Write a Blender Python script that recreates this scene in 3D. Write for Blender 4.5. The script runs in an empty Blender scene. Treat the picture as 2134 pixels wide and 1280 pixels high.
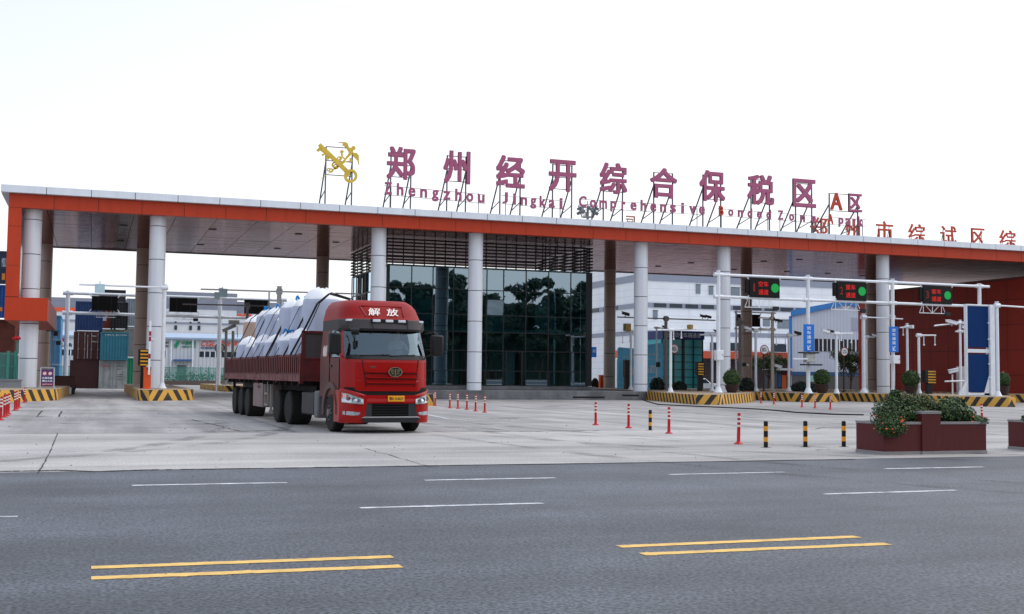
import bpy, math, random
from mathutils import Vector, Matrix
random.seed(7)
R = math.radians
S = bpy.context.scene
COL = S.collection
# ---------------------------------------------------------------- camera
CR = Vector((0.94150288, -0.33682316, 0.01106673))
CD = Vector((0.03013920, 0.05144865, -0.99822075))
CF = Vector((0.33565452, 0.94016125, 0.05859063))
FPX, IW, IH, CH = 2436.47, 2134.0, 1280.0, 1.6
cd = bpy.data.cameras.new('camera')
cam = bpy.data.objects.new('camera', cd)
COL.objects.link(cam)
cd.sensor_width = 36.0
cd.sensor_fit = 'HORIZONTAL'
cd.lens = FPX / IW * 36.0
cd.clip_start = 0.1
cd.clip_end = 6000
U = -CD
B = -CF
cam.matrix_world = Matrix(((CR.x, U.x, B.x, 0), (CR.y, U.y, B.y, 0), (CR.z, U.z, B.z, CH), (0, 0, 0, 1)))
S.camera = cam
# ---------------------------------------------------------------- world, sun, exposure
SUN_EL, SUN_AZ = R(48), R(92)          # azimuth from +Y, clockwise
W = bpy.data.worlds.new('World')
S.world = W
W.use_nodes = True
nt = W.node_tree
for n in list(nt.nodes): nt.nodes.remove(n)
out = nt.nodes.new('ShaderNodeOutputWorld')
sky = nt.nodes.new('ShaderNodeTexSky')
sky.sky_type = 'NISHITA'
sky.sun_disc = False
sky.sun_elevation = SUN_EL
sky.sun_rotation = SUN_AZ
sky.dust_density = 4
sky.air_density = 1
bg1 = nt.nodes.new('ShaderNodeBackground')
nt.links.new(sky.outputs[0], bg1.inputs[0])
bg1.inputs[1].default_value = 0.05
hs = nt.nodes.new('ShaderNodeHueSaturation'); hs.inputs['Saturation'].default_value = 0.35; nt.links.new(sky.outputs[0], hs.inputs['Color']); nt.links.new(hs.outputs[0], bg1.inputs[0])
tc = nt.nodes.new('ShaderNodeTexCoord')
sp = nt.nodes.new('ShaderNodeSeparateXYZ')
nt.links.new(tc.outputs['Generated'], sp.inputs[0])
mr = nt.nodes.new('ShaderNodeMapRange')
nt.links.new(sp.outputs[2], mr.inputs[0])
mr.inputs[1].default_value = 0.0; mr.inputs[2].default_value = 1.0
mr.inputs[3].default_value = 0.90; mr.inputs[4].default_value = 1.45
bg2 = nt.nodes.new('ShaderNodeBackground')       # the thick white cloud layer
cr = nt.nodes.new('ShaderNodeValToRGB')
sx = nt.nodes.new('ShaderNodeMath'); sx.operation = 'MULTIPLY_ADD'; nt.links.new(sp.outputs[0], sx.inputs[0]); sx.inputs[1].default_value = -0.3; nt.links.new(sp.outputs[2], sx.inputs[2])
cr.color_ramp.elements[0].position = 0.05; cr.color_ramp.elements[0].color = (0.985, 0.988, 1.0, 1)
cr.color_ramp.elements[1].position = 0.34; cr.color_ramp.elements[1].color = (0.62, 0.68, 0.80, 1)
nt.links.new(sx.outputs[0], cr.inputs[0]); nt.links.new(cr.outputs[0], bg2.inputs[0])
nt.links.new(mr.outputs[0], bg2.inputs[1])
ad = nt.nodes.new('ShaderNodeAddShader')
nt.links.new(bg1.outputs[0], ad.inputs[0]); nt.links.new(bg2.outputs[0], ad.inputs[1])
nt.links.new(ad.outputs[0], out.inputs[0])
sl = bpy.data.lights.new('sun', 'SUN')
sl.energy = 1.3
sl.angle = R(58)
sl.color = (1.0, 0.95, 0.88)
so = bpy.data.objects.new('sun', sl)
COL.objects.link(so)
sdir = Vector((math.sin(SUN_AZ) * math.cos(SUN_EL), math.cos(SUN_AZ) * math.cos(SUN_EL), math.sin(SUN_EL)))
so.rotation_euler = sdir.to_track_quat('Z', 'Y').to_euler()
so.location = (20, -40, 60)
S.view_settings.view_transform = 'Standard'
S.view_settings.look = 'None'
S.view_settings.gamma = 1
S.view_settings.exposure = 0.08
S.render.engine = 'CYCLES'
S.cycles.max_bounces = 8
S.cycles.transparent_max_bounces = 12
# ---------------------------------------------------------------- measuring: a pixel of the survey photo to a point in metres
def ray(x, y):
    return CR * ((x - IW / 2) / FPX) + CD * ((y - IH / 2) / FPX) + CF
def at(x, y, Y):
    d = ray(x, y); t = Y / d.y
    return Vector((d.x * t, Y, CH + d.z * t))
def gp(x, y, z=0.0):
    d = ray(x, y); t = (z - CH) / d.z
    return Vector((d.x * t, d.y * t, z))
def mpp(p):                                  # metres per survey pixel at a point
    return (Vector(p) - Vector((0, 0, CH))).dot(CF) / FPX
# ---------------------------------------------------------------- materials
def lin(c):
    o = []
    for v in c[:3]:
        v = v / 255.0
        o.append(v / 12.92 if v <= 0.04045 else ((v + 0.055) / 1.055) ** 2.4)
    return (o[0], o[1], o[2], 1.0)
MATS = {}
def mat(name, rgb, rough=0.6, metal=0.0, var=0.10, scale=2.0, bump=0.0, bscale=None, spec=0.28, coat=0.0, rgb2=None, stretch=None, emit=0.0):
    if name in MATS: return MATS[name]
    m = bpy.data.materials.new(name); m.use_nodes = True
    t = m.node_tree; b = t.nodes['Principled BSDF']
    b.inputs['Roughness'].default_value = rough
    b.inputs['Metallic'].default_value = metal
    b.inputs['Specular IOR Level'].default_value = spec
    b.inputs['Coat Weight'].default_value = coat
    if coat: b.inputs['Coat Roughness'].default_value = 0.05
    c = lin(rgb)
    c2 = lin(rgb2) if rgb2 else None
    tcn = t.nodes.new('ShaderNodeTexCoord'); mp = t.nodes.new('ShaderNodeMapping')
    t.links.new(tcn.outputs['Object'], mp.inputs[0])
    if stretch: mp.inputs['Scale'].default_value = stretch
    nz = t.nodes.new('ShaderNodeTexNoise'); nz.inputs['Scale'].default_value = scale
    nz.inputs['Detail'].default_value = 6; nz.inputs['Roughness'].default_value = 0.62
    t.links.new(mp.outputs[0], nz.inputs[0])
    rp = t.nodes.new('ShaderNodeValToRGB')
    rp.color_ramp.elements[0].position = 0.3; rp.color_ramp.elements[1].position = 0.7
    lo = tuple(v * (1 - var) for v in c[:3]) + (1,)
    hi = tuple(min(1, v * (1 + var)) for v in c[:3]) + (1,)
    if c2: lo = c2; hi = c
    rp.color_ramp.elements[0].color = lo; rp.color_ramp.elements[1].color = hi
    t.links.new(nz.outputs[0], rp.inputs[0]); t.links.new(rp.outputs[0], b.inputs['Base Color'])
    if emit:
        t.links.new(rp.outputs[0], b.inputs['Emission Color']); b.inputs['Emission Strength'].default_value = emit
    if bump:
        bp = t.nodes.new('ShaderNodeBump'); bp.inputs['Strength'].default_value = bump
        n2 = t.nodes.new('ShaderNodeTexNoise'); n2.inputs['Scale'].default_value = bscale or scale * 6
        n2.inputs['Detail'].default_value = 4
        t.links.new(mp.outputs[0], n2.inputs[0]); t.links.new(n2.outputs[0], bp.inputs['Height'])
        t.links.new(bp.outputs[0], b.inputs['Normal'])
    MATS[name] = m
    return m
def mat_panel(name, rgb, line, w, h, rough=0.5, spec=0.25, off=0.0, lw=0.03, var=0.06, vertical=True, bump=0.0):
    # cladding with joints every w x h metres
    if name in MATS: return MATS[name]
    m = mat(name, rgb, rough, 0, var, 0.5, spec=spec)
    t = m.node_tree; b = t.nodes['Principled BSDF']
    tcn = t.nodes.new('ShaderNodeTexCoord'); s = t.nodes.new('ShaderNodeSeparateXYZ')
    t.links.new(tcn.outputs['Object'], s.inputs[0])
    a = t.nodes.new('ShaderNodeMath'); a.operation = 'ADD'
    t.links.new(s.outputs[0], a.inputs[0]); t.links.new(s.outputs[1], a.inputs[1])
    cb = t.nodes.new('ShaderNodeCombineXYZ')
    t.links.new(a.outputs[0], cb.inputs[0]); t.links.new(s.outputs[2], cb.inputs[1])
    br = t.nodes.new('ShaderNodeTexBrick'); br.offset = off
    br.inputs['Scale'].default_value = 1.0
    br.inputs['Brick Width'].default_value = w; br.inputs['Row Height'].default_value = h
    br.inputs['Mortar Size'].default_value = lw; br.inputs['Mortar Smooth'].default_value = 0.1
    t.links.new(cb.outputs[0], br.inputs[0])
    old = b.inputs['Base Color'].links[0].from_socket
    mx = t.nodes.new('ShaderNodeMix'); mx.data_type = 'RGBA'
    t.links.new(br.outputs['Fac'], mx.inputs[0]); t.links.new(old, mx.inputs[6])
    mx.inputs[7].default_value = lin(line)
    t.links.new(mx.outputs[2], b.inputs['Base Color'])
    return m
def mat_hazard(name, chevron=False):
    # painted yellow and black slanting stripes over (u along the kerb in metres, v up)
    m = bpy.data.materials.new(name); m.use_nodes = True
    t = m.node_tree; b = t.nodes['Principled BSDF']; b.inputs['Roughness'].default_value = 0.7
    uv = t.nodes.new('ShaderNodeUVMap'); s = t.nodes.new('ShaderNodeSeparateXYZ')
    t.links.new(uv.outputs[0], s.inputs[0])
    def mth(op, a, c=None):
        n = t.nodes.new('ShaderNodeMath'); n.operation = op
        for i, v in enumerate((a, c)):
            if v is None: continue
            if isinstance(v, (int, float)): n.inputs[i].default_value = v
            else: t.links.new(v, n.inputs[i])
        return n.outputs[0]
    u = mth('ABSOLUTE', s.outputs[0])
    q = mth('ADD', u, mth('MULTIPLY', s.outputs[1], 0.75))
    fr = mth('FRACT', mth('DIVIDE', q, 0.78))
    st = mth('LESS_THAN', fr, 0.46)
    tcn = t.nodes.new('ShaderNodeTexCoord')
    nz = t.nodes.new('ShaderNodeTexNoise'); nz.inputs['Scale'].default_value = 2.2; nz.inputs['Detail'].default_value = 8
    nz.inputs['Roughness'].default_value = 0.7
    t.links.new(tcn.outputs['Object'], nz.inputs[0])
    wear = t.nodes.new('ShaderNodeMapRange'); t.links.new(nz.outputs[0], wear.inputs[0])
    wear.inputs[1].default_value = 0.56; wear.inputs[2].default_value = 0.7; wear.inputs[4].default_value = 0.75
    mx = t.nodes.new('ShaderNodeMix'); mx.data_type = 'RGBA'
    t.links.new(st, mx.inputs[0]); mx.inputs[6].default_value = lin((206, 156, 62)); mx.inputs[7].default_value = lin((40, 37, 36))
    m2 = t.nodes.new('ShaderNodeMix'); m2.data_type = 'RGBA'
    t.links.new(wear.outputs[0], m2.inputs[0]); t.links.new(mx.outputs[2], m2.inputs[6]); m2.inputs[7].default_value = lin((128, 108, 80))
    t.links.new(m2.outputs[2], b.inputs['Base Color'])
    MATS[name] = m
    return m
def mat_glass(name, tint, refl, rough=0.02, bump=0.0):
    m = bpy.data.materials.new(name); m.use_nodes = True
    t = m.node_tree
    for n in list(t.nodes): t.nodes.remove(n)
    o = t.nodes.new('ShaderNodeOutputMaterial'); mx = t.nodes.new('ShaderNodeMixShader')
    tr = t.nodes.new('ShaderNodeBsdfTransparent'); tr.inputs[0].default_value = tint + (1,)
    gl = t.nodes.new('ShaderNodeBsdfGlossy'); gl.inputs['Roughness'].default_value = rough
    gl.inputs[0].default_value = (0.66, 0.86, 1.0, 1)
    lw = t.nodes.new('ShaderNodeFresnel'); lw.inputs[0].default_value = 1.5
    mr = t.nodes.new('ShaderNodeMath'); mr.operation = 'ADD'; mr.use_clamp = True
    t.links.new(lw.outputs[0], mr.inputs[0]); mr.inputs[1].default_value = refl
    t.links.new(mr.outputs[0], mx.inputs[0]); t.links.new(tr.outputs[0], mx.inputs[1]); t.links.new(gl.outputs[0], mx.inputs[2])
    t.links.new(mx.outputs[0], o.inputs[0])
    MATS[name] = m
    return m
# ---------------------------------------------------------------- mesh builder
class MB:
    def __init__(s):
        s.v = []; s.f = []; s.m = []; s.uv = {}
    def add(s, vs, fs, mi=0):
        o = len(s.v); s.v += [tuple(p) for p in vs]
        for f in fs: s.f.append([o + i for i in f]); s.m.append(mi)
    def box(s, x0, x1, y0, y1, z0, z1, mi=0):
        if x1 < x0: x0, x1 = x1, x0
        if y1 < y0: y0, y1 = y1, y0
        if z1 < z0: z0, z1 = z1, z0
        s.add([(x0, y0, z0), (x1, y0, z0), (x1, y1, z0), (x0, y1, z0), (x0, y0, z1), (x1, y0, z1), (x1, y1, z1), (x0, y1, z1)],
              [(0, 3, 2, 1), (4, 5, 6, 7), (0, 1, 5, 4), (1, 2, 6, 5), (2, 3, 7, 6), (3, 0, 4, 7)], mi)
    def bar(s, p0, p1, w, h=None, mi=0):
        p0 = Vector(p0); p1 = Vector(p1); d = (p1 - p0).normalized(); h = h or w
        a = d.cross(Vector((0, 0, 1)))
        if a.length < 1e-4: a = Vector((1, 0, 0))
        a.normalize(); b = d.cross(a)
        a = a * w / 2; b = b * h / 2
        s.add([p0 - a - b, p0 + a - b, p0 + a + b, p0 - a + b, p1 - a - b, p1 + a - b, p1 + a + b, p1 - a + b],
              [(0, 3, 2, 1), (4, 5, 6, 7), (0, 1, 5, 4), (1, 2, 6, 5), (2, 3, 7, 6), (3, 0, 4, 7)], mi)
    def cyl(s, p0, p1, r0, r1=None, n=12, mi=0, cap=True):
        p0 = Vector(p0); p1 = Vector(p1); d = (p1 - p0).normalized(); r1 = r0 if r1 is None else r1
        a = d.cross(Vector((0, 0, 1)))
        if a.length < 1e-4: a = Vector((1, 0, 0))
        a.normalize(); b = d.cross(a); vs = []
        for p, r in ((p0, r0), (p1, r1)):
            for i in range(n):
                t = 2 * math.pi * i / n
                vs.append(p + a * (r * math.cos(t)) + b * (r * math.sin(t)))
        fs = [(i, (i + 1) % n, n + (i + 1) % n, n + i) for i in range(n)]
        if cap: fs += [tuple(range(n - 1, -1, -1)), tuple(range(n, 2 * n))]
        s.add(vs, fs, mi)
    def tube(s, pts, r, n=8, mi=0):
        for a, b in zip(pts[:-1], pts[1:]): s.cyl(a, b, r, r, n, mi)
    def lathe(s, prof, c=(0, 0, 0), n=20, mi=0, axis='z'):
        vs = []
        for r, z in prof:
            for i in range(n):
                t = 2 * math.pi * i / n
                q = (r * math.cos(t), r * math.sin(t), z)
                if axis == 'x': q = (z, r * math.cos(t), r * math.sin(t))
                if axis == 'y': q = (r * math.cos(t), z, r * math.sin(t))
                vs.append((c[0] + q[0], c[1] + q[1], c[2] + q[2]))
        fs = []
        for j in range(len(prof) - 1):
            for i in range(n):
                fs.append((j * n + i, j * n + (i + 1) % n, (j + 1) * n + (i + 1) % n, (j + 1) * n + i))
        fs.append(tuple(range(n - 1, -1, -1))); fs.append(tuple(range((len(prof) - 1) * n, len(prof) * n)))
        s.add(vs, fs, mi)
    def prism(s, poly, z0, z1, mi=0, mtop=None):          # outline in x, y raised from z0 to z1
        n = len(poly)
        vs = [(x, y, z0) for x, y in poly] + [(x, y, z1) for x, y in poly]
        s.add(vs, [(i, (i + 1) % n, n + (i + 1) % n, n + i) for i in range(n)], mi)
        s.add(vs, [tuple(range(n - 1, -1, -1)), tuple(range(n, 2 * n))], mi if mtop is None else mtop)
    def slab(s, poly, y0, y1, mi=0):                      # outline in x, z given a thickness in y
        n = len(poly)
        vs = [(x, y0, z) for x, z in poly] + [(x, y1, z) for x, z in poly]
        s.add(vs, [(i, (i + 1) % n, n + (i + 1) % n, n + i) for i in range(n)] + [tuple(range(n - 1, -1, -1)), tuple(range(n, 2 * n))], mi)
    def ball(s, c, r, n=10, mi=0, sz=1.0):
        prof = [(r * math.sin(math.pi * i / n) + 1e-4, -r * sz * math.cos(math.pi * i / n)) for i in range(n + 1)]
        s.lathe(prof, c, n * 2, mi)
    def ribbon(s, pts, w, z, mi=0):
        for a, b in zip(pts[:-1], pts[1:]):
            a = Vector((a[0], a[1], 0)); b = Vector((b[0], b[1], 0)); d = (b - a)
            if d.length < 1e-6: continue
            d.normalize(); k = Vector((-d.y, d.x, 0)) * (w / 2); a = a - d * 0.0; b = b
            s.add([(a.x - k.x, a.y - k.y, z), (b.x - k.x, b.y - k.y, z), (b.x + k.x, b.y + k.y, z), (a.x + k.x, a.y + k.y, z)], [(0, 1, 2, 3)], mi)
    def leaves(s, c, rad, n, size, mis=(0, 1), shell=0.55, up=0.3):
        for _ in range(n):
            while True:
                d = Vector((random.uniform(-1, 1), random.uniform(-1, 1), random.uniform(-1, 1)))
                if 0.05 < d.length < 1: break
            d.normalize(); rr = shell + (1 - shell) * random.random() ** 0.6
            p = Vector((c[0] + d.x * rad[0] * rr, c[1] + d.y * rad[1] * rr, c[2] + d.z * rad[2] * rr))
            nrm = (d + Vector((random.gauss(0, .6), random.gauss(0, .6), random.gauss(up, .6)))).normalized()
            a = nrm.orthogonal().normalized(); a.rotate(Matrix.Rotation(random.uniform(0, 6.28), 3, nrm)); b = nrm.cross(a)
            l = size * random.uniform(.6, 1.3); w = l * random.uniform(.4, .6)
            s.add([p - a * l, p + b * w, p + a * l, p - b * w], [(0, 1, 2, 3)], random.choice(mis))
    def build(s, name, mats, parent=None, smooth=True, bevel=0, loc=None, ang=35):
        used = sorted({i for f in s.f for i in f}); ix = {k: n for n, k in enumerate(used)}
        me = bpy.data.meshes.new(name)
        me.from_pydata([s.v[k] for k in used], [], [[ix[i] for i in f] for f in s.f])
        if not isinstance(mats, (list, tuple)): mats = [mats]
        for m in mats: me.materials.append(m)
        me.polygons.foreach_set('material_index', s.m)
        if s.uv:
            ul = me.uv_layers.new(name='UVMap')
            for fi, q in s.uv.items():
                p = me.polygons[fi]
                for k, li in enumerate(p.loop_indices): ul.data[li].uv = q[k]
        if smooth:
            me.polygons.foreach_set('use_smooth', [True] * len(me.polygons))
            me.set_sharp_from_angle(angle=R(ang))
        me.update()
        o = bpy.data.objects.new(name, me); COL.objects.link(o)
        if parent is not None: o.parent = parent
        if loc is not None: o.location = loc
        if bevel:
            bm_ = o.modifiers.new('bevel', 'BEVEL'); bm_.width = bevel; bm_.segments = 2; bm_.limit_method = 'ANGLE'; bm_.angle_limit = R(40)
        return o
def tag(o, label=None, cat=None, group=None, kind=None):
    if label: o['label'] = label
    if cat: o['category'] = cat
    if group: o['group'] = group
    if kind: o['kind'] = kind
    return o
def thing(name, label, cat, loc=(0, 0, 0), rz=0.0, group=None):
    o = bpy.data.objects.new(name, None); COL.objects.link(o)
    o.location = loc; o.rotation_euler = (0, 0, rz); o.empty_display_size = 0.3
    return tag(o, label, cat, group)
def kids(o): return [c for c in bpy.data.objects if c.parent is o]
def dup(o, label, loc, rz=None, group=None):
    def cp(src, par):
        n = src.copy(); COL.objects.link(n)
        if par is not None: n.parent = par
        for ch in kids(src): cp(ch, n)
        return n
    r = cp(o, None); r.location = loc; r['label'] = label
    if rz is not None: r.rotation_euler = (0, 0, rz)
    if group: r['group'] = group
    return r
def text(name, body, w, h, m, parent, loc, depth=0.01, bold=0.0, rz=0.0, shear=0.0, keep=False):
    # solid lettering facing -Y, centred on loc, fitted to w x h metres
    cu = bpy.data.curves.new(name, 'FONT'); cu.body = body; cu.size = 1.0
    cu.shear = shear; cu.resolution_u = 3; cu.extrude = 0.5
    to = bpy.data.objects.new(name, cu); COL.objects.link(to)
    dg = bpy.context.evaluated_depsgraph_get()
    me = bpy.data.meshes.new_from_object(to.evaluated_get(dg))
    bpy.data.objects.remove(to)
    xs = [v.co.x for v in me.vertices]; ys = [v.co.y for v in me.vertices]
    x0, x1, y0, y1 = min(xs), max(xs), min(ys), max(ys)
    sx = w / (x1 - x0); sy = h / (y1 - y0)
    if keep: sx = sy = min(sx, sy)
    for v in me.vertices:
        x = (v.co.x - (x0 + x1) / 2) * sx; z = (v.co.y - (y0 + y1) / 2) * sy; y = v.co.z * -depth
        v.co = (x, y, z)
    if bold:
        bx, bz = bold * .8 * sx, bold * .8 * sy; vs = []; fs = []; ps = [list(p.vertices) for p in me.polygons]
        co = [tuple(v.co) for v in me.vertices]
        sh = [(0, 0), (1, 1), (-1, 1), (1, -1), (-1, -1), (1, 0), (-1, 0), (0, 1), (0, -1)]
        fx, fz = w / (w + 2 * bx), h / (h + 2 * bz)
        for k, (dx, dz) in enumerate(sh):
            o_ = len(vs); vs += [((x + dx * bx) * fx, y * (1 - .03 * k) , (z + dz * bz) * fz) for x, y, z in co]; fs += [[o_ + i for i in p] for p in ps]
        me = bpy.data.meshes.new(name); me.from_pydata(vs, [], fs)
    me.materials.clear(); me.materials.append(m); me.name = name
    o = bpy.data.objects.new(name, me); COL.objects.link(o)
    o.parent = parent; o.location = loc; o.rotation_euler = (0, 0, rz)
    return o
# ---------------------------------------------------------------- common materials
white = mat('white_paint', (226, 230, 236), 0.35, var=0.05, scale=1.5)
polew = mat('galvanised_white', (220, 224, 230), 0.4, var=0.07, scale=3)
poleg = mat('grey_pole_paint', (138, 138, 140), 0.5, var=0.1, scale=3)
black = mat('black_paint', (24, 24, 26), 0.45, var=0.15)
rubber = mat('tyre_rubber', (34, 33, 33), 0.85, var=0.25, scale=5, bump=0.15)
darkmetal = mat('dark_steel', (45, 45, 48), 0.55, var=0.2, scale=4)
framegrey = mat('sign_frame_steel', (88, 92, 98), 0.5, var=0.1)
orange = mat('orange_cladding', (186, 60, 30), 0.4, var=0.08, scale=1.3, spec=.25, stretch=(2.5, 2.5, .3))
seam = mat('joint_shadow_gap', (38, 36, 38), 0.9)
hazard = mat_hazard('hazard_paint')
camblack = mat('camera_black_plastic', (30, 31, 34), 0.4)
leafA = mat('leaf_dark', (42, 62, 34), 0.6, var=0.2, scale=0.8)
leafB = mat('leaf_light', (74, 96, 48), 0.55, var=0.2, scale=0.8)
leafC = mat('leaf_mid', (56, 80, 40), 0.6, var=0.2, scale=0.8)
leafD = mat('leaf_deep', (30, 44, 30), 0.65, var=0.2, scale=0.8)
bark = mat('bark', (84, 70, 58), 0.9, var=0.3, scale=6, bump=0.4)
redp = mat('flex_post_red', (176, 22, 28), 0.4, var=0.06)
reflw = mat('reflective_white_band', (222, 212, 202), 0.4, var=0.05)
# ---------------------------------------------------------------- ground
def ground_mat(name, rgb, rgb2, sc, rough, grain, tracks, gl_=.80, gh_=1.16, gm_=.80):
    m = bpy.data.materials.new(name); m.use_nodes = True
    t = m.node_tree; b = t.nodes['Principled BSDF']; b.inputs['Roughness'].default_value = rough
    b.inputs['Specular IOR Level'].default_value = 0.35
    tcn = t.nodes.new('ShaderNodeTexCoord')
    def noise(scale, detail=8, stretch=None, ro=0.6):
        n = t.nodes.new('ShaderNodeTexNoise'); n.inputs['Scale'].default_value = scale; n.inputs['Detail'].default_value = detail
        n.inputs['Roughness'].default_value = ro
        if stretch:
            mp = t.nodes.new('ShaderNodeMapping'); mp.inputs['Scale'].default_value = stretch
            t.links.new(tcn.outputs['Object'], mp.inputs[0]); t.links.new(mp.outputs[0], n.inputs[0])
        else: t.links.new(tcn.outputs['Object'], n.inputs[0])
        return n.outputs[0]
    def ramp(src, a, c, p0, p1):
        r = t.nodes.new('ShaderNodeValToRGB'); r.color_ramp.elements[0].position = p0; r.color_ramp.elements[1].position = p1
        r.color_ramp.elements[0].color = a; r.color_ramp.elements[1].color = c; t.links.new(src, r.inputs[0]); return r.outputs[0]
    def mul(a, c):
        x = t.nodes.new('ShaderNodeMix'); x.data_type = 'RGBA'; x.blend_type = 'MULTIPLY'; x.inputs[0].default_value = 1
        t.links.new(a, x.inputs[6]); t.links.new(c, x.inputs[7]); return x.outputs[2]
    g = lambda v: (v, v, v, 1)
    c = ramp(noise(sc), lin(rgb2), lin(rgb), 0.35, 0.65)
    c = mul(c, ramp(noise(0.07, 5), g(gm_), g(1.04), 0.38, 0.62))
    if tracks:
        c = mul(c, ramp(noise(1.0, 6, tracks), g(0.68), g(1.05), 0.36, 0.62))
    c = mul(c, ramp(noise(grain, 2, None, 0.5), g(gl_), g(gh_), 0.36, 0.64))
    c = mul(c, ramp(noise(1.3, 10, None, 0.75), g(0.78), g(1.0), 0.28, 0.42))
    t.links.new(c, b.inputs['Base Color'])
    bp = t.nodes.new('ShaderNodeBump'); bp.inputs['Strength'].default_value = 0.25; bp.inputs['Distance'].default_value = 0.02
    t.links.new(noise(grain * 0.8, 4), bp.inputs['Height']); t.links.new(bp.outputs[0], b.inputs['Normal'])
    return m
conc = ground_mat('forecourt_concrete', (172, 169, 167), (146, 144, 144), 0.35, 0.75, 26, (0.9, 0.05, 1), .8, 1.16, .74)
conc2 = ground_mat('apron_concrete', (181, 178, 175), (162, 160, 159), 0.35, 0.75, 26, (0.05, 0.5, 1))
asph = ground_mat('road_asphalt', (84, 89, 97), (69, 73, 80), 0.5, 0.58, 30, (0.03, 0.5, 1), .40, 1.65, .70)
g = MB(); g.add([(-2500, -2500, 0), (2500, -2500, 0), (2500, 2500, 0), (-2500, 2500, 0)], [(0, 1, 2, 3)])
tag(g.build('ground', conc, smooth=False), kind='structure')
g = MB()
random.seed(3)
edge = []
x = -60.0
while x < 80:
    edge.append((x, 19.95 + 0.028 * (x / 17) + random.gauss(0, 0.035))); x += 0.7
n = len(edge)
g.add([(x, y, 0.004) for x, y in edge] + [(x, 31.8, 0.004) for x, y in edge], [(i, i + 1, n + i + 1, n + i) for i in range(n - 1)])
tag(g.build('pavement', conc2, smooth=False), kind='structure')
g = MB()
g.add([(x, y, 0.005) for x, y in edge] + [(x, -9, 0.005) for x, y in edge], [(n + i, n + i + 1, i + 1, i) for i in range(n - 1)])
tag(g.build('road', asph, smooth=False), kind='structure')
lw_ = mat('worn_white_marking', (214, 216, 220), 0.7, var=0.0, scale=4, rgb2=(132, 135, 142))
ly_ = mat('worn_yellow_marking', (234, 190, 108), 0.7, var=0.0, scale=5, rgb2=(186, 154, 92))
def strip(g, x0, x1, y0, y1, w):
    a = Vector((x0, y0, 0)); c = Vector((x1, y1, 0)); k = Vector((0, w / 2, 0)); n = 24
    for i in range(n):
        p = a.lerp(c, i / n); q = a.lerp(c, (i + 1) / n)
        j1, j2 = random.gauss(0, .009), random.gauss(0, .009)
        g.add([(p.x, p.y - k.y, .009), (q.x, q.y - k.y + j1, .009), (q.x, q.y + k.y + j2, .009), (p.x, p.y + k.y, .009)], [(0, 1, 2, 3)])
g = MB()
for a, c in (((750, 1060), (1132, 1050)), ((275, 1013), (598, 1007)), ((1717, 1031), (1992, 1023)), ((885, 1002), (1157, 997)), ((1395, 990), (1635, 985)), ((1845, 978), (2050, 974)), ((-330, 1085), (37, 1078))):
    p, q = gp(*a), gp(*c); strip(g, p.x, q.x, p.y, q.y, 0.13)
for k in range(1, 5):
    strip(g, 11.9 + 4.4 * k, 14.3 + 4.4 * k, 14.0, 14.0, 0.13); strip(g, 15.6 + 4.4 * k, 17.9 + 4.4 * k, 17.5, 17.5, 0.13)
    strip(g, -0.7 - 4.4 * k, -3.0 - 4.4 * k, 13.9, 13.9, 0.13); strip(g, 0.5 - 4.4 * k, -1.8 - 4.4 * k, 17.3, 17.3, 0.13)
p, q = gp(886, 864), gp(986, 878)
g.add([(p.x - .1, p.y, .009), (p.x + .16, p.y + .3, .009), (q.x + .08, q.y - .2, .009), (q.x + .02, q.y - .6, .009), (q.x - .45, q.y + 1.5, .009), (q.x - .28, q.y + 1.7, .009)], [(0, 4, 3, 2, 5, 1)])
tag(g.build('road_marking_white', lw_, smooth=False), kind='structure')
g = MB()
for a, c in (((190, 1207), (836, 1182)), ((190, 1185), (818, 1162)), ((1338, 1157), (1850, 1135)), ((1290, 1141), (1787, 1120))):
    p, q = gp(*a), gp(*c); strip(g, p.x, q.x, p.y, q.y, 0.15)
for k in (1, 2, 3):
    for yy in (9.63, 10.15): strip(g, 7.4 + 5.0 * k, 10.2 + 5 * k, yy, yy, .15); strip(g, -2.2 - 5 * k, .6 - 5 * k, yy, yy, .15)
tag(g.build('road_marking_yellow', ly_, smooth=False), kind='structure')
# cracks and expansion joints
g = MB()
random.seed(11)
def crack(pts, w, jit=0.04, seg=10, z=.011):
    q = [gp(*p) for p in pts]; o = [q[0]]
    for a, c in zip(q[:-1], q[1:]):
        for i in range(1, seg + 1):
            p = a.lerp(c, i / seg); p.x += random.gauss(0, jit); p.y += random.gauss(0, jit); o.append(p)
    for i, (a, c) in enumerate(zip(o[:-1], o[1:])): g.ribbon([a, c], w * random.uniform(.4, 1.25) * (2.4 if abs(a.x - c.x) > abs(a.y - c.y) else 1), z)
crack([(0, 983.5), (80, 982.5), (122, 981), (200, 984), (300, 980.5), (420, 979), (620, 976), (760, 974), (1000, 970), (1300, 966), (1780, 958)], .055, .012, 8)
crack([(120, 903), (107, 937), (94, 963), (79, 987)], .022, .006, 6)
crack([(110, 943), (200, 942), (295, 941)], .016, .02)
crack([(420, 900), (510, 899), (600, 897)], .05, .02)
crack([(40, 856.5), (140, 857), (270, 856), (330, 856)], .05, .05)
crack([(75, 869), (110, 868)], .06); crack([(76, 869), (88, 857)], .06, .01); crack([(122, 869), (129, 858)], .06, .01)
crack([(125, 883), (168, 883)], .06); crack([(140, 876), (280, 876), (460, 877)], .03)
crack([(360, 884), (420, 884), (470, 884)], .06); crack([(400, 875), (470, 892), (500, 899)], .04)
crack([(760, 935), (830, 955), (900, 975)], .02, .02); crack([(900, 899), (1100, 900), (1250, 898)], .05, .03)
crack([(1020, 872), (1080, 872)], .09, .02); crack([(1010, 870), (1100, 871), (1240, 872)], .03, .05)
crack([(1690, 896), (1720, 891), (1790, 892)], .04, .03); crack([(1540, 866), (1700, 868), (1790, 869)], .03, .05)
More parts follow.
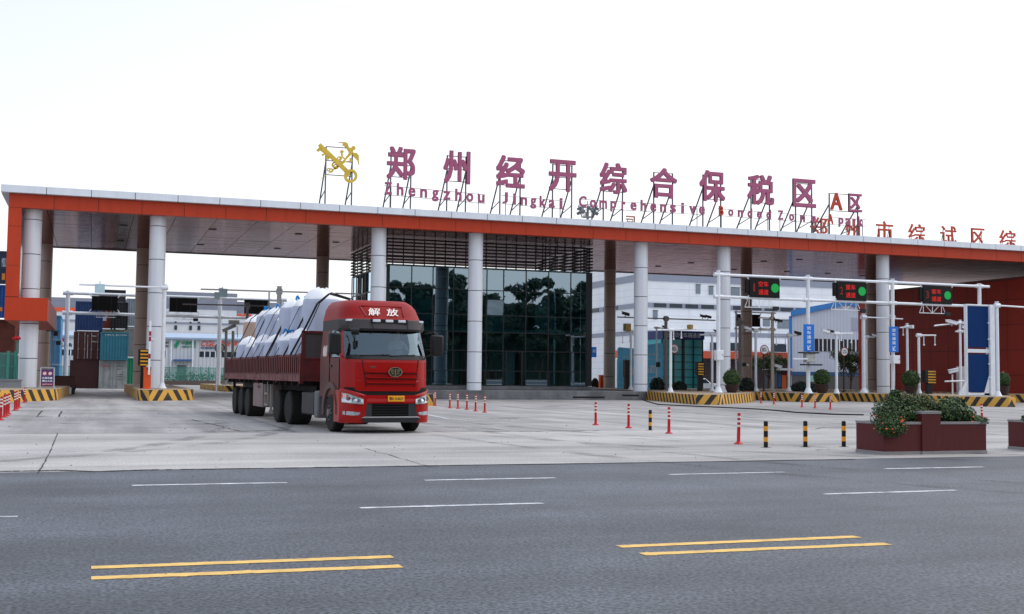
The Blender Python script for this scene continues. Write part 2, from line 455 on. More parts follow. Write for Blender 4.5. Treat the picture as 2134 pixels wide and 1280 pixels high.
crack([(1140, 838), (1170, 838)], .12, .02); crack([(1130, 848), (1165, 848)], .14, .02)
crack([(2040, 861), (2134, 862)], .05); crack([(1700, 939), (1740, 937)], .02)
for xx in (-14.0, -7.5, 5.2, 11.4, 20.5, 27.0, 33.0):
    g.ribbon([(xx, 31.9), (xx + .1, 54)], .02, .006)
for yy in (31.8, 38.2, 44.6, 51, 57.5, 64): g.ribbon([(-40, yy), (60, yy + .1)], .018, .006)
tag(g.build('pavement_joint', mat('joint_tar', (58, 56, 58), 0.9, var=0.3, scale=4), smooth=False), kind='structure')
g = MB()
random.seed(21)
for _ in range(150):
    px = random.uniform(0, 2134); py = random.uniform(845, 985) if random.random() < .85 else random.uniform(985, 1250)
    p = gp(px, py); s = random.uniform(.004, .011) * (1 + p.y / 40)
    g.ball((p.x, p.y, s * .4), s, 3, 0, 0.6)
tag(g.build('grit', mat('grit', (70, 66, 62), 0.9, var=0.4, scale=20), smooth=False), kind='stuff')
# ---------------------------------------------------------------- the gate canopy
YC, YF, YB = 75.0, 73.8, 97.0
ZS, ZF, ZT = 11.12, 11.92, 12.36
XL, XR = -4.95, 92.0
can = thing('gate_canopy', 'long flat toll gate canopy with orange fascia, white parapet and round white columns', 'canopy', (0, YC, 0))
def loc(x, y, z): return (x, y - YC, z)
pan = mat('parapet_aluminium', (220, 226, 234), 0.35, var=0.07, scale=1.1, stretch=(2.5, 2.5, .3))
g = MB()
x = XL - 0.42
while x < XR:
    g.box(x + .018, min(x + 2.48, XR) - .018, YF - .42 - YC, YF + 0.6 - YC, ZF + .02, ZT); x += 2.48
g.box(XL - .42, XL + .6, YF + .62 - YC, YB + .4 - YC, ZF + .02, ZT)
g.box(XL - .40, XR - .02, YF - .40 - YC, YF + .55 - YC, ZF + .03, ZT - .02, 1)
g.build('parapet', [pan, seam], can)
g = MB(); x = XL
while x < XR:
    g.box(x + .014, min(x + 2.48, XR) - .014, YF - YC, YF + .5 - YC, ZS, ZF); x += 2.48
g.box(XL + .02, XR - .02, YF + .02 - YC, YF + .48 - YC, ZS + .01, ZF + .015, 1)
g.build('fascia', [orange, mat('orange_joint', (96, 44, 34), 0.8)], can)
g = MB(); g.box(XL + .1, XR - .1, YF + .6 - YC, YB - YC, ZS + .3, ZT - .35); g.box(XL + .1, XR - .1, YB - YC, YB + .3 - YC, ZS, ZT)
g.build('roof_slab', mat('roof_grey', (120, 122, 126), 0.8), can)
# mirror-like ceiling strips
sm = mat('soffit_metal', (166, 114, 100), 0.12, 0.8, var=0.05, scale=0.5)
t = sm.node_tree; b_ = t.nodes['Principled BSDF']; b_.inputs['Specular Tint'].default_value = (0.62, 0.46, 0.43, 1)
tcn = t.nodes.new('ShaderNodeTexCoord'); mp = t.nodes.new('ShaderNodeMapping'); mp.inputs['Scale'].default_value = (0.45, 5.0, 1)
nz = t.nodes.new('ShaderNodeTexNoise'); nz.inputs['Scale'].default_value = 1.6; nz.inputs['Detail'].default_value = 3
bp = t.nodes.new('ShaderNodeBump'); bp.inputs['Strength'].default_value = 0.35; bp.inputs['Distance'].default_value = 0.02
t.links.new(tcn.outputs['Object'], mp.inputs[0]); t.links.new(mp.outputs[0], nz.inputs[0]); t.links.new(nz.outputs[0], bp.inputs['Height']); t.links.new(bp.outputs[0], b_.inputs['Normal'])
g = MB(); y = YF + .52; k = 0
while y < YB - .05:
    x = XL - .42 + 2.48; y1 = min(y + .6, YB); g.box(XL + .2, x - .015, y - YC + .012, y1 - YC - .012, ZS + .05, ZS + .15)
    while x < XR - .1:
        x1 = min(x + 2.48, XR - .1)
        z = ZS + .05 + random.uniform(-.004, .004)
        g.box(x + .015, x1 - .015, y - YC + .012, y1 - YC - .012, z, z + .1); x = x1
    y = y1
g.box(XL + .2, XR - .1, YF + .5 - YC, YB - YC, ZS + .17, ZS + .25, 1)
g.build('soffit', [sm, seam], can, smooth=False)
dl = mat('downlight_black', (22, 20, 20), 0.5)
for q in ((443, 478), (418, 510), (622, 488), (578, 518), (258, 470), (252, 503), (700, 505), (1372, 555), (1440, 548), (1530, 562), (1592, 545), (1666, 541), (1750, 547), (1725, 570), (1797, 575), (1640, 566)):
    p = gp(q[0], q[1], ZS + .05); g = MB(); g.cyl((0, 0, -.03), (0, 0, 0.03), .27, .27, 18); g.build('downlight', dl, can, loc=loc(p.x, p.y, ZS + .05))
def column(x, y, z0, r, m, seams):
    g = MB(); zt = ZS + .06; edges = [z0] + [s for s in seams if z0 + .2 < s < zt] + [zt]
    for a, c in zip(edges[:-1], edges[1:]): g.cyl((0, 0, a + .022), (0, 0, c - .022), r, r, 40)
    g.cyl((0, 0, z0), (0, 0, zt), r - .03, r - .03, 24, 1)
    g.build('column', [m, seam], can, loc=loc(x, y, 0))
colw = mat('column_white_panel', (216, 220, 227), 0.38, var=0.07, scale=1.2, stretch=(3, 3, .12))
colshade = mat('column_white_shaded', (168, 150, 140), 0.4, var=0.08, scale=0.7)  # same white panels as the front row, canopy shade put into the colour
seams = [1.1 + 2.06 * k for k in range(6)]
FX = (-3.66, 3.51, 17.43, 24.13, 36.49, 43.17, 57.09)
for x in FX: column(x, YC, .4, .49 if x > 0 else .52, colw, [s + (1.2 if x < 4 else 0) for s in seams])
for x in (-3.66, 3.42, 17.43, 43.17, 57.09, 70.9): column(x, 95.0, .0, .52, colshade, [s + .5 for s in seams])
# the orange frame closing the left end
g = MB()
for a, c in ((5.88, 7.7), (7.72, 10.0), (10.02, 11.1)):
    g.box(XL, XL + .72, YF - YC, YF + .6 - YC, a, c)
g.box(XL + .01, XL + .70, YF + .01 - YC, YF + .5 - YC, 5.8, 11.12, 1)
g.box(XL - .0, -2.62, YF - .05 - YC, YF + 17 - YC, 4.5, 5.84)
g.build('end_frame', [orange, seam], can)
g = MB(); g.box(XL + .1, XL + .62, YF + .62 - YC, YF + 12 - YC, 5.86, 11.1)
g.build('end_panel', mat('end_panel_grey', (178, 172, 170), 0.2, 0.3, var=0.05), can)
# ---------------------------------------------------------------- sign letters on the roof
pink = mat('faded_pink_letter', (164, 88, 120), 0.5, var=0.07, scale=1.2)
redl = mat('red_letter', (184, 66, 48), 0.5, var=0.08, scale=1.2)
YS = 76.0
def sign_frame(root, x0, x1, ztop, o, back=3.0, rails=()):
    g = MB(); zr = ZT - .3
    for x in (x0, x1):
        g.bar((x - o.x, .12, zr), (x - o.x, .12, ztop), .085)
        g.bar((x - o.x, back, zr), (x - o.x, .12, zr + (ztop - zr) * .78), .08)
        g.bar((x - o.x, .12, zr + (ztop - zr) * .36), (x - o.x, back * .62, zr + (ztop - zr) * .28), .05)
    for z in rails: g.bar((x0 - o.x, .12, z), (x1 - o.x, .12, z), .05)
    g.build('frame', framegrey, root)
BIG = [('郑', 806, 866, 307, 374), ('州', 924, 980, 315, 383), ('经', 1034, 1094, 325, 391), ('开', 1144, 1201, 334, 399), ('综', 1250, 1307, 340, 404),
       ('合', 1355, 1411, 351, 413), ('保', 1458, 1511, 356, 420), ('税', 1558, 1613, 365, 427), ('区', 1652, 1700, 374, 432)]
for ch, x0, x1, y0, y1 in BIG:
    xm, ym = (x0 + x1) / 2, (y0 + y1) / 2
    c = at(xm, ym, YS); s = mpp(c) / CR.x * 0.985
    w, h = at(x1, ym, YS).x - at(x0, ym, YS).x, (y1 - y0) * mpp(c) * 1.02
    r = thing('rooftop_sign_character', 'large faded pink character %s on a steel frame on the canopy roof' % ch, 'sign letter', (c.x, YS, 0), 0, 'large pink characters along the canopy roof')
    text('character', ch, w, h, pink, r, (0, 0, c.z), .16, .032)
    zt = c.z + h * .36
    sign_frame(r, c.x - w * .34, c.x + w * .36, zt, Vector((c.x, 0, 0)), 3.0, (c.z + h * .34, c.z - h * .05, c.z - h * .42))
r = thing('rooftop_sign_character', 'small red A and pink 区 pair of characters at right end of the roof sign', 'sign letter', (at(1764, 420, YS).x, YS, 0))
for ch, x0, x1, y0, y1, m in (('A', 1731, 1755, 402, 438, redl), ('区', 1768, 1796, 404, 442, pink)):
    c = at((x0 + x1) / 2, (y0 + y1) / 2, YS); text('character', ch, at(x1, y0, YS).x - at(x0, y0, YS).x, (y1 - y0) * mpp(c), m, r, (c.x - r.location.x, 0, c.z), .14, .025)
xa, xb = at(1730, 420, YS).x, at(1789, 420, YS).x
sign_frame(r, xa, xb, at(1731, 402, YS).z, r.location, 3.4, (at(1731, 402, YS).z - .02, at(1731, 438, YS).z - .02))
WORDS = [('Zhengzhou', 803, 1010, 392, 411, 26, pink, 'Zhengzhou'), ('Jingkai', 1047, 1176, 412, 424, 24, pink, 'Jingkai'), ('Comprehensive', 1209, 1469, 420, 436, 24, pink, 'Comprehensive'),
         ('Bonded', 1498, 1608, 439, 447, 20, pink, 'Bonded'), ('Zone', 1622, 1701, 448, 455, 20, pink, 'Zone'), ('Apark', 1722, 1804, 456, 462, 21, pink, 'A park')]
for body, x0, x1, ya, yb, hh, m, lab in WORDS:
    a, c = at(x0, ya, YS), at(x1, yb, YS); nl = len(body)
    r = thing('rooftop_sign_word', 'spaced out pink metal letters spelling %s below the large characters' % lab, 'sign lettering', (a.x, YS, a.z), 0, 'English words along the canopy roof')
    capH = hh * mpp(a) * .98; base = -capH / 2
    for i, ch in enumerate(body):
        f = i / (nl - 1) if nl > 1 else 0
        if body == 'Apark': f = (0.06, .36, .56, .74, .92)[i]
        lx = (c.x - a.x - .45) * f + .2
        low = ch in 'aceghijknmopqrsuvxz'
        hgt = capH * (.72 if ch in 'aceinmorsuvxz' else 1.0); zc = base + hgt / 2
        if ch in 'gp': hgt = capH * .96; zc = base + capH * .24
        if ch == 'i': hgt = capH * .97; zc = base + hgt / 2
        if ch == 'j': hgt = capH * 1.1
        wd = hgt * (.62 if ch not in 'ijrJ' else (.3 if ch in 'i' else .5))
        if ch in 'mC': wd = capH * .72
        if ch in 'aceosuvnz': wd = hgt * .82
        if ch in 'gphkdB': wd = capH * .56
        mm = redl if (ch == 'B' or ch == 'A') else m
        text('letter', ch, wd, hgt, mm, r, (lx, 0, zc + (c.z - a.z) * f), .08, .034)
    g = MB()
    for z in (base - .02, base + capH * .72): g.bar((-.05, .1, z), (c.x - a.x + .1, .1, z + c.z - a.z), .03)
    zr = ZT - .3 - a.z
    for f in (.06, .94): g.bar(((c.x - a.x) * f, .1, zr), ((c.x - a.x) * f, .1, base + capH * .6), .045)
    g.build('frame', framegrey, r)
# crossed key and winged staff
OX, OY, K = 650, 285, 8.536
def em(px, py): return at(OX + px / K, OY + py / K, YS)
gold = mat('emblem_gold', (212, 180, 66), 0.5, 0.05, var=0.12, scale=2.5)
c0 = em(490, 480)
r = thing('key_emblem', 'yellow emblem of a crossed key and winged staff on a steel frame', 'emblem', (c0.x, YS, 0))
def slabpx(g, pts, t=.1, y=0.0):
    pts = [em(*p) for p in pts]; q = [(p.x - c0.x, p.z) for p in pts]
    ar = sum(q[i][0] * q[(i + 1) % len(q)][1] - q[(i + 1) % len(q)][0] * q[i][1] for i in range(len(q)))
    if ar < 0: q.reverse()
    g.slab(q, y - t / 2, y + t / 2)
def ringpx(g, cx, cy, ro, ri, t=.1, y=0.0, n=28):
    for i in range(n):
        a, c = 2 * math.pi * i / n, 2 * math.pi * (i + 1) / n
        slabpx(g, [(cx + ro * math.cos(a), cy + ro * math.sin(a)), (cx + ro * math.cos(c), cy + ro * math.sin(c)), (cx + ri * math.cos(c), cy + ri * math.sin(c)), (cx + ri * math.cos(a), cy + ri * math.sin(a))], t, y)
g = MB()
slabpx(g, [(150, 120), (650, 600), (600, 655), (235, 300), (205, 285), (120, 165)], .12, -.0705)
slabpx(g, [(150, 120), (108, 160), (130, 190), (75, 240), (110, 275), (150, 250), (215, 300), (165, 320), (190, 352), (230, 320), (250, 345), (280, 270)], .1, -.069)
slabpx(g, [(250, 350), (245, 400), (290, 415), (330, 370), (290, 330)], .09, -.068)
ringpx(g, 685, 702, 120, 75, .1, -.063); slabpx(g, [(600, 600), (665, 610), (680, 660), (620, 730), (585, 680)], .08, -.061)
g.build('key', gold, r)
g = MB()
slabpx(g, [(150, 755), (300, 640), (560, 420), (660, 290), (640, 240), (720, 215), (740, 280), (600, 420), (560, 480), (320, 640), (155, 760)], .08, .05)
slabpx(g, [(440, 92), (600, 95), (640, 120), (660, 190), (720, 205), (690, 270), (640, 240), (610, 200), (570, 160), (540, 150), (560, 118)], .08, .051)
slabpx(g, [(735, 285), (800, 290), (835, 330), (845, 500), (832, 500), (815, 420), (770, 380), (720, 320)], .08, .052)
ringpx(g, 740, 202, 38, 1, .08, .049, 16)
ringpx(g, 490, 390, 45, 22, .07, .047, 18); ringpx(g, 410, 500, 58, 30, .07, .046, 18); ringpx(g, 430, 530, 50, 30, .07, .045, 18)
ringpx(g, 300, 585, 34, 16, .07, .044, 16); ringpx(g, 345, 600, 40, 20, .07, .043, 16); ringpx(g, 540, 420, 62, 40, .07, .042, 20)
slabpx(g, [(515, 240), (560, 240), (570, 270), (545, 300), (560, 350), (530, 360), (515, 290), (500, 262)], .07, .041)
slabpx(g, [(560, 420), (600, 440), (680, 420), (665, 385), (710, 372), (722, 430), (640, 458), (570, 450)], .07, .04)
g.build('staff', gold, r)
xa, xb = em(250, 600).x, em(720, 600).x
sign_frame(r, xa, xb, em(250, 175).z, c0, 3.0, (em(400, 180).z, em(400, 428).z, em(400, 680).z))
# ---------------------------------------------------------------- glass office under the canopy
YO = 79.0
OX0, OX1, OZ0, OZ1, OYB = 19.05, 34.35, 0.9, 9.18, 91.0
off = thing('glass_office', 'dark glass office box with horizontal louvres standing under the canopy', 'office building', (26, YO, 0))
def ol(x, y, z): return (x - 26, y - YO, z)
gl = mat_glass('tinted_facade_glass', (0.22, 0.42, 0.45), 0.29, 0.01)
mull = mat('mullion_dark', (30, 32, 36), 0.4, var=0.1)
vx = [19.05, 20.76, 22.3, 23.83, 25.1, 26.3, 27.57, 29.29, 31.04, 32.78, 34.35]
vz = [OZ0, 1.92, 3.35, 4.67, 5.88, 7.66, OZ1]
random.seed(5)
g = MB(); blinds = []
DOOR = (27.75, 28.95)
for i in range(len(vx) - 1):
    for j in range(len(vz) - 1):
        x0, x1, z0, z1 = vx[i] + .03, vx[i + 1] - .03, vz[j] + .03, vz[j + 1] - .03
        if i == 6 and j <= 1: continue
        tx, tz = random.gauss(0, .0018), random.gauss(0, .0022)
        if i == 5 and j == 4: tz = -.11; z1 = z0 + (z1 - z0) * .62
        wv = 0.0
        dx, dz = (x1 - x0) * tx, (z1 - z0) * tz
        g.add([ol(x0, YO + .05, z0), ol(x1, YO + .05 + dx, z0), ol(x1, YO + .05 + dx + dz, z1), ol(x0, YO + .05 + dz, z1)], [(0, 1, 2, 3)])
        if i == 5 and j == 4: g.add([ol(x0, YO + .05, z1 + .05), ol(x1, YO + .05, z1 + .05), ol(x1, YO + .05, vz[5] - .03), ol(x0, YO + .05, vz[5] - .03)], [(0, 1, 2, 3)])
g.build('curtain_wall', gl, off, smooth=False)
ny = [YO + (OYB - YO) * k / 7 for k in range(8)]
for xs in (OX0 + .05, OX1 - .05):
    g = MB()
    for i in range(7):
        for j in range(6):
            e = random.gauss(0, .006)
            g.add([ol(xs, ny[i] + .04, vz[j] + .03), ol(xs + e, ny[i + 1] - .04, vz[j] + .03), ol(xs + e, ny[i + 1] - .04, vz[j + 1] - .03), ol(xs, ny[i] + .04, vz[j + 1] - .03)], [(0, 1, 2, 3)])
    g.build('side_glazing', gl, off, smooth=False)
g = MB()
for i, x in enumerate(vx): g.box(x - 26 - .03, x - 26 + .03, 0, .10, OZ0, OZ1)
for j, z in enumerate(vz):
    g.box(OX0 - 26 - .03, OX1 - 26 + .03, .005, .095, z - .03, z + .03)
z62 = vz[4] + (vz[5] - vz[4]) * .64
g.box(vx[5] - 26, vx[6] - 26, .008, .09, z62 - .025, z62 + .025)
for xs in (OX0, OX1):
    for y in ny[1:]: g.box(xs - 26 - .04, xs - 26 + .04, y - YO - .03, y - YO + .03, OZ0, OZ1)
    for z in vz: g.box(xs - 26 - .035, xs - 26 + .035, .1, OYB - YO, z - .03, z + .03)
g.box(OX0 - 26 - .1, OX0 - 26 + .12, -.06, .16, OZ0, OZ1 + .05); g.box(OX1 - 26 - .32, OX1 - 26 + .1, -.06, .16, OZ0, OZ1 + .05)
g.build('mullion_frame', mull, off, smooth=False)
g = MB()
g.box(OX0 - 26 + .1, OX1 - 26 - .1, .2, OYB - YO - .1, OZ0 - .05, OZ0, 0)
g.box(OX0 - 26 + .1, OX1 - 26 - .1, 7.0, 7.2, OZ0, OZ1 - .1, 1)
g.box(OX0 - 26 + .1, OX1 - 26 - .1, .25, OYB - YO - .1, 4.62, 4.9, 1)
g.box(OX0 - 26 + .02, OX1 - 26 - .02, .12, OYB - YO, OZ1 - .02, OZ1 + .1, 1)
for x in (-5.4, -.9, 3.6, 6.8): g.box(x, x + .5, 2.2, 2.7, OZ0, OZ1 - .1, 2)
for x in (-4.2, 1.2, 5.2): g.box(x, x + 1.6, 3.2, 6.8, 5.0, 7.2, 1)
g.build('interior', [mat('office_floor', (150, 152, 152), 0.5), mat('office_dark_wall', (140, 172, 176), 0.8), mat('office_pillar', (110, 112, 112), 0.7)], off, smooth=False)
g = MB(); g.box(-1.2, 1.55, .9, 1.6, OZ0, 1.95); g.box(-2.9, 1.75, .8, 1.7, 1.95, 2.02, 1)
g.build('counter', [mat('counter_dark', (70, 64, 60), 0.5), mat('counter_top', (190, 196, 200), 0.3)], off)
g = MB(); g.box(-.62, -.02, .1, .16, OZ0, 3.3); g.box(1.86 - .1, 1.86, -.02, .12, OZ0, 3.3); g.box(2.95, 3.05, -.02, .12, OZ0, 3.3)
g.build('door_frame', mull, off)
dr = MB(); dr.box(0, .05, 0, 1.1, OZ0, 3.2); dr.build('door', mat('door_glass_frame', (22, 26, 28), 0.3), off, loc=(2.9, .12, 0))
g = MB()
z = OZ1 + .14
while z < ZS - .05:
    g.box(OX0 - 26 - .1, OX1 - 26 + .1, -.10, .02, z, z + .1)
    g.box(OX0 - 26 - .14, OX0 - 26 - .06, -.06, OYB - YO, z, z + .1); g.box(OX1 - 26 + .06, OX1 - 26 + .14, -.06, OYB - YO, z, z + .1)
    g.box(OX0 - 26 - .1, OX1 - 26 + .1, OYB - YO - .05, OYB - YO + .03, z, z + .1)
    z += .235
for x in [OX0 + .3 + .76 * k for k in range(20)]:
    g.box(x - 26, x - 26 + .07, .03, .12, OZ1, ZS); 
for y in [YO + .3 + 1.6 * k for k in range(8)]:
    g.box(OX0 - 26 - .05, OX0 - 26 + .02, y - YO, y - YO + .08, OZ1, ZS); g.box(OX1 - 26 - .02, OX1 - 26 + .05, y - YO, y - YO + .08, OZ1, ZS)
g.build('louvre_screen', mat('louvre_dark', (26, 23, 24), 0.5, var=0.15), off, smooth=False)
pl = ground_mat('plinth_concrete', (122, 123, 125), (100, 101, 104), 0.7, 0.85, 20, (1, 1, .4))
g = MB(); g.box(18.2 - 26, 38.0 - 26, -5.0, 13, 0, .60); g.box(18.9 - 26, 34.6 - 26, -.5, 12.6, .6, OZ0 - .05)
for x, w in ((4.9, 2.4), (8.6, 1.3)): g.box(x, x + w, -5.012, -4.9, .1 + (.15 if x > 6 else 0), .24 + (.15 if x > 6 else 0), 1)
g.build('plinth', [pl, seam], off, bevel=.03, smooth=False)
# ---------------------------------------------------------------- toll islands
curbtop = mat('island_top', (150, 134, 116), 0.85, var=0.15, scale=1.2)
def island(poly, h, label, u0=None):
    # outline runs round the island; u measured along it from the nose
    cx = sum(p[0] for p in poly) / len(poly); cy = sum(p[1] for p in poly) / len(poly)
    g = MB(); n = len(poly); L = [0]
    for i in range(n): L.append(L[-1] + math.dist(poly[i], poly[(i + 1) % n]))
    u0 = L[1] / 2 if u0 is None else u0
    for i in range(n):
        a, c = poly[i], poly[(i + 1) % n]
        fi = len(g.f)
        g.add([(a[0] - cx, a[1] - cy, 0), (c[0] - cx, c[1] - cy, 0), (c[0] - cx, c[1] - cy, h), (a[0] - cx, a[1] - cy, h)], [(0, 1, 2, 3)])
        ua, uc = L[i] - u0, L[i + 1] - u0
        g.uv[fi] = [(ua, 0), (uc, 0), (uc, h), (ua, h)]
    g.add([(x - cx, y - cy, h) for x, y in poly], [tuple(range(n))], 1)
    r = thing('toll_island', label, 'toll island', (cx, cy, 0), 0, 'striped toll lane islands')
    k = MB(); k.v, k.f, k.m, k.uv = g.v, g.f, g.m, g.uv
    k.build('kerb', [hazard, curbtop], r, smooth=False)
    return r
def pts(*p): return [tuple(gp(*q)[:2]) for q in p]
HI = .6
def nose(x0, x1, yf, yb, cut=.6, skew=0.0):
    return [(x0 + cut, yf), (x1 - cut, yf + skew), (x1 - cut * .3, yf + skew + cut * .3), (x1, yf + skew + cut), (x1, yb), (x0, yb), (x0, yf + cut), (x0 + cut * .3, yf + cut * .3)]
island([(-5.9, 60.5), (-2.3, 66.6), (-1.95, 67.2), (-1.75, 68.2), (-1.3, 98), (-7, 98), (-7, 61.5)], HI, 'striped island under the first white column beside the orange end frame')
island([(2.92, 67.0), (5.0, 68.8), (5.45, 69.6), (5.6, 70.8), (5.6, 98), (2.35, 98), (2.35, 68.2), (2.5, 67.4)], HI, 'striped island with the orange barrier box and second white column')
island(nose(13.6, 16.75, 58.3, 97, .5), HI, 'striped island behind the truck cab, right end just showing')
i4 = pts((1337, 833), (1450, 843.5), (1497, 844), (1567, 838.5))
island([i4[1], i4[2], i4[3], (44.6, 73), (44.6, 98), (36.2, 98), (36.2, 76.5), i4[0]], HI, 'striped island with the white gantry post, right of the glass office', 2.4)
island([(46.0, 70.6), (46.5, 69.3), (48.9, 69.1), (49.5, 69.9), (51.0, 73), (55.2, 98), (46.2, 98)], HI, 'striped island carrying the middle gantry post with the blue lane sign', 3.0)
island([(52.0, 60.6), (52.3, 59.2), (53.2, 57.7), (53.8, 57.8), (57.2, 62.5), (61.2, 66.2), (62, 74), (62.5, 98), (52.6, 98)], HI, 'worn striped island under the blue panels at right', 3.4)
island([(66, 69.5), (70, 70.5), (71.8, 72), (71.8, 98), (65.4, 98), (65.4, 71)], HI, 'striped island at the right edge of the picture')
island([(9.7, 111.6), (10.35, 100), (14.2, 100), (14.2, 116), (9.7, 116)], .5, 'short dull island behind the trailer, carrying the 80t sign')
# ---------------------------------------------------------------- right gantry and its displays
ledred = mat('led_red', (205, 24, 18), 0.5, var=0.0, emit=0.3)
leddim = mat('led_red_dim', (120, 22, 18), 0.5, var=0.0, emit=0.3)
ledgreen = mat('led_green', (8, 150, 64), 0.5, var=0.0, emit=0.3)
YG = 70.0
r0 = at(1497, 700, YG).x
gan = thing('lane_gantry', 'white pipe gantry with two beams across the right hand lanes', 'gantry', (r0, YG, 0))
zb1, zb2 = 8.62, 7.12
g = MB(); 
for z in (zb1, zb2): g.cyl((-.05, 0, z), (at(2050, 600, YG).x - r0 + (.5 if z == zb1 else -.2), 0, z), .1, .1, 16)
g.build('beam', polew, gan)
for px, zt, zb in ((1497, 8.9, HI), (1684, 8.85, HI), (1860.5, 8.85, HI), (2041, 8.8, 7.0)):
    x = at(px, 700, YG).x - r0 if px != 2041 else at(px, 615, YG).x - r0
    g = MB(); g.cyl((0, 0, zb), (0, 0, zt), .135, .135, 18)
    if zb < 1:
        g.cyl((0, 0, zb), (0, 0, zb + .05), .36, .36, 16); g.cyl((0, 0, zb + .05), (0, 0, zb + .4), .3, .135, 16)
    g.cyl((0, 0, zt), (0, 0, zt + .03), .16, .16, 16)
    for z in (zb1, zb2):
        if zb < 7.05 or z > 7: g.cyl((-.34, 0, z), (.34, 0, z), .14, .14, 14)
    g.build('post', polew, gan, loc=(x, 0, 0))
LED = ((1561, 1623, 580, 621, '1', '空车', 'first of three lane displays, showing 1 with a green disc'),
       (1743, 1804, 587, 627, '2', '重车', 'middle lane display on the gantry, showing 2 with a green disc'),
       (1922, 1982, 597, 634, '3', '客车', 'lane display in front of the red building, showing 3 with a green disc'))
def display(x0, x1, y0, y1, Y, num, word, label, back=False, group='lane displays on the gantries'):
    a, c = at(x0, (y0 + y1) / 2, Y), at(x1, (y0 + y1) / 2, Y); w = c.x - a.x; h = (y1 - y0) * mpp(a) * .98
    cx, cz = (a.x + c.x) / 2, (a.z + c.z) / 2
    r = thing('lane_display', label, 'display board', (cx, Y, cz), 0, group)
    g = MB(); g.box(-w / 2, w / 2, -.12, .12, -h / 2, h / 2)
    if not back: g.box(-w / 2 - .28, -w / 2 - .01, -.08, .1, -h * .3, h * .42)
    g.build('housing', mat('display_black', (9, 9, 10), .5, spec=.2), r, bevel=.01)
    g = MB()
    for s in (-1, 1):
        for e in (-1, 1):
            g.bar((s * (w / 2 + .02), .0, e * h * .42), (s * (w / 2 + .2), .05, e * (h / 2 + .16)), .07)
    g.build('bracket', polew, r)
    if back:
        g = MB()
        for k in (-.25, .25): g.box(w * k - .02, w * k + .02, -.14, -.12, -h / 2 + .04, h / 2 - .04)
        g.build('rib', mat('display_back_rib', (38, 40, 44), .5), r); return r
    text('numeral', num, h * (.09 if num == '1' else .18), h * .42, leddim, r, (-w * .36, -.125, 0), .006, .01)
    text('lettering', word, w * .33, h * .28, ledred, r, (-w * .05, -.125, h * .2), .006, .012)
    text('lettering', '通道', w * .33, h * .28, ledred, r, (-w * .05, -.125, -h * .22), .006, .012)
    g = MB(); g.cyl((w * .34, -.135, .01), (w * .34, -.12, .01), h * .235, h * .235, 32); g.build('green_light', ledgreen, r)
    return r
for q in LED: display(*q[:4], YG - .05, *q[4:])
def truss(px0, px1, y, Y, label):
    a, c = at(px0, y, Y), at(px1, y, Y); w = c.x - a.x
    r = thing('sensor_bracket', label, 'bracket', (a.x, Y, a.z), 0, 'braced sensor brackets under the gantry beams')
    g = MB(); hh = .75
    g.bar((0, 0, 0), (w, 0, 0), .05)
    for f in (.15, .5, .85): g.bar((w * f, 0, 0), (w * f, 0, hh), .035)
    g.bar((0, 0, 0), (w * .15, 0, hh), .03); g.bar((w * .15, 0, hh), (w * .5, 0, 0), .03); g.bar((w * .5, 0, 0), (w * .85, 0, hh), .03); g.bar((w, 0, 0), (w * .85, 0, hh), .03)
    g.build('truss', polew, r)
    g = MB(); g.box(w - .05, w + .35, -.15, .1, -.15, .1); g.build('sensor', camblack, r)
truss(1552, 1612, 640, YG, 'braced bracket under the first lane display')
truss(1732, 1793, 645, YG, 'braced bracket under the middle lane display')
truss(1916, 1970, 652, YG, 'braced bracket in front of the red building')
blue = mat('sign_blue', (24, 112, 204), 0.4, var=0.04)
wsign = mat('sign_white', (226, 228, 232), 0.4, var=0.03)
def lanesign(px, y0, y1, wpx, Y, label):
    c = at(px, (y0 + y1) / 2, Y); w = wpx * mpp(c) * 1.1; h = (y1 - y0) * mpp(c)
    r = thing('lane_sign', label, 'road sign', (c.x, Y, c.z), 0, 'blue lane signs on the gantry posts')
    g = MB(); g.box(-w / 2, w / 2, -.02, .02, -h / 2, h / 2); g.build('panel', blue, r)
    for i, ch in enumerate('货车通道'): text('character', ch, w * .40, h * .125, wsign, r, (0, -.024, h * (.36 - .165 * i)), .006, .015)
    g = MB(); s = w * .2
    g.slab([(s * .9 - .06, -h * .26), (s * .9, -h * .26 - .02), (-s * .5, -h * .43), (-s * .5 - .06, -h * .41)], -.03, -.022)
    g.slab([(-s * .75, -h * .27), (-s * .45, -h * .27), (-s * .45, -h * .44), (-s * .75, -h * .44)], -.032, -.022)
    g.slab([(-s * .75, -h * .41), (-s * .75, -h * .44), (s * .8, -h * .44), (s * .8, -h * .41)], -.034, -.022)
    g.build('arrow', wsign, r)
lanesign(1685.5, 676, 733, 23, YG - .25, 'blue truck lane sign on the middle gantry post')
lanesign(1862.5, 681, 734, 20.5, YG - .25, 'blue truck lane sign on the post before the fat white column')
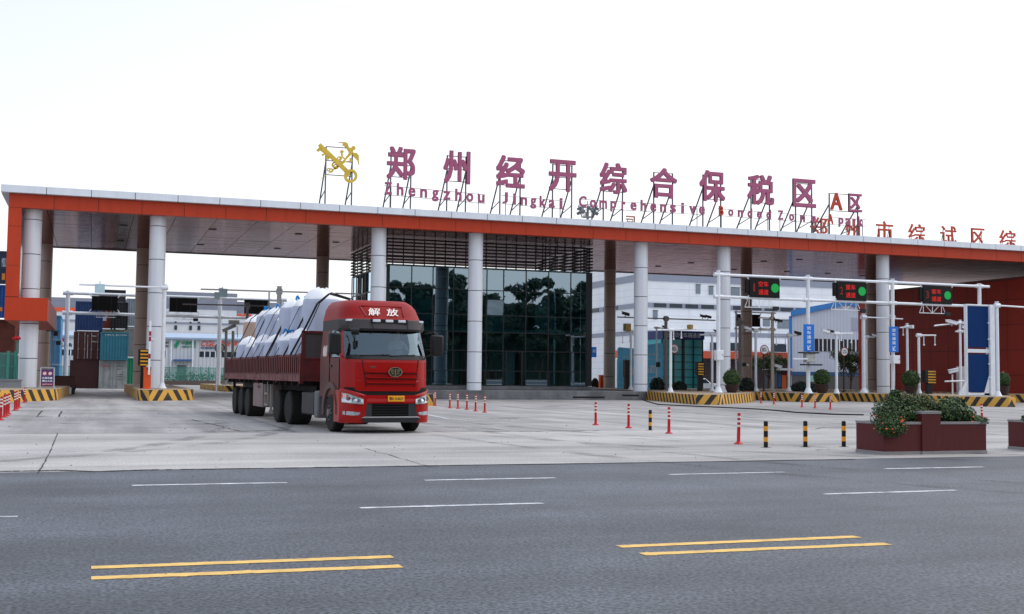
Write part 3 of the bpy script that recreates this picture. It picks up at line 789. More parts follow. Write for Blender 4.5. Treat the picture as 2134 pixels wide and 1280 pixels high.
# ---------------------------------------------------------------- poles with cameras and arms
def cambox(g, c, d=1, s=.34):
    g.box(c[0] - s * .9, c[0] + s * .9, c[1] - .12, c[1] + .12, c[2] - .02, c[2] + s * .55)
def pole(px, yb, yt, Y, rad, label, m=None, arms=(), cams=(), drops=(), boxes=(), flare=True, name='camera_pole', z0=HI, cat='pole'):
    m = m or polew
    x = at(px, (yb + yt) / 2, Y).x; zt = at(px, yt, Y).z
    r = thing(name, label, cat, (x, Y, z0))
    g = MB(); rad = rad * .72; g.cyl((0, 0, 0), (0, 0, zt - z0), rad, rad * .92, 14)
    if flare: g.cyl((0, 0, 0), (0, 0, .04), rad * 2.6, rad * 2.6, 14); g.cyl((0, 0, .04), (0, 0, .35), rad * 2.1, rad, 14)
    g.cyl((0, 0, zt - z0), (0, 0, zt - z0 + .04), rad * 1.2, rad * 1.2, 14)
    g.build('pole', m, r)
    def L(qx, qy):
        p = at(qx, qy, Y); return (p.x - x, 0, p.z - z0)
    for x0, y0, x1, y1 in arms:
        g = MB(); a, c = L(x0, y0), L(x1, y1); g.cyl((a[0], -.06, a[2]), (c[0], -.06, c[2]), .055, .055, 10)
        if x0 - 3 < px < x1 + 3: g.cyl((-.2, -.03, a[2] + (c[2] - a[2]) * (px - x0) / max(1, x1 - x0)), (.2, -.03, a[2] + (c[2] - a[2]) * (px - x0) / max(1, x1 - x0)), rad * 1.25, rad * 1.25, 10)
        g.build('arm', m, r)
    for q in cams:
        cx, cy, col, s = q; s *= .75; c = L(cx, cy); g = MB()
        d = random.uniform(-.5, .5)
        g.bar((c[0] - s, -.12, c[2] + s * .30), (c[0] + s, -.22, c[2] - s * .25), s * .75, s * .6); g.bar((c[0], -.06, c[2] - s * .8), (c[0], -.15, c[2]), .05)
        g.bar((c[0] - s * 1.15, -.1, c[2] + s * .72), (c[0] + s * 1.1, -.22, c[2] + s * .2), s * .9, .03)
        g.build('camera', camblack if col == 'k' else white, r, bevel=.01)
    for dx, dy, ln in drops:
        c = L(dx, dy); g = MB(); g.cyl((c[0], -.06, c[2]), (c[0], -.06, c[2] - ln), .03, .03, 8); g.cyl((c[0], -.06, c[2] - ln - .1), (c[0], -.06, c[2] - ln), .07, .05, 8)
        g.build('antenna', m, r)
    for bx0, bx1, by0, by1, col in boxes:
        a, c = L(bx0, by1), L(bx1, by0); g = MB(); g.box(a[0], c[0], -.45, -rad - .01 if abs((a[0] + c[0]) / 2) < .3 else .05, a[2], c[2])
        g.build('cabinet', {'w': white, 'k': camblack, 'y': mat('solar_yellow', (150, 122, 62), .5), 'g': poleg, 'b': mat('pale_blue_plate', (176, 202, 212), .5)}[col], r, bevel=.015)
    return r
pole(1315, 814, 690, 82, .13, 'short pole with a yellow plate left of the blue banners', arms=[(1294, 694, 1320, 690)], boxes=[(1299, 1310, 675, 690, 'y')], drops=[(1297, 694, .7), (1312, 692, .7)])
pole(1368, 806, 682, 88, .10, 'thin pole left of the teal booth with small black boxes', arms=[(1362, 683, 1390, 685)], cams=[(1383, 682, 'k', .25)], boxes=[(1366, 1371, 755, 765, 'k')])
pole(1387.5, 812, 660, 86, .2, 'tall grey pole bearing a long rail with dark cameras', poleg, arms=[(1286, 661, 1490, 668)], cams=[(1302, 655, 'k', .4), (1463, 660, 'k', .32), (1474, 661, 'k', .32)], flare=False)
pole(1397.5, 817.5, 688, 70.5, .13, 'white pole in front of the teal booth with two drop antennas', arms=[(1380, 688, 1450, 686)], drops=[(1403, 688, .55), (1419, 687, .5)], boxes=[(1432, 1438, 677, 686, 'y')])
pole(1484, 814, 695, 78, .13, 'pale pole just left of the first gantry post', arms=[(1458, 698, 1494, 696)], cams=[(1489, 690, 'k', .2)])
pole(1542, 812, 664, 90, .2, 'grey pole between two columns, dark camera halfway up', poleg, arms=[(1536, 672, 1562, 673)], cams=[(1552, 760, 'w', .35)], boxes=[(1545, 1550, 756, 764, 'k')], flare=False)
pole(1575, 817.5, 690, 80, .15, 'white pole behind the left row of flex posts with a camera arm', arms=[(1553, 690, 1605, 688)], cams=[(1556, 685, 'w', .36), (1564, 686, 'k', .22)], drops=[(1584, 689, .45), (1602, 689, .45)])
pole(1609, 812, 652, 82, .15, 'beige pole right of the 80t sign with a white camera', mat('beige_paint', (190, 176, 160), .5, var=.08), arms=[(1580, 662, 1612, 664), (1580, 685, 1612, 687)], cams=[(1615, 668, 'k', .3), (1622, 669, 'k', .3), (1619, 764, 'w', .4)])
pole(1644, 815, 695, 80, .15, 'pale pole before the blue trimmed warehouse corner', arms=[(1615, 701, 1666, 699)], cams=[(1660, 695, 'k', .36)], drops=[(1617, 701, .6), (1636, 700, .6)])
pole(1743, 818, 692, 70.2, .14, 'white pole beside the 120t sign, cameras on its left arm', arms=[(1715, 696, 1776, 695)], cams=[(1718, 691, 'w', .36), (1728, 691, 'k', .28)], drops=[(1752, 696, .4), (1773, 696, .55)])
pole(1799.5, 818, 655, 74, .2, 'thick pole at the left edge of the red building', arms=[(1796, 661, 1880, 665)], cams=[(1857, 660, 'w', .28)])
pole(1805.5, 816, 700, 76, .14, 'shorter pole close behind the thick pole by the red building', arms=[(1802, 702, 1822, 703)], cams=[(1820, 700, 'w', .25)])
pole(1891, 822, 675, 74, .14, 'pole with a round dome camera behind the third topiary', arms=[(1874, 683, 1893, 681)], boxes=[(1893, 1897, 678, 685, 'w')], drops=[(1881, 683, .5)])
pole(1915, 821.5, 696, 70, .14, 'white pole with a right hand arm and two drop antennas', arms=[(1912, 699, 1949, 699)], drops=[(1924, 700, .6), (1947, 700, .6)])
pole(2001.5, 822, 668, 68, .125, 'pole left of the blue panels with a cluster of cameras', arms=[(1946, 679, 2002, 673), (1990, 691, 2014, 690)], cams=[(1974, 671, 'w', .28), (1982, 673, 'w', .4), (2008, 675, 'g', .28), (2009, 684, 'w', .35)])
pole(2078.5, 829, 630, 62, .165, 'tall white pole right of the blue panels with a long arm', arms=[(2078, 637, 2190, 644)])
r = pole(1985, 826, 782, 66, .07, 'low post carrying a white bullet camera and a boom', arms=[(1968, 795, 2016, 794)], flare=False, cat='camera post')
g = MB(); g.bar((-.35, -.1, 1.58), (.3, -.2, 1.74), .2, .22); g.bar((-.42, -.1, 1.72), (.36, -.2, 1.88), .26, .03); g.build('camera', white, r, bevel=.02)
# white cabinet boxes hung on gantry posts
def cabinet(px0, px1, y0, y1, Y, label, canopy=False, m=None):
    a, c = at(px0, y1, Y), at(px1, y0, Y)
    r = thing('control_cabinet', label, 'cabinet', ((a.x + c.x) / 2, Y, a.z), 0)
    w, h = c.x - a.x, c.z - a.z
    g = MB(); g.box(-w / 2, w / 2, -.2, .2, 0, h); g.build('body', m or white, r, bevel=.02)
    g = MB(); g.box(-w / 2 + .03, w / 2 - .03, -.215, -.2, .04, h - .04); g.box(w * .3, w * .36, -.23, -.215, h * .45, h * .6, 1); g.build('door', [m or white, darkmetal], r, bevel=.004)
    if canopy:
        g = MB(); g.box(-w / 2 - .35, w / 2 + .25, -.3, .3, h, h + .1); g.box(-w / 2 - .2, w / 2 + .5, -.3, .3, -.22, -.12); g.box(-w - .7, -w / 2 + .1, -.25, -.1, h * .3, h * .45, 1); g.build('hood', [darkmetal, white], r)
    return r
cabinet(1491, 1505, 730, 751, YG - .4, 'white box strapped to the first gantry post')
cabinet(1677, 1696, 737, 755, YG - .45, 'grey box with dark hood on the middle gantry post', True, mat('cabinet_grey', (168, 170, 168), .5))
cabinet(1858, 1872, 741, 758, YG - .45, 'white box on the gantry post below the right lane sign')
cabinet(1997, 2018, 764, 823, 70, 'pale grey standing cabinet left of the blue panels', False, mat('cabinet_pale', (164, 160, 162), .6))
# blue double panel in a white frame
a, c = at(2014, 830, 63), at(2068, 636, 63)
r = thing('portal_frame', 'tall white frame holding two stacked blue panels', 'frame', ((a.x + c.x) / 2, 63, HI))
w, h = c.x - a.x, c.z - HI
pb = mat('panel_deep_blue', (12, 50, 100), 0.75, spec=.12, var=0.06, scale=30)
for z0, z1 in ((.25, h * .455), (h * .53, h - .12)):
    g = MB(); g.box(-w / 2 + .05, w / 2 - .42, -.06, .1, z0, z1); g.build('panel', pb, r)
g = MB(); g.box(w / 2 - .4, w / 2, -.22, .22, 0, h); g.box(-w / 2 - .02, -w / 2 + .04, -.15, .15, 0, h); g.box(-w / 2, w / 2 - .41, -.12, .12, h - .1, h)
g.box(-w / 2, w / 2 - .41, -.1, .1, h * .47, h * .51); g.box(-w / 2, w / 2 - .41, -.1, .1, .02, .2)
g.slab([(w / 2 - .9, 0), (w / 2 - .41, 0), (w / 2 - .41, 1.4)], -.1, .1); g.slab([(-w / 2 - .55, 0), (-w / 2 - .03, 0), (-w / 2 - .03, .9)], -.1, .1)
g.build('upright', polew, r, bevel=.02, smooth=False)
for s in (.2, .35, .62, .8): 
    g = MB(); g.cyl((w / 2 - .5, -.12, h * s), (w / 2 - .36, -.12, h * s), .05, .05, 8); g.build('bolt', white, r)
# round weight limit signs
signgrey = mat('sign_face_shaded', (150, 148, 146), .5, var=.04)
ringred = mat('sign_ring_red', (150, 36, 44), .5, var=.08)
blk = mat('sign_black', (24, 24, 28), .5)
def weight(px, py, rp, yb, Y, body, label, z0=HI, back=False, dark=False):
    c = at(px, py, Y); rr = rp * mpp(c)
    r = thing('weight_limit_sign', label, 'road sign', (c.x, Y, z0), 0, 'round weight limit signs')
    g = MB(); g.cyl((0, 0, 0), (0, 0, c.z - z0), .07, .07, 10); g.cyl((0, 0, 0), (0, 0, .1), .14, .14, 10); g.build('post', mat('sign_post_brown', (62, 52, 50), .7), r)
    g = MB(); g.cyl((0, -.11, c.z - z0), (0, -.08, c.z - z0), rr, rr, 32); g.build('rim', blk if dark else ringred, r)
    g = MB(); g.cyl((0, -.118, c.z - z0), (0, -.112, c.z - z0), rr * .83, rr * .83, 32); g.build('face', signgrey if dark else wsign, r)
    text('lettering', body[:-1], rr * (.92 if len(body) == 3 else 1.15), rr * .82, blk, r, (-rr * .14, -.122, c.z - z0), .004, .008)
    text('lettering', body[-1], rr * .16, rr * .36, blk, r, (rr * (.47 if len(body) == 3 else .58), -.122, c.z - z0 - rr * .2), .004, .008)
weight(1591.5, 729, 10.2, 813, 78, '80t', 'white 80t weight limit sign with red ring near the fifth column')
weight(1758, 733, 9.4, 818, 76, '120t', 'white 120t weight limit sign with red ring by the dark tree')
weight(1404, 727, 10.2, 813, 84, '80t', 'white 80t sign partly hidden by the pole at the teal booth')
r = weight(457.5, 725.5, 10.2, 802, 105, '80t', 'grey faced 80t sign with black ring left of the trailer', .5, dark=True)
# striped lane signal heads
def signal(px, y0, y1, wpx, yb, Y, label, bx=0, z0=HI):
    c = at(px, (y0 + y1) / 2, Y); w, h = wpx * mpp(c) * 1.08, (y1 - y0) * mpp(c)
    r = thing('toll_terminal', label, 'ticket terminal', (c.x, Y, z0), 0, 'black terminals with yellow bars')
    zc = c.z - z0
    g = MB(); g.slab([(-w / 2, zc - h * .38), (-w * .25, zc - h / 2), (w * .25, zc - h / 2), (w / 2, zc - h * .38), (w / 2, zc + h / 2), (-w / 2, zc + h / 2)], -.18, .22); g.box(-w * .25, w * .25, -.1, .15, 0, zc - h / 2)
    g.build('housing', black, r, bevel=.015)
    ym = mat('terminal_bar_yellow', (208, 150, 44), .5, var=.06)
    for i in range(5):
        z = zc + h * (.4 - .2 * i); g = MB(); g.slab([(w * (-.1 + bx) - w * .3, z - h * .045), (w * (-.1 + bx) + w * .42, z - h * .045), (w * (-.1 + bx) + w * .42, z + h * .04), (w * (-.1 + bx) - w * .3, z + h * .055)], -.2, -.185); g.build('bar', ym, r)
signal(299, 728, 764, 20, 806, 72.5, 'black terminal with yellow bars beside the orange barrier box', .1)
signal(1459, 756, 783, 17, 812, 78, 'black terminal with yellow bars in front of the teal booth')
signal(1936, 772, 800, 25, 820, 71, 'black terminal with yellow bars in front of the red building', .16)
r = thing('toll_terminal', 'dark terminal seen edge on against the first blue banner', 'ticket terminal', (at(1307, 780, 88).x, 88, HI), 0, 'black terminals with yellow bars')
g = MB(); g.box(-.22, .22, -.2, .2, 0, 2.3); g.box(-.28, .28, -.25, .25, 1.0, 2.4); g.build('housing', mat('terminal_brown', (50, 42, 40), .6), r, bevel=.02)
g = MB()
for z in (1.2, 1.5, 1.8, 2.1): g.box(.05, .27, -.27, -.26, z, z + .12)
g.build('bar', mat('terminal_bar_grey', (110, 106, 104), .6), r)
# barriers
borange = mat('barrier_orange', (214, 84, 36), .4, var=.06)
def barrier(px0, px1, y0, y1, Y, label, z0=HI, boom=None):
    a, c = at(px0, y1, Y), at(px1, y0, Y); w, h = c.x - a.x, max(.9, c.z - z0)
    r = thing('barrier_gate', label, 'barrier', ((a.x + c.x) / 2, Y, z0), 0, 'orange lane barriers')
    g = MB(); g.box(-w / 2, w / 2, -.2, .2, .03, h); g.box(-w / 2 - .03, w / 2 + .03, -.23, .23, h, h + .05); g.box(-w / 2 - .04, w / 2 + .04, -.25, .25, 0, .05); g.build('cabinet', borange, r, bevel=.015)
    if boom:
        bx, by0, by1 = boom; p0, p1 = at(bx, by1, Y), at(bx + .5, by0, Y)
        g = MB(); x = p0.x - r.location.x; zl = p0.z - z0; zh = p1.z - z0
        g.box(x - .06, x + .06, -.32, -.26, zl, zh)
        for f in (.30, .62, .72): g.box(x - .062, x + .062, -.325, -.255, zl + (zh - zl) * f, zl + (zh - zl) * (f + .085), 1)
        g.build('boom', [white, mat('boom_red', (150, 40, 44), .5)], r)
        g = MB(); g.cyl((x, -.26, zl + .35), (x, -.2, zl + .35), .12, .12, 12); g.build('hub', darkmetal, r)
    return r
barrier(298.5, 315, 767, 809, 71.5, 'orange barrier box with its white boom raised, on the second island', boom=(310, 669, 781))
barrier(1249, 1263, 783, 808, 96, 'orange barrier box standing right of the glass office', .3)
# topiary pots
def topiary(px, cy, rp, yb, Y, label):
    c = at(px, cy, Y); rr = rp * mpp(c)
    r = thing('potted_topiary', label, 'potted plant', (c.x, Y, HI), 0, 'ball clipped shrubs in pots')
    zc = c.z - HI; ph = max(.4, zc - rr * .9)
    g = MB(); g.lathe([(.30, 0), (.42, ph * .5), (.47, ph), (.52, ph), (.52, ph + .06), (.44, ph + .06), (.42, ph)], n=18); g.build('pot', mat('pot_dark_brown', (60, 42, 40), .6, var=.2), r)
    g = MB(); g.ball((0, 0, zc), rr * .78, 8, 3); g.leaves((0, 0, zc), (rr, rr, rr), 2600, .07, (0, 1, 2), .8, .1); g.leaves((0, 0, zc), (rr * 1.1, rr * 1.1, rr * 1.12), 120, .06, (1,), .95, .2)
    g.build('foliage', [leafC, leafB, leafA, leafD], r, smooth=False)
    g = MB(); g.cyl((0, 0, ph * .8), (0, 0, zc), .06, .05, 8); g.build('trunk', bark, r)
topiary(1525, 788, 17.5, 819, 70.5, 'ball clipped shrub in a pot beside the first gantry post')
topiary(1713, 787, 17, 820, 70.5, 'ball clipped shrub in a pot right of the middle gantry post')
topiary(1898, 790, 18, 824, 69.5, 'ball clipped shrub in a pot before the red building')
topiary(2089, 792, 15.5, 828, 66, 'ball clipped shrub in a pot behind the tall right pole')
# flex posts and bollards
def flexpost():
    r = thing('flex_post', 'x', 'flexible post', (0, 0, 0), 0, 'red and white flexible posts')
    g = MB(); g.lathe([(.11, 0), (.11, .02), (.06, .05), (.045, .08), (.04, .4), (.04, .73), (.035, .755), (.01, .76)], n=16); g.build('post', redp, r)
    for z in (.42, .53, .635): 
        g = MB(); g.cyl((0, 0, z), (0, 0, z + .05), .0425, .0425, 16, cap=False); g.build('reflective_band', reflw, r)
    return r
fp0 = flexpost()
FP = [(1539, 926, 'nearest red flex post, left of the striped bollards'), (1241.5, 886, 'flex post left of the middle forecourt pair'), (1310, 892.5, 'flex post left of the lone black and yellow bollard'), (1394, 904, 'flex post right of the lone black and yellow bollard'),
      (907, 846, 'flex post touching the truck right edge, by the striped island'), (937.5, 851, 'leftmost of five flex posts before the glass office'), (954.5, 852, 'second of five flex posts before the glass office'), (973, 854, 'middle of five flex posts before the glass office'), (991, 857.5, 'fourth of five flex posts before the glass office'), (1010, 860, 'rightmost of five flex posts before the glass office'),
      (1559.5, 838.5, 'flex post in front of the first right island end'), (1586, 841, 'second flex post right of the first right island end'), (1613, 843, 'third flex post of the far group before the beige pole'), (1671.5, 849, 'flex post below the middle gantry post, left of three'), (1698.5, 851, 'flex post between two others below the second topiary'), (1730.5, 853.5, 'flex post right of three below the second topiary'),
      (2047, 884, 'flex post sticking up behind the planter right half'), (1997.5, 868, 'flex post tip showing above the planter flowers'),
      (1, 876, 'flex post cut by the left picture edge'), (9, 870, 'front flex post of the left cluster'), (13.5, 867, 'second flex post of the left cluster'), (17.5, 863.5, 'third flex post of the left cluster'), (31, 856, 'front one of the second left trio'), (35, 853, 'middle one of the second left trio'), (39.5, 850, 'back one of the second left trio'), (51.5, 839.5, 'flex post against the leftmost striped island')]
first = True
for px, py, lab in FP:
    p = gp(px, py)
    tilt = random.gauss(0, .02)
    if first: fp0.location = p; fp0['label'] = lab; fp0.rotation_euler = (0, tilt, 0); first = False
    else:
        o = dup(fp0, lab, p); o.rotation_euler = (random.gauss(0, .02), tilt, random.uniform(0, 6))
def bollard():
    r = thing('bollard', 'x', 'bollard', (0, 0, 0), 0, 'black and yellow steel bollards')
    g = MB(); g.cyl((0, 0, 0), (0, 0, .6), .05, .05, 20); g.lathe([(.05, .6), (.04, .612), (.01, .614)], n=20); g.cyl((0, 0, 0), (0, 0, .008), .12, .12, 16); g.build('post', black, r)
    for z in (.135, .385):
        g = MB(); g.cyl((0, 0, z), (0, 0, z + .11), .052, .052, 20, cap=False); g.build('yellow_band', mat('bollard_yellow', (222, 150, 46), .45, var=.06), r)
    return r
b0 = bollard(); first = True
for px, py, lab in ((1596, 933, 'black and yellow bollard nearest the red flex post'), (1678.5, 932, 'black and yellow bollard, middle one of three left of the planter'), (1758.5, 931.5, 'black and yellow bollard closest to the flower planter'), (1355, 897, 'lone black and yellow bollard between two flex posts')):
    if first: b0.location = gp(px, py); b0['label'] = lab; first = False
    else: dup(b0, lab, gp(px, py))
# ---------------------------------------------------------------- the truck: local x to the picture's right, y towards its tail
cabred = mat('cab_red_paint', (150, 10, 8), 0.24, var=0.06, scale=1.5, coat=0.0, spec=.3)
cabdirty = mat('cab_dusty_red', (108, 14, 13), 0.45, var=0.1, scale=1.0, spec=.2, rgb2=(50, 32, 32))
visorg = mat('visor_grey_plastic', (62, 58, 60), 0.55, var=0.1, scale=3)
trim = mat('black_trim', (22, 22, 24), 0.5)
chrome = mat('chrome', (190, 186, 176), 0.18, 0.9, var=0.05)
wsg = mat_glass('windscreen_glass', (0.55, 0.62, 0.64), 0.07, 0.02)
steelrim = mat('wheel_rim_dusty', (116, 112, 108), 0.55, 0.2, var=0.25, scale=6)
TX, TY, TA = 7.57, 30.95, 0.08
truck = thing('truck_tractor', 'red heavy truck cab with dark windscreen turning out of the gate', 'truck', (TX, TY, 0), TA)
truck.scale = (1.07, 1.0, 1.0)
def lerp(a, c, t): return a + (c - a) * t
def prof(tab, z):
    for (z0, v0), (z1, v1) in zip(tab[:-1], tab[1:]):
        if z <= z1: return lerp(v0, v1, max(0, (z - z0) / (z1 - z0)))
    return tab[-1][1]
HWT = [(.9, 1.15), (1.9, 1.16), (2.05, 1.155), (2.8, 1.10), (3.1, 1.10), (3.42, 1.03), (3.55, .96), (3.65, .86)]
YFT = [(.9, .10), (1.2, .06), (2.0, .10), (2.1, .16), (2.8, .46), (2.84, .36), (3.08, .42), (3.12, .50), (3.42, .70), (3.55, .84), (3.65, 1.06)]
def fy(x, z, off=0.0):
    hw = prof(HWT, z); u = min(1, abs(x) / hw)
    return prof(YFT, z) + .10 * u * u + .38 * u ** 9 - off
NF = 24
def ring(z, back=2.62, off=0.0):
    hw = prof(HWT, z) + off; p = []
    fw = fy(hw * .9999, z)
    for i in range(5): p.append((-hw, lerp(back, fw + .03, i / 5), z))
    for i in range(NF + 1):
        t = -1 + 2 * i / NF; t = math.copysign(abs(t) ** .75, t)
        p.append((hw * t, fy(hw * t - 1e-4 * t, z) - off, z))
    for i in range(5): p.append((hw, lerp(fw + .03, back, (i + 1) / 5), z))
    return p
def cabpiece(name, zs, m, want, cap=None, off=0.0, par=None, bevel=0):
    g = MB(); rs = [ring(z, off=off) for z in zs]; n = len(rs[0])
    for r_ in rs: g.v += r_
    for j in range(len(zs) - 1):
        for i in range(n):
            k = (i + 1) % n
            if want(i, j, (rs[j][i][0] + rs[j][k][0]) / 2, (rs[j][i][1] + rs[j][k][1]) / 2):
                g.f.append([j * n + i, j * n + k, (j + 1) * n + k, (j + 1) * n + i]); g.m.append(0)
    if cap: g.f.append([(len(zs) - 1) * n + i for i in range(n)]); g.m.append(0)
    return g.build(name, m, par or truck, ang=40)
isf = lambda i: 5 <= i < 5 + NF
allw = lambda i, j, x, y: True
# front panel, sides, windscreen, visor, roof
cabpiece('front_panel', [1.14, 1.35, 1.5, 1.7, 1.9, 2.0, 2.05], cabred, lambda i, j, x, y: isf(i))
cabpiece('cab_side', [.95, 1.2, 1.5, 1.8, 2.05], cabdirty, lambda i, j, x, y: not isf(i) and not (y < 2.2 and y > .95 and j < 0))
win = lambda i, x: isf(i) and abs(x) < 1.07
cabpiece('windscreen', [2.05, 2.2, 2.4, 2.6, 2.8], wsg, lambda i, j, x, y: win(i, x))
for sg_ in (-1, 1): cabpiece('windscreen_pillar', [2.05, 2.2, 2.4, 2.6, 2.8], cabred, lambda i, j, x, y: isf(i) and not win(i, x) and x * sg_ > 0)
sidew = lambda i, y, x: (not isf(i)) and .55 < y < 1.35 and abs(x) > .9
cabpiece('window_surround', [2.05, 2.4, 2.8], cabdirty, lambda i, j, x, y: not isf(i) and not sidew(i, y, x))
cabpiece('side_window', [2.05, 2.4, 2.8], wsg, lambda i, j, x, y: sidew(i, y, x))
cabpiece('sun_visor', [2.78, 2.84, 3.08, 3.1], visorg, lambda i, j, x, y: isf(i), off=.05)
cabpiece('cab_side', [2.8, 3.1], trim, lambda i, j, x, y: not isf(i))
cabpiece('roof', [3.08, 3.12, 3.25, 3.42, 3.48, 3.55, 3.6, 3.65], mat('roof_dusty_red', (132, 12, 12), .45, var=.12, scale=1.2, spec=.15), allw, cap=True)
g = MB(); pr = [(-1.0, 3.22), (-.66, 3.52), (.66, 3.52), (.72, 3.22)]
zt = [fy(.4, z) for z in (3.24, 3.46)]
g.bar((-.50, fy(-.5, 3.2) - .012, 3.18), (-.62, fy(-.6, 3.46) - .01, 3.47), .03); g.bar((.52, fy(.5, 3.2) - .012, 3.2), (.52, fy(.5, 3.46) - .01, 3.47), .03); g.bar((-.62, fy(-.6, 3.46) - .012, 3.47), (.52, fy(.5, 3.46) - .012, 3.47), .03)
g.build('roof_panel_edge', mat('cab_red_edge', (120, 18, 18), .4), truck)
rl = mat('roof_lettering_white', (232, 222, 216), .5, var=.03)
for ch, x in (('解', -.27), ('放', .22)):
    o = text('character', ch, .34, .27, rl, truck, (x, fy(x, 3.31) - .012, 3.31), .012, .012, 0, .12); o.rotation_euler = (R(-38), 0, 0)
g = MB()
for x in (-.28, .06, .40): g.box(x - .1, x + .1, fy(x, 3.05) - .1, fy(x, 3.05), 3.02, 3.09)
g.box(-1.02, -.86, fy(-.95, 3.05) - .1, fy(-.95, 3.05) + .05, 3.03, 3.09); g.box(.93, 1.05, fy(.98, 3.05) - .1, fy(.98, 3.05) + .05, 3.03, 3.09)
g.build('marker_light', mat('marker_lens', (210, 214, 220), .2, coat=.5), truck, bevel=.012)
g = MB(); g.box(-.42, .56, fy(0, 3.05) - .065, fy(0, 3.05), 2.98, 3.1); g.build('marker_recess', trim, truck)
for xa, xb in ((-.42, -.36), (.56, .56)): g = MB(); g.bar((xa, fy(xa, 3.0) - .08, 3.0), (xb, fy(xb, 2.84) - .06, 2.82), .012); g.build('visor_seam', trim, truck)
# dark band under the windscreen, wipers
g = MB()
for i in range(20):
    xa, xb = -1.06 + 2.12 * i / 20, -1.06 + 2.12 * (i + 1) / 20
    g.add([(xa, fy(xa, 2.0) - .012, 2.0), (xb, fy(xb, 2.0) - .012, 2.0), (xb, fy(xb, 2.12) - .012, 2.12), (xa, fy(xa, 2.12) - .012, 2.12)], [(0, 1, 2, 3)])
g.build('cowl', trim, truck)
for x0, x1 in ((-.75, .0), (.02, .72)):
    g = MB(); g.tube([(x0, fy(x0, 2.1) - .03, 2.1), (x1, fy(x1, 2.13) - .035, 2.13)], .012); g.build('wiper', trim, truck)
# grille ridges and crease lines
def ridge(g, x0, x1, z, w=.035, d=.03, n=14, zs=0):
    for i in range(n):
        xa, xb = lerp(x0, x1, i / n), lerp(x0, x1, (i + 1) / n)
        a = (xa, fy(xa, z) - d, z); c = (xb, fy(xb, z) - d, z)
        g.bar(a, c, .06, w)
for z, xa, xb in ((1.66, -.64, .74), (1.51, -.61, .72), (1.37, -.59, .70)): g = MB(); ridge(g, xa, xb, z); g.build('grille_ridge', cabred, truck)
g = MB()
for z, xa, xb in ((1.625, -.63, .73), (1.475, -.60, .71), (1.335, -.58, .69)): ridge(g, xa, xb, z, .022, .004)
for xa, xb in ((-.70, -.60), (.80, .71)):
    for k in range(6):
        za, zb = 1.98 - .12 * k, 1.98 - .12 * (k + 1); xx, xy = lerp(xa, xb, k / 6), lerp(xa, xb, (k + 1) / 6)
        g.bar((xx, fy(xx, za) - .002, za), (xy, fy(xy, zb) - .002, zb), .02)
g.build('panel_gap', mat('panel_gap_dark', (52, 8, 10), .7), truck)
g = MB()
for s in (-1, 1): g.tube([(s * .72, fy(.72, 1.40) - .012, 1.40), (s * 1.0, fy(1.0, 1.46) - .01, 1.46)], .014, 6)
g.build('crease', cabred, truck)
# emblem: ring, dark field, winged one
ex, ez = .14, 1.66; ey = fy(ex, ez) - .05
g = MB(); n = 40
for i in range(n):
    a, c = 2 * math.pi * i / n, 2 * math.pi * (i + 1) / n
    for (ro, ri) in ((1.0, .86),):
        P4 = [(ex + .185 * q * math.cos(t), ez + .135 * q * math.sin(t)) for q, t in ((ro, a), (ro, c), (ri, c), (ri, a))]
        P4.reverse(); g.slab(P4, ey - .035, ey)
for s in (-1, 1):
    for z, l in ((.055, .1), (.005, .085), (-.045, .07)): g.box(ex + s * .035, ex + s * (.035 + l), ey - .03, ey - .012, ez + z - .012, ez + z + .012)
g.box(ex - .014, ex + .014, ey - .03, ey - .012, ez - .08, ez + .085); g.box(ex - .035, ex + .035, ey - .03, ey - .012, ez - .095, ez - .078)
g.build('emblem', mat('emblem_bronze', (176, 160, 128), .25, .8), truck)
g = MB(); P4 = [(ex + .165 * math.cos(2 * math.pi * i / n), ez + .12 * math.sin(2 * math.pi * i / n)) for i in range(n)]; g.slab(P4, ey - .012, ey + .03); g.build('emblem_field', trim, truck)
text('lettering', '一汽解放', .2, .045, chrome, truck, (-.46, fy(-.46, 1.79) - .006, 1.79), .004, .01)
# bumper: tall outer corners, low centre
def btop(x): 
    u = min(1, max(0, (abs(x - .04) - .62) / .56)); return 1.02 + .17 * u
def by(x, z):
    u = min(1, abs(x) / 1.19); return -.02 + .08 * u * u + .40 * u ** 10 + (.02 if z > .9 else 0) + max(0, .42 - z) * .25
xs = [-1.19 + 2.38 * i / 44 for i in range(45)]
g = MB()
for x in xs:
    zt = btop(x); zb = .30 if abs(x - .04) > .68 else .82
    col = [(x, by(x, zb) + .05, zb - .02)] + [(x, by(x, lerp(zb, zt, q)), lerp(zb, zt, q)) for q in (0, .12, .3, .5, .7, .88, .97)] + [(x, by(x, zt) + .03, zt + .012), (x, by(x, zt) + .22, zt + .012)]
    g.v += col
m_ = 10 if len(g.v) % 10 == 0 else len(g.v) // 45
for i in range(44):
    if abs(abs(xs[i] - .04) - .68) < .04 and abs(abs(xs[i + 1] - .04) - .68) < .09: pass
    for j in range(m_ - 1): g.f.append([i * m_ + j, (i + 1) * m_ + j, (i + 1) * m_ + j + 1, i * m_ + j + 1]); g.m.append(0)
for s, i in ((-1, 0), (1, 44)):
    x = xs[i]; pts_ = g.v[i * m_ + 1:i * m_ + m_ - 2]
    o = len(g.v); g.v += [(p[0], 1.0, p[2]) for p in pts_]
    for j in range(len(pts_) - 1):
        q = [i * m_ + 1 + j, i * m_ + 2 + j, o + j + 1, o + j]
        if s < 0: q.reverse()
        g.f.append(q); g.m.append(0)
g.build('bumper', cabred, truck, ang=42)
g = MB()
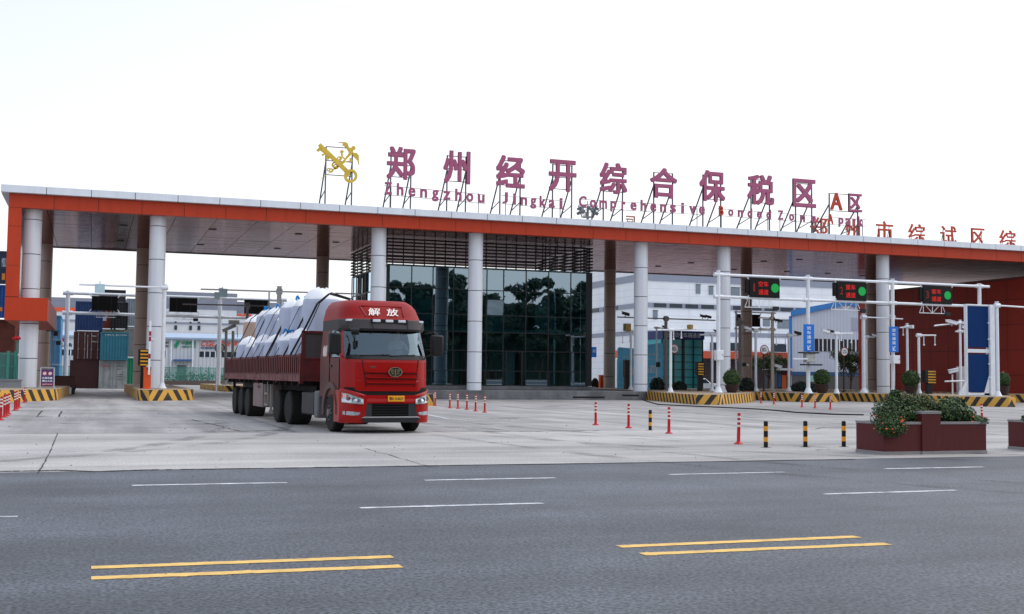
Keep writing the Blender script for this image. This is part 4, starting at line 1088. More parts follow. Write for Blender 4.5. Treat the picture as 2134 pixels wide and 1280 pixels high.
for a in range(22):
    xa, xb = -1.1 + 2.2 * a / 22, -1.1 + 2.2 * (a + 1) / 22
    g.add([(xa, by(xa, 1) + .06, .96), (xb, by(xb, 1) + .06, .96), (xb, by(xb, 1) + .10, 1.24), (xa, by(xa, 1) + .10, 1.24)], [(0, 1, 2, 3)])
g.box(-.66, .74, .05, .5, .42, .84); g.box(-1.1, 1.1, .55, 2.2, .5, 1.25); g.build('grille_opening', mat('opening_black', (14, 14, 15), .8), truck)
g = MB()
for z in (.5, .57, .64, .71, .78): g.box(-.45, .5, .015, .06, z, z + .02)
g.box(-.66, -.46, .02, .06, .46, .82, 1); g.box(.51, .74, .02, .06, .46, .82, 1)
g.build('grille_mesh', [trim, mat('bumper_grey_plastic', (46, 48, 52), .5)], truck)
g = MB(); g.slab([(-.66, .30), (.74, .30), (.80, .40), (.74, .44), (-.66, .44), (-.72, .40)], -.04, .3); g.slab([(-.74, .425), (.82, .425), (.74, .46), (-.66, .46)], -.055, .1, 1)
g.build('lower_lip', [mat('lip_dark', (40, 40, 44), .4), mat('lip_edge', (150, 148, 150), .35, .4)], truck, bevel=.008)
# plate
g = MB(); g.box(-.06, .38, -.045, -.03, .865, 1.02); g.build('number_plate', mat('plate_yellow', (224, 158, 34), .5, var=.04), truck, bevel=.006)
text('lettering', '豫R·D4827', .38, .095, blk, truck, (.16, -.046, .943), .003, .012)
# lamps
lens = mat('headlamp_lens', (196, 204, 212), .12, .5, var=.3, scale=22, coat=1.0)
lensd = mat('headlamp_inner', (136, 142, 150), .15, .6, var=.4, scale=25)
amber = mat('amber_lens', (220, 92, 58), .25, coat=.6)
for s in (-1, 1):
    def hp(x, z, d=.012): return (s * x, by(s * x, z) - d, z)
    hx = [.70, .79, .88, .97, 1.05, 1.11, 1.155]
    zb = [.80, .81, .82, .83, .84, .845, .85]; zt = [.93, .96, .99, 1.02, 1.05, 1.065, 1.075]
    g = MB(); k = MB()
    for i in range(6):
        for j in range(3):
            q = [(hx[i], lerp(zb[i], zt[i], j / 3)), (hx[i + 1], lerp(zb[i + 1], zt[i + 1], j / 3)), (hx[i + 1], lerp(zb[i + 1], zt[i + 1], (j + 1) / 3)), (hx[i], lerp(zb[i], zt[i], (j + 1) / 3))]
            v = [hp(*p) for p in q]
            if s < 0: v.reverse()
            g.add(v, [(0, 1, 2, 3)])
    h_ = g.build('headlamp', lens, truck)
    g = MB()
    for x, z, r_ in ((.80, .885, .05), (.92, .915, .06), (1.04, .94, .055)): g.cyl((s * x, by(s * x, z) - .022, z), (s * x, by(s * x, z) - .0, z), r_, r_, 18)
    g.build('reflector', lensd, h_)
    g = MB()
    for i in range(6): g.bar(hp(hx[i], zt[i] + .008, .018), hp(hx[i + 1], zt[i + 1] + .008, .018), .018); g.bar(hp(hx[i], zb[i] - .008, .018), hp(hx[i + 1], zb[i + 1] - .008, .018), .018)
    g.bar(hp(hx[0], zb[0], .018), hp(hx[0], zt[0], .018), .02)
    g.build('bezel', chrome, h_)
    g = MB(); v = [hp(x, z, .024) for x, z in ((1.05, .97), (1.16, .97), (1.16, 1.06), (1.05, 1.04))]
    if s < 0: v.reverse()
    g.add(v, [(0, 1, 2, 3)]); g.build('indicator', amber, h_)
    g = MB()
    q = [(.80, .50), (.92, .49), (1.04, .50), (1.14, .51)]; u = [(.76, .57), (.92, .59), (1.04, .60), (1.14, .60)]
    for i in range(3):
        v = [hp(*q[i]), hp(*q[i + 1]), hp(*u[i + 1]), hp(*u[i])]
        if s < 0: v.reverse()
        g.add(v, [(0, 1, 2, 3)])
    g.build('fog_lamp', mat('fog_lens', (168, 172, 178), .2, .4, var=.3, scale=25, coat=.8), truck)
# doors and side details (left of picture is the visible side)
for s in (-1, 1):
    X = s * 1.16
    g = MB()
    for (ya, za), (yb, zb) in (((.62, 1.0), (.62, 2.0)), ((1.62, 1.25), (1.62, 2.75)), ((.62, 2.05), (1.62, 2.05)), ((.62, 1.02), (1.3, 1.02))): g.bar((X * 1.002, ya, za), (X * 1.002, yb, zb), .018)
    g.build('door_gap', mat('door_gap_dark', (40, 16, 16), .8), truck)
    g = MB(); g.box(X - .02 * 1, X + .02, 1.38, 1.56, 1.78, 1.84); g.build('door_handle', trim, truck)
    g = MB(); n = 14
    for i in range(n):
        a, c = math.pi * (-.06 + 1.1 * i / n), math.pi * (-.06 + 1.1 * (i + 1) / n)
        r0_, r1_ = .62, .80
        q = [(1.45 + r0_ * math.cos(a), .58 + r0_ * math.sin(a)), (1.45 + r1_ * math.cos(a), .58 + r1_ * math.sin(a)), (1.45 + r1_ * math.cos(c), .58 + r1_ * math.sin(c)), (1.45 + r0_ * math.cos(c), .58 + r0_ * math.sin(c))]
        vs = [(X + s * .03, y, z) for y, z in q] + [(X - s * .35, y, z) for y, z in q]
        g.add(vs, [(0, 1, 2, 3), (0, 4, 5, 1), (1, 5, 6, 2), (2, 6, 7, 3), (3, 7, 4, 0)])
    g.build('wheel_arch', mat('arch_dusty', (92, 72, 70), .7, var=.15), truck)
    g = MB(); g.box(X - s * .12, X - s * .06, .46, .86, .36, .95); g.box(X - s * .3, X - s * .01, .5, .84, .36, .42); g.box(X - s * .3, X - s * .01, .5, .84, .68, .73); g.build('step', mat('step_dark', (70, 38, 38), .6), truck)
    # mirrors
    mx = s * 1.37
    g = MB(); g.box(mx - .155, mx + .155, .22, .42, 2.12, 2.70); mo = g.build('mirror', trim, truck, bevel=.05)
    g = MB(); g.tube([(s * 1.14, .62, 2.74), (s * 1.3, .42, 2.78), (mx, .34, 2.7)], .022); g.tube([(s * 1.18, .6, 2.1), (mx, .36, 2.16)], .022); g.build('mirror_arm', trim, truck)
    g = MB(); g.box(mx - .15, mx + .15, .425, .43, 2.16, 2.66); g.build('mirror_glass', chrome, mo)
g = MB(); g.cyl((-1.0, .12, 2.74), (-.82, .06, 2.74), .09, .09, 14); g.tube([(-.96, .12, 2.74), (-.98, .4, 2.86)], .02); g.build('front_mirror', trim, truck, bevel=.02)
g = MB(); g.box(-.9, -.82, .28, .34, 2.30, 2.5); g.tube([(-.86, .3, 2.5), (-.9, .15, 2.7)], .015); g.build('kerb_mirror', trim, truck, bevel=.02)
g = MB()
for k in range(5): g.bar((-1.225, 1.72 + .07 * k, 2.1 - .02 * (k % 2)), (-1.225, 1.70 + .07 * k, 2.38 - .05 * (k % 3)), .03)
g.build('side_decal', rl, truck)
g = MB(); g.box(-1.08, 1.08, 1.95, 2.2, .95, 3.05); g.box(-1.1, 1.1, .55, 2.2, 1.22, 1.3); g.box(-.98, .98, .3, .75, 1.3, 1.98); g.build('cab_interior', mat('cab_interior_grey', (72, 74, 76), .8), truck)
for x in (-.6, .6):
    g = MB(); g.box(x - .27, x + .27, 1.0, 1.5, 1.75, 1.9); g.box(x - .26, x + .26, 1.5, 1.66, 1.85, 2.55); g.build('seat', mat('cab_seat', (54, 54, 58), .9), truck, bevel=.05)
g = MB()
for i in range(24):
    a, c = 2 * math.pi * i / 24, 2 * math.pi * (i + 1) / 24
    P_ = lambda t: (.6 + .23 * math.cos(t), .86 + .16 * math.sin(t) * .7, 2.14 + .2 * math.sin(t) * .75)
    g.cyl(P_(a), P_(c), .018, .018, 6)
g.cyl((.6, .86, 2.14), (.6, .6, 1.9), .03, .03, 8); g.build('steering_wheel', trim, truck)
# chassis
g = MB()
for s in (-1, 1): g.box(s * .42 - .05, s * .42 + .05, 1.0, 8.3, .72, .98)
g.box(-1.05, 1.05, 2.3, 2.42, .7, 2.6); g.box(-.35, .35, .6, 2.4, .32, .8); g.box(-.7, .7, 5.6, 7.0, .98, 1.2)
g.build('chassis', mat('chassis_dark', (36, 34, 34), .8, var=.2), truck)
tkg, tkd = mat('tank_grey', (104, 106, 108), .6, .2, var=.2), mat('tank_dark', (58, 58, 60), .6, .2, var=.2)
for nm_, b_x, m_x in (('battery_box', (-1.18, -.7, 2.75, 3.15, .32, 1.1), tkg), ('fuel_tank', (-1.16, -.6, 3.25, 4.7, .38, 1.05), tkd), ('fuel_tank', (.7, 1.16, 2.75, 4.4, .38, 1.05), tkd)):
    g = MB(); g.box(*b_x); g.build(nm_, m_x, truck, bevel=.05)
def wheel(par, x, y, r=.52, w=.30, s=-1, dual=False, front=False):
    g = MB(); ww = w * (2.1 if dual else 1)
    xo = x; xi = x - s * ww
    a, c = min(xo, xi), max(xo, xi)
    p = [(r * .60, a), (r * .92, a + .005), (r * .985, a + .035), (r, a + .07), (r, c - .07), (r * .985, c - .035), (r * .92, c - .005), (r * .60, c)]
    g.lathe(p, (0, y, r), 36, 0, 'x')
    if True:
        for k in range(48):
            t = 2 * math.pi * k / 48
            yy, zz = y + r * 1.0 * math.cos(t), r + r * 1.0 * math.sin(t)
            g.box(a + .05, c - .05, yy - .012, yy + .012, zz - .012, zz + .012)
    t_ = g.build('wheel', rubber, par)
    g = MB(); e = xo
    if front: pr_ = [(r * .60, e - s * .03), (r * .56, e), (r * .50, e - s * .04), (r * .46, e - s * .02), (r * .2, e + s * .0), (r * .19, e + s * .06), (.02, e + s * .065)]
    else: pr_ = [(r * .60, e - s * .03), (r * .57, e), (r * .53, e - s * .05), (r * .30, e - s * .07), (r * .24, e - s * .01), (.02, e)]
    if s < 0: pr_ = pr_[::-1]
    pr_ = [(q, v) for q, v in pr_]
    g.lathe(pr_ if s > 0 else pr_, (0, y, r), 28, 0, 'x')
    for k in range(10):
        t = 2 * math.pi * k / 10; yy, zz = y + r * .38 * math.cos(t), r + r * .38 * math.sin(t)
        xx = e - s * (.0 if front else .12); g.cyl((xx - s * .03, yy, zz), (xx + s * .03, yy, zz), .018, .018, 6)
    g.build('rim', steelrim, t_)
for s in (-1, 1):
    wheel(truck, s * 1.17, 1.45, s=s, front=True)
    wheel(truck, s * 1.22, 6.15, s=s, dual=True); wheel(truck, s * 1.22, 7.75, s=s, dual=True)
# ---------------------------------------------------------------- trailer
t0_ = at(627, 760, 34.6)
RA = .047
trl = thing('semi_trailer', 'long dark red dropside trailer loaded with white bulk bags', 'trailer', (t0_.x + 1.27, 34.6, 0), RA)
dred = mat('trailer_dark_red', (98, 26, 28), .6, var=0, scale=2.2, rgb2=(60, 20, 22))
dredlow = mat('trailer_dusty_red', (128, 92, 90), .75, var=0, scale=2.5, rgb2=(92, 44, 46))
LT = 14.3
g = MB(); g.box(-1.2, 1.2, .05, LT, 1.36, 1.46)
for s in (-1, 1): g.box(s * .5 - .07, s * .5 + .07, 1.0, LT, .98, 1.36)
for k in range(15): g.box(-1.24, 1.24, .5 + .95 * k, .58 + .95 * k, 1.22, 1.36)
g.box(-1.0, 1.0, LT - .3, LT - .15, .62, .74); g.box(-1.0, -.9, LT - .3, LT - .2, .7, 1.3); g.box(.9, 1.0, LT - .3, LT - .2, .7, 1.3)
g.build('bed', mat('trailer_chassis', (42, 34, 34), .8, var=.25), trl)
for s in (-1, 1):
    for p in range(4):
        y0, y1 = .1 + p * LT / 4, (p + 1) * LT / 4 - .02
        X = s * 1.25
        g = MB(); g.box(X - .02, X + .02, y0, y1, 1.62, 2.14); g.box(X - .035, X + .035, y0, y1, 2.10, 2.17); g.box(X - .03, X + .03, y0, y1, 1.56, 1.62)
        yy = y0 + .12
        while yy < y1 - .1: g.box(X - .06, X + .06, yy, yy + .14, 1.62, 2.10); yy += .30
        g.build('side_board', dred, trl, smooth=False)
    for p in range(5):
        y = .06 + p * LT / 4 - (.02 if p else 0)
        g = MB(); g.box(s * 1.25 - .055, s * 1.25 + .055, y - .07, y + .07, 1.3, 2.19); g.build('side_post', dred, trl)
    g = MB(); g.box(s * 1.25 - .06, s * 1.25 + .05, .02, LT, 1.36, 1.56)
    for k in range(36): g.box(s * 1.25 - .065, s * 1.25 + .065, .2 + .39 * k, .27 + .39 * k, 1.38 + random.uniform(0, .05), 1.54)
    g.build('side_rail', dredlow, trl, smooth=False)
g = MB(); g.box(-1.27, 1.27, -.02, .06, 1.36, 2.02); g.box(-1.27, -1.17, -.03, .07, 1.36, 2.86); g.box(1.17, 1.27, -.03, .07, 1.36, 2.86); g.box(-1.27, 1.27, -.03, .07, 2.78, 2.86); g.box(-1.27, 1.27, -.03, .07, 2.0, 2.06); g.box(-.3, -.22, -.02, .06, 2.0, 2.8)
g.build('headboard', dred, trl, bevel=.01)
g = MB(); g.box(-1.16, 1.16, .0, .03, 2.06, 2.78); g.build('headboard_mesh', mat('headboard_dark', (62, 58, 58), .8), trl)
g = MB(); g.box(-1.25, 1.25, LT, LT + .05, 1.4, 2.14); g.build('tailboard', dred, trl)
g = MB(); g.box(-1.22, -.55, 6.35, 8.2, .42, 1.25); tb = g.build('tool_box', mat('toolbox_dusty', (128, 112, 110), .8, var=.12, scale=2), trl, bevel=.02)
text('lettering', '豫挂', .55, .1, mat('toolbox_red_letters', (110, 50, 52), .7), tb, (-1.235, 7.0, 1.12), .004, .01, R(-90))
g = MB()
for y in (5.75, 6.25): g.bar((-1.15, y, .5), (-1.15, y, 1.3), .06)
for z in (.52, .9): g.bar((-1.15, 5.75, z), (-1.15, 6.25, z), .06)
g.bar((-1.1, 5.4, 1.3), (-1.1, 5.4, .35), .08); g.bar((-1.15, 5.2, .3), (-1.05, 5.6, .3), .12)
g.build('landing_leg', mat('leg_dusty', (150, 142, 136), .8), trl)
for y in (9.5, 10.95, 12.4):
    for s in (-1, 1): wheel(trl, s * 1.22, y, s=s, dual=True, r=.51)
# ---------------------------------------------------------------- bulk bags
bagw = mat('bag_weave_shaded', (170, 177, 196), .75, var=.05, scale=3, bump=.25, bscale=9)  # white weave; the shade on the bag sides is put into this bluish colour
bagt = mat('bag_film_lit', (222, 224, 228), .5, var=.05, scale=4, bump=.3, bscale=14)  # film cover, its colour brightened to carry the light on the tops
ropeb = mat('blue_tie', (30, 130, 200), .6)
tanm = mat('bag_tan_base', (172, 148, 132), .8, var=.06)
from mathutils import noise as mn
def bagmesh(r, h, seed, top='bagt', lean=0.0, squash=1.0):
    random.seed(seed); g = MB(); n = 28; NZ = 16
    of = Vector((seed * 3.1, seed * 1.7, 0))
    for j in range(NZ + 1):
        f = j / NZ
        if f < .72: rr = r * (.92 + .10 * math.sin(math.pi * (f / .72) ** .8)); z = h * f * 1.08
        elif f < .84: rr = r * lerp(.92, .70, ((f - .72) / .12) ** 1.8); z = h * lerp(.778, .89, (f - .72) / .12)
        else: rr = r * lerp(.70, .20, ((f - .84) / .16) ** 1.3); z = h * lerp(.89, 1.0, ((f - .84) / .16) ** .8)
        for i in range(n):
            t = 2 * math.pi * i / n; c, s_ = math.cos(t), math.sin(t)
            sq = (abs(c) ** 3.2 + abs(s_) ** 3.2) ** (-1 / 3.2) if f < .78 else 1.0
            w = mn.noise(Vector((c * 1.4, s_ * 1.4, f * 2.4)) + of)
            pl_ = (.06 * math.sin(7 * t + seed) + .04 * math.sin(13 * t)) * max(0, (f - .7)) * 3.2
            q = rr * (1 + .08 * w + pl_ + .022 * math.sin(10 * t + seed * 2 + 1.5 * f) * min(1, f * 4)) * (lerp(1, sq, .4))
            zz = z + (.10 * mn.noise(Vector((c * 2.5, s_ * 2.5, 5 + f)) + of) * (.95 if f > .8 else .15)) * h * .7
            g.v.append((q * c + lean * f * f, q * s_ * squash, zz))
    for j in range(NZ):
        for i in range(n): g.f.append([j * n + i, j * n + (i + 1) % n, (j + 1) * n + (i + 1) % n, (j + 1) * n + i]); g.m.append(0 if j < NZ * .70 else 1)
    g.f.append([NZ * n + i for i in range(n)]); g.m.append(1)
    return g
def tl(x, y, z):
    p = Matrix.Rotation(RA, 4, 'Z') @ Vector((x, y, z)); return p + trl.location
def ypx(px, x):                                     # trailer y whose point (x, y) falls on this survey column
    lo, hi = 0.0, 15.0
    for _ in range(40):
        m = (lo + hi) / 2; p = tl(x, m, 2.5); q = Vector((p.x, p.y, p.z - CH)); u = q.dot(CR) / q.dot(CF) * FPX + IW / 2
        if u > px: lo = m
        else: hi = m
    return lo
def bag(px, x, r, z0, z1, seed, label, tie=None, lean=0.0, tan=False, edge=-1):
    y = ypx(px, x + edge * r * .8)
    r_ = thing('bulk_bag', label, 'bulk bag', tl(x, y, z0), RA + random.uniform(-.1, .1), 'white bulk bags on the trailer')
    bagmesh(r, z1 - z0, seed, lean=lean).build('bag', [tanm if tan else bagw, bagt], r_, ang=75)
    if tie:
        g = MB(); h = z1 - z0; random.seed(seed)
        for k in range(3):
            a = random.uniform(0, 6.3); q = [(tie[0] + .05 * math.cos(a), -r * .3, h * 1.0), (tie[0] + .16 * math.cos(a), -r * .3 - .05, h * 1.04 + .07 * random.random()), (tie[0] + .2 * math.cos(a + .5), -r * .3, h * .96)]
            g.tube(q, .028, 6)
        g.build('tie', ropeb, r_)
zl = 1.46
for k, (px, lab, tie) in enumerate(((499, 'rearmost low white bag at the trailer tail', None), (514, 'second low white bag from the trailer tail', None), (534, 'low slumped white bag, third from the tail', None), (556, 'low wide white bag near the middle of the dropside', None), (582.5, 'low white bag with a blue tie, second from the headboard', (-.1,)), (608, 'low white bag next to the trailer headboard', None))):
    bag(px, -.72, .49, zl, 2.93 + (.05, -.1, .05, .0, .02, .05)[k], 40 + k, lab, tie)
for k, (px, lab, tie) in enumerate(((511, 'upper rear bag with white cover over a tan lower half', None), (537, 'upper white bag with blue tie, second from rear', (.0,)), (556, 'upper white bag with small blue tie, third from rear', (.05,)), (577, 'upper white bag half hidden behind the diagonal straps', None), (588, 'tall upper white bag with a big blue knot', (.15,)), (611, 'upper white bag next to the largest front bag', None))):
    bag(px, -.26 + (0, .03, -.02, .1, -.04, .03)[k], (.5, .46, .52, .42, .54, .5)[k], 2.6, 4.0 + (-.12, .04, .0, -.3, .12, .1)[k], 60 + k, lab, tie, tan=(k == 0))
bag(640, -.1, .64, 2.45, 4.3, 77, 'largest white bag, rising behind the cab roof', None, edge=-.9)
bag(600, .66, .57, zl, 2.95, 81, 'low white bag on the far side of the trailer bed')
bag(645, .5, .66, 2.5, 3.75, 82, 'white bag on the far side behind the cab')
# straps
strapm = mat('strap_black', (34, 34, 38), .8)
sidx = 0
for px0, py0, px1, py1, w in ((484, 748, 508, 690, .05), (503, 745, 536, 680, .03), (514, 741, 540, 692, .06), (528, 742, 556, 675, .03), (540, 738, 568, 680, .025), (556, 738, 589, 652, .09), (560, 738, 574, 712, .03), (574, 736, 612, 660, .03), (593, 733, 636, 662, .08), (607, 733, 655, 625, .09), (617, 730, 640, 660, .04)):
    y0 = ypx(px0, -1.27); p0 = tl(-1.29, y0, 2.14)
    r = thing('lashing_strap', 'x', 'strap', p0, 0, 'dark lashing straps over the bags')
    r['label'] = ('rearmost dark strap at the trailer tail', 'thin strap over the second low bag', 'broad strap over the second low bag', 'thin strap over the third low bag', 'thinnest strap over the third low bag', 'broad strap across the middle of the load', 'short loose strap hanging at the middle of the load', 'thin strap over the low bag with the blue tie', 'broad strap by the big blue knot', 'broadest strap curving over the largest front bag', 'short strap just left of the headboard')[sidx]; sidx += 1
    g = MB(); sl_ = (px1 - px0) / 55.0 - .5; hh = [(-1.29, 1.62), (-1.29, 2.16), (-.86, 3.05), (-.55, 3.75), (-.2, 4.06 + random.uniform(-.05, .06)), (.45, 3.9), (1.29, 2.16)]
    if sidx == 7: hh = hh[:3]
    qs_ = [tl(x, y0 - sl_ * .5 * max(0, (z - 2.1)), z) - p0 for x, z in hh]
    for u_, v_ in zip(qs_[:-1], qs_[1:]): g.bar(u_, v_, .02, w * .65)
    g.build('webbing', strapm, r)
# ---------------------------------------------------------------- people
skin = mat('skin', (186, 140, 116), .6, var=.05)
def skinned(joints, edges, radii):
    import bmesh
    me = bpy.data.meshes.new('sk'); bm_ = bmesh.new(); lay = bm_.verts.layers.skin.verify()
    vs = [bm_.verts.new(j) for j in joints]
    for v, rr in zip(vs, radii):
        v[lay].radius = (rr, rr) if not isinstance(rr, tuple) else rr
    vs[0][lay].use_root = True
    for a, c in edges: bm_.edges.new((vs[a], vs[c]))
    bm_.to_mesh(me); bm_.free()
    o = bpy.data.objects.new('sk', me); COL.objects.link(o); o.modifiers.new('skin', 'SKIN'); s_ = o.modifiers.new('sub', 'SUBSURF'); s_.levels = 2
    dg = bpy.context.evaluated_depsgraph_get(); m2 = bpy.data.meshes.new_from_object(o.evaluated_get(dg)); bpy.data.objects.remove(o)
    return m2
def person(label, loc_, rz, J, cloth, pick):
    r = thing('person', label, 'person', loc_, rz)
    js = [j[0] for j in J]; es = [(j[1], i) for i, j in enumerate(J) if j[1] is not None]; rs = [j[2] for j in J]
    m2 = skinned(js, es, rs); m2.name = 'body'; m2.materials.clear()
    for m_ in cloth: m2.materials.append(m_)
    for p in m2.polygons: p.use_smooth = True; p.material_index = pick(p.center)
    b = bpy.data.objects.new('body', m2); COL.objects.link(b); b.parent = r
    return r
# J: (joint, parent, radius); the driver sits facing -Y with hands on the wheel
def hand(J, w, d, side):
    # five fingers from wrist index w along direction d
    d = Vector(d).normalized(); up = Vector((0, 0, 1)); sdv = d.cross(up).normalized()
    base = Vector(J[w][0]); J.append((tuple(base + d * .05), w, .028)); palm = len(J) - 1
    for k, ln in ((-1.5, .055), (-.5, .07), (.5, .066), (1.5, .05)):
        a = base + d * .08 + sdv * (k * .017); J.append((tuple(a), palm, .0095)); i = len(J) - 1
        J.append((tuple(a + d * ln * .6 - up * .008), i, .009)); J.append((tuple(a + d * ln - up * .03), i + 1, .008))
    a = base + d * .04 + sdv * (side * .035); J.append((tuple(a), palm, .011)); J.append((tuple(a + d * .04 + sdv * side * .02), len(J) - 1, .009))
J = [((0, 0, 0), None, .16), ((0, -.02, .28), 0, .155), ((0, -.03, .48), 1, .15), ((0, -.04, .58), 2, .06), ((0, -.06, .66), 3, .075), ((0, -.075, .75), 4, .095), ((0, -.06, .84), 5, .07),
     ((-.19, -.02, .50), 2, .075), ((-.25, -.2, .28), 7, .052), ((-.17, -.42, .31), 8, .038),
     ((.19, -.02, .50), 2, .075), ((.27, -.2, .27), 10, .052), ((.19, -.43, .30), 11, .038),
     ((-.1, -.1, -.02), 0, .1), ((-.12, -.5, .02), 13, .075), ((.1, -.1, -.02), 0, .1), ((.12, -.5, .02), 15, .075)]
hand(J, 9, (.3, -1, .2), 1); hand(J, 12, (-.3, -1, .2), -1)
shirt = mat('pale_shirt', (150, 156, 166), .8); trou = mat('dark_trousers', (40, 42, 50), .8)
ploc = Matrix.Rotation(TA, 4, 'Z') @ Vector((.6, 1.33, 1.98)) + truck.location
drv = person('truck driver in a pale shirt holding the steering wheel behind the windscreen', ploc, TA, J, [shirt, skin, trou], lambda c: 1 if c.z > .56 or (c.y < -.3 and c.z > .2) else (2 if c.z < .05 else 0))
hairm = mat('hair_black', (26, 24, 24), .7)
g = MB(); g.ball((0, -.055, .80), .10, 8); hb = g.build('hair', hairm, drv); hb.scale = (1, 1.05, .8); hb.location = (0, .03, .17)
g = MB()
for s in (-1, 1): g.ball((s * .034, -.163, .765), .011, 5)
g.build('eye', blk, drv)
g = MB(); g.slab([(-.014, .71), (.014, .71), (.006, .76), (-.006, .76)], -.192, -.14); g.build('nose', skin, drv, bevel=.004)
g = MB(); g.box(-.026, .026, -.166, -.15, .682, .69); g.build('mouth', mat('lips', (140, 84, 76), .6), drv)
# standing worker
J = [((0, 0, .93), None, .13), ((0, .01, 1.12), 0, .125), ((0, .01, 1.34), 1, .14), ((0, 0, 1.46), 2, .06), ((0, -.01, 1.53), 3, .075), ((0, -.02, 1.61), 4, .095), ((0, -.01, 1.69), 5, .07),
     ((-.18, .01, 1.38), 2, .065), ((-.26, .02, 1.1), 7, .05), ((-.23, -.10, .88), 8, .036), ((.18, .01, 1.38), 2, .065), ((.27, .0, 1.12), 10, .05), ((.2, -.2, 1.0), 11, .036),
     ((-.1, 0, .88), 0, .1), ((-.12, -.02, .48), 13, .068), ((-.13, .02, .09), 14, .045), ((-.13, -.14, .04), 15, .042), ((.1, 0, .88), 0, .1), ((.13, .0, .48), 17, .068), ((.15, .04, .09), 18, .045), ((.16, -.12, .04), 19, .042)]
hand(J, 9, (.1, -.3, -1), 1); hand(J, 12, (-.5, -1, -.2), -1)
wl = at(1426.5, 800, 104); 
wk = person('worker in dark clothes and cap standing before the teal booth', (wl.x, 104, .05), .4, J, [mat('dark_uniform', (30, 32, 40), .8), skin], lambda c: 1 if c.z > 1.5 or (c.z < 1.0 and abs(c.x) > .17 and c.y < -.04 and c.z > .7) else 0)
g = MB(); g.lathe([(.105, 1.66), (.11, 1.69), (.10, 1.74), (.02, 1.765)], (0, -.015, 0), 16); g.box(-.07, .07, -.2, -.08, 1.66, 1.672); g.build('cap', blk, wk)
# ---------------------------------------------------------------- planters with shrubs and marigolds
granite = mat('planter_red_granite', (84, 32, 32), .55, var=.12, scale=5, stretch=(6, 6, .6))
coping = mat('planter_coping', (138, 134, 134), .75, var=.12, scale=3)
def planter(x0, x1, y0, y1, label, px0=None, px1=None):
    r = thing('planter', label, 'planter', ((x0 + x1) / 2, (y0 + y1) / 2, 0), 0, 'red granite planters at the kerb')
    ox, oy = (x0 + x1) / 2, (y0 + y1) / 2; w, d = (x1 - x0) / 2, (y1 - y0) / 2
    hp = .93; hl = .70
    p0 = -w + (px0 - x0 + 0) - 0 if px0 else -w * .1
    a, c = (px0 - ox, px1 - ox) if px0 else (-w * .12, w * .3)
    g = MB(); g.box(-w, w, -d, d, .07, hl - .055); g.build('box', granite, r, bevel=.006)
    g = MB(); g.box(a, c, -d - .035, -d + .45, .07, hp - .06); g.build('pillar', granite, r, bevel=.006)
    g = MB(); g.box(-w - .012, w + .012, -d - .012, d + .012, 0, .07); g.box(a - .01, c + .01, -d - .05, -d - .013, 0, .068)
    g.box(-w - .01, a - .004, -d - .012, -d + .1, hl - .055, hl); g.box(c + .004, w + .01, -d - .012, -d + .1, hl - .055, hl); g.box(-w - .01, w + .01, d - .1, d + .012, hl - .055, hl); g.box(-w - .01, -w + .1, -d + .1, d - .1, hl - .055, hl); g.box(w - .1, w + .01, -d + .1, d - .1, hl - .055, hl)
    g.box(a - .012, c + .012, -d - .047, -d + .46, hp - .06, hp); g.build('coping', coping, r, bevel=.004)
    g = MB(); g.box(-w + .1, w - .1, -d + .1, d - .1, .5, hl - .04); g.build('soil', mat('soil', (64, 52, 44), .95, var=.3, scale=8), r)
    return r, w, d, (a, c)
petal = mat('marigold_orange', (226, 96, 44), .6, var=.15, scale=20)
petalr = mat('flower_red', (196, 52, 40), .6, var=.15, scale=20)
stem = mat('stem_green', (70, 90, 48), .7)
def bush(name, label, loc_, blobs, n, size, mats=None, flowers=0, group=None, stems=6, fl=None, cat='shrub', pet=None):
    r = thing(name, label, cat, loc_, 0, group)
    g = MB()
    for c, rad, wgt in blobs: g.leaves((c[0], c[1], c[2] * .86), (rad[0], rad[1], rad[2] * .8), int(n * wgt), size, (0, 1, 2, 0), .25, .5)
    g.build('foliage', mats or [leafA, leafB, leafC], r, smooth=False)
    g = MB()
    for c, rad, wgt in blobs:
        for k in range(max(2, int(stems * wgt))):
            a = random.uniform(0, 6.3); q = random.random() * .8
            g.cyl((c[0] * .9, c[1], 0), (c[0] + rad[0] * q * math.cos(a), c[1] + rad[1] * q * math.sin(a), c[2] + rad[2] * random.uniform(-.2, .8)), .008, .004, 5)
    g.build('stem', stem, r)
    if flowers:
        for _ in range(flowers):
            c, rad, wgt = random.choice(fl or blobs); d = Vector((random.gauss(0, 1), random.gauss(-.6, .8), random.gauss(.2, .8))).normalized()
            p = Vector(c) + Vector((d.x * rad[0], d.y * rad[1], d.z * rad[2])) * 1.02; g = MB(); g.ball(p, random.uniform(.016, .028), 4, 0, .7); g.build('flower', pet or petal, r)
    return r
random.seed(31)
gx = gp(1832, 948); ge = gp(2060, 948)
X0, X1, Y0, Y1 = 15.9, 18.62, 20.9, 21.85
P1, w_, d_, (pa, pc) = planter(X0, X1, Y0, Y1, 'red granite planter with tall centre block and full shrubs', gp(1927, 948).x, gp(1971.5, 948).x)
mx_, my_ = (X0 + X1) / 2, (Y0 + Y1) / 2
bush('marigold_bush', 'bushy orange flowered plant spilling over the planter left corner', (X0 + .3, Y0 + .25, .62), [((-.02, -.05, .2), (.40, .36, .38), .4), ((-.14, -.26, -.04), (.36, .26, .28), .35), ((.12, .2, .42), (.32, .3, .32), .25), ((-.02, -.2, -.02), (.4, .22, .26), .2)], 5200, .026, flowers=16, fl=[((-.12, -.30, -.0), (.36, .22, .22), 1), ((-.24, -.2, .06), (.28, .22, .22), 1)], cat='plant')
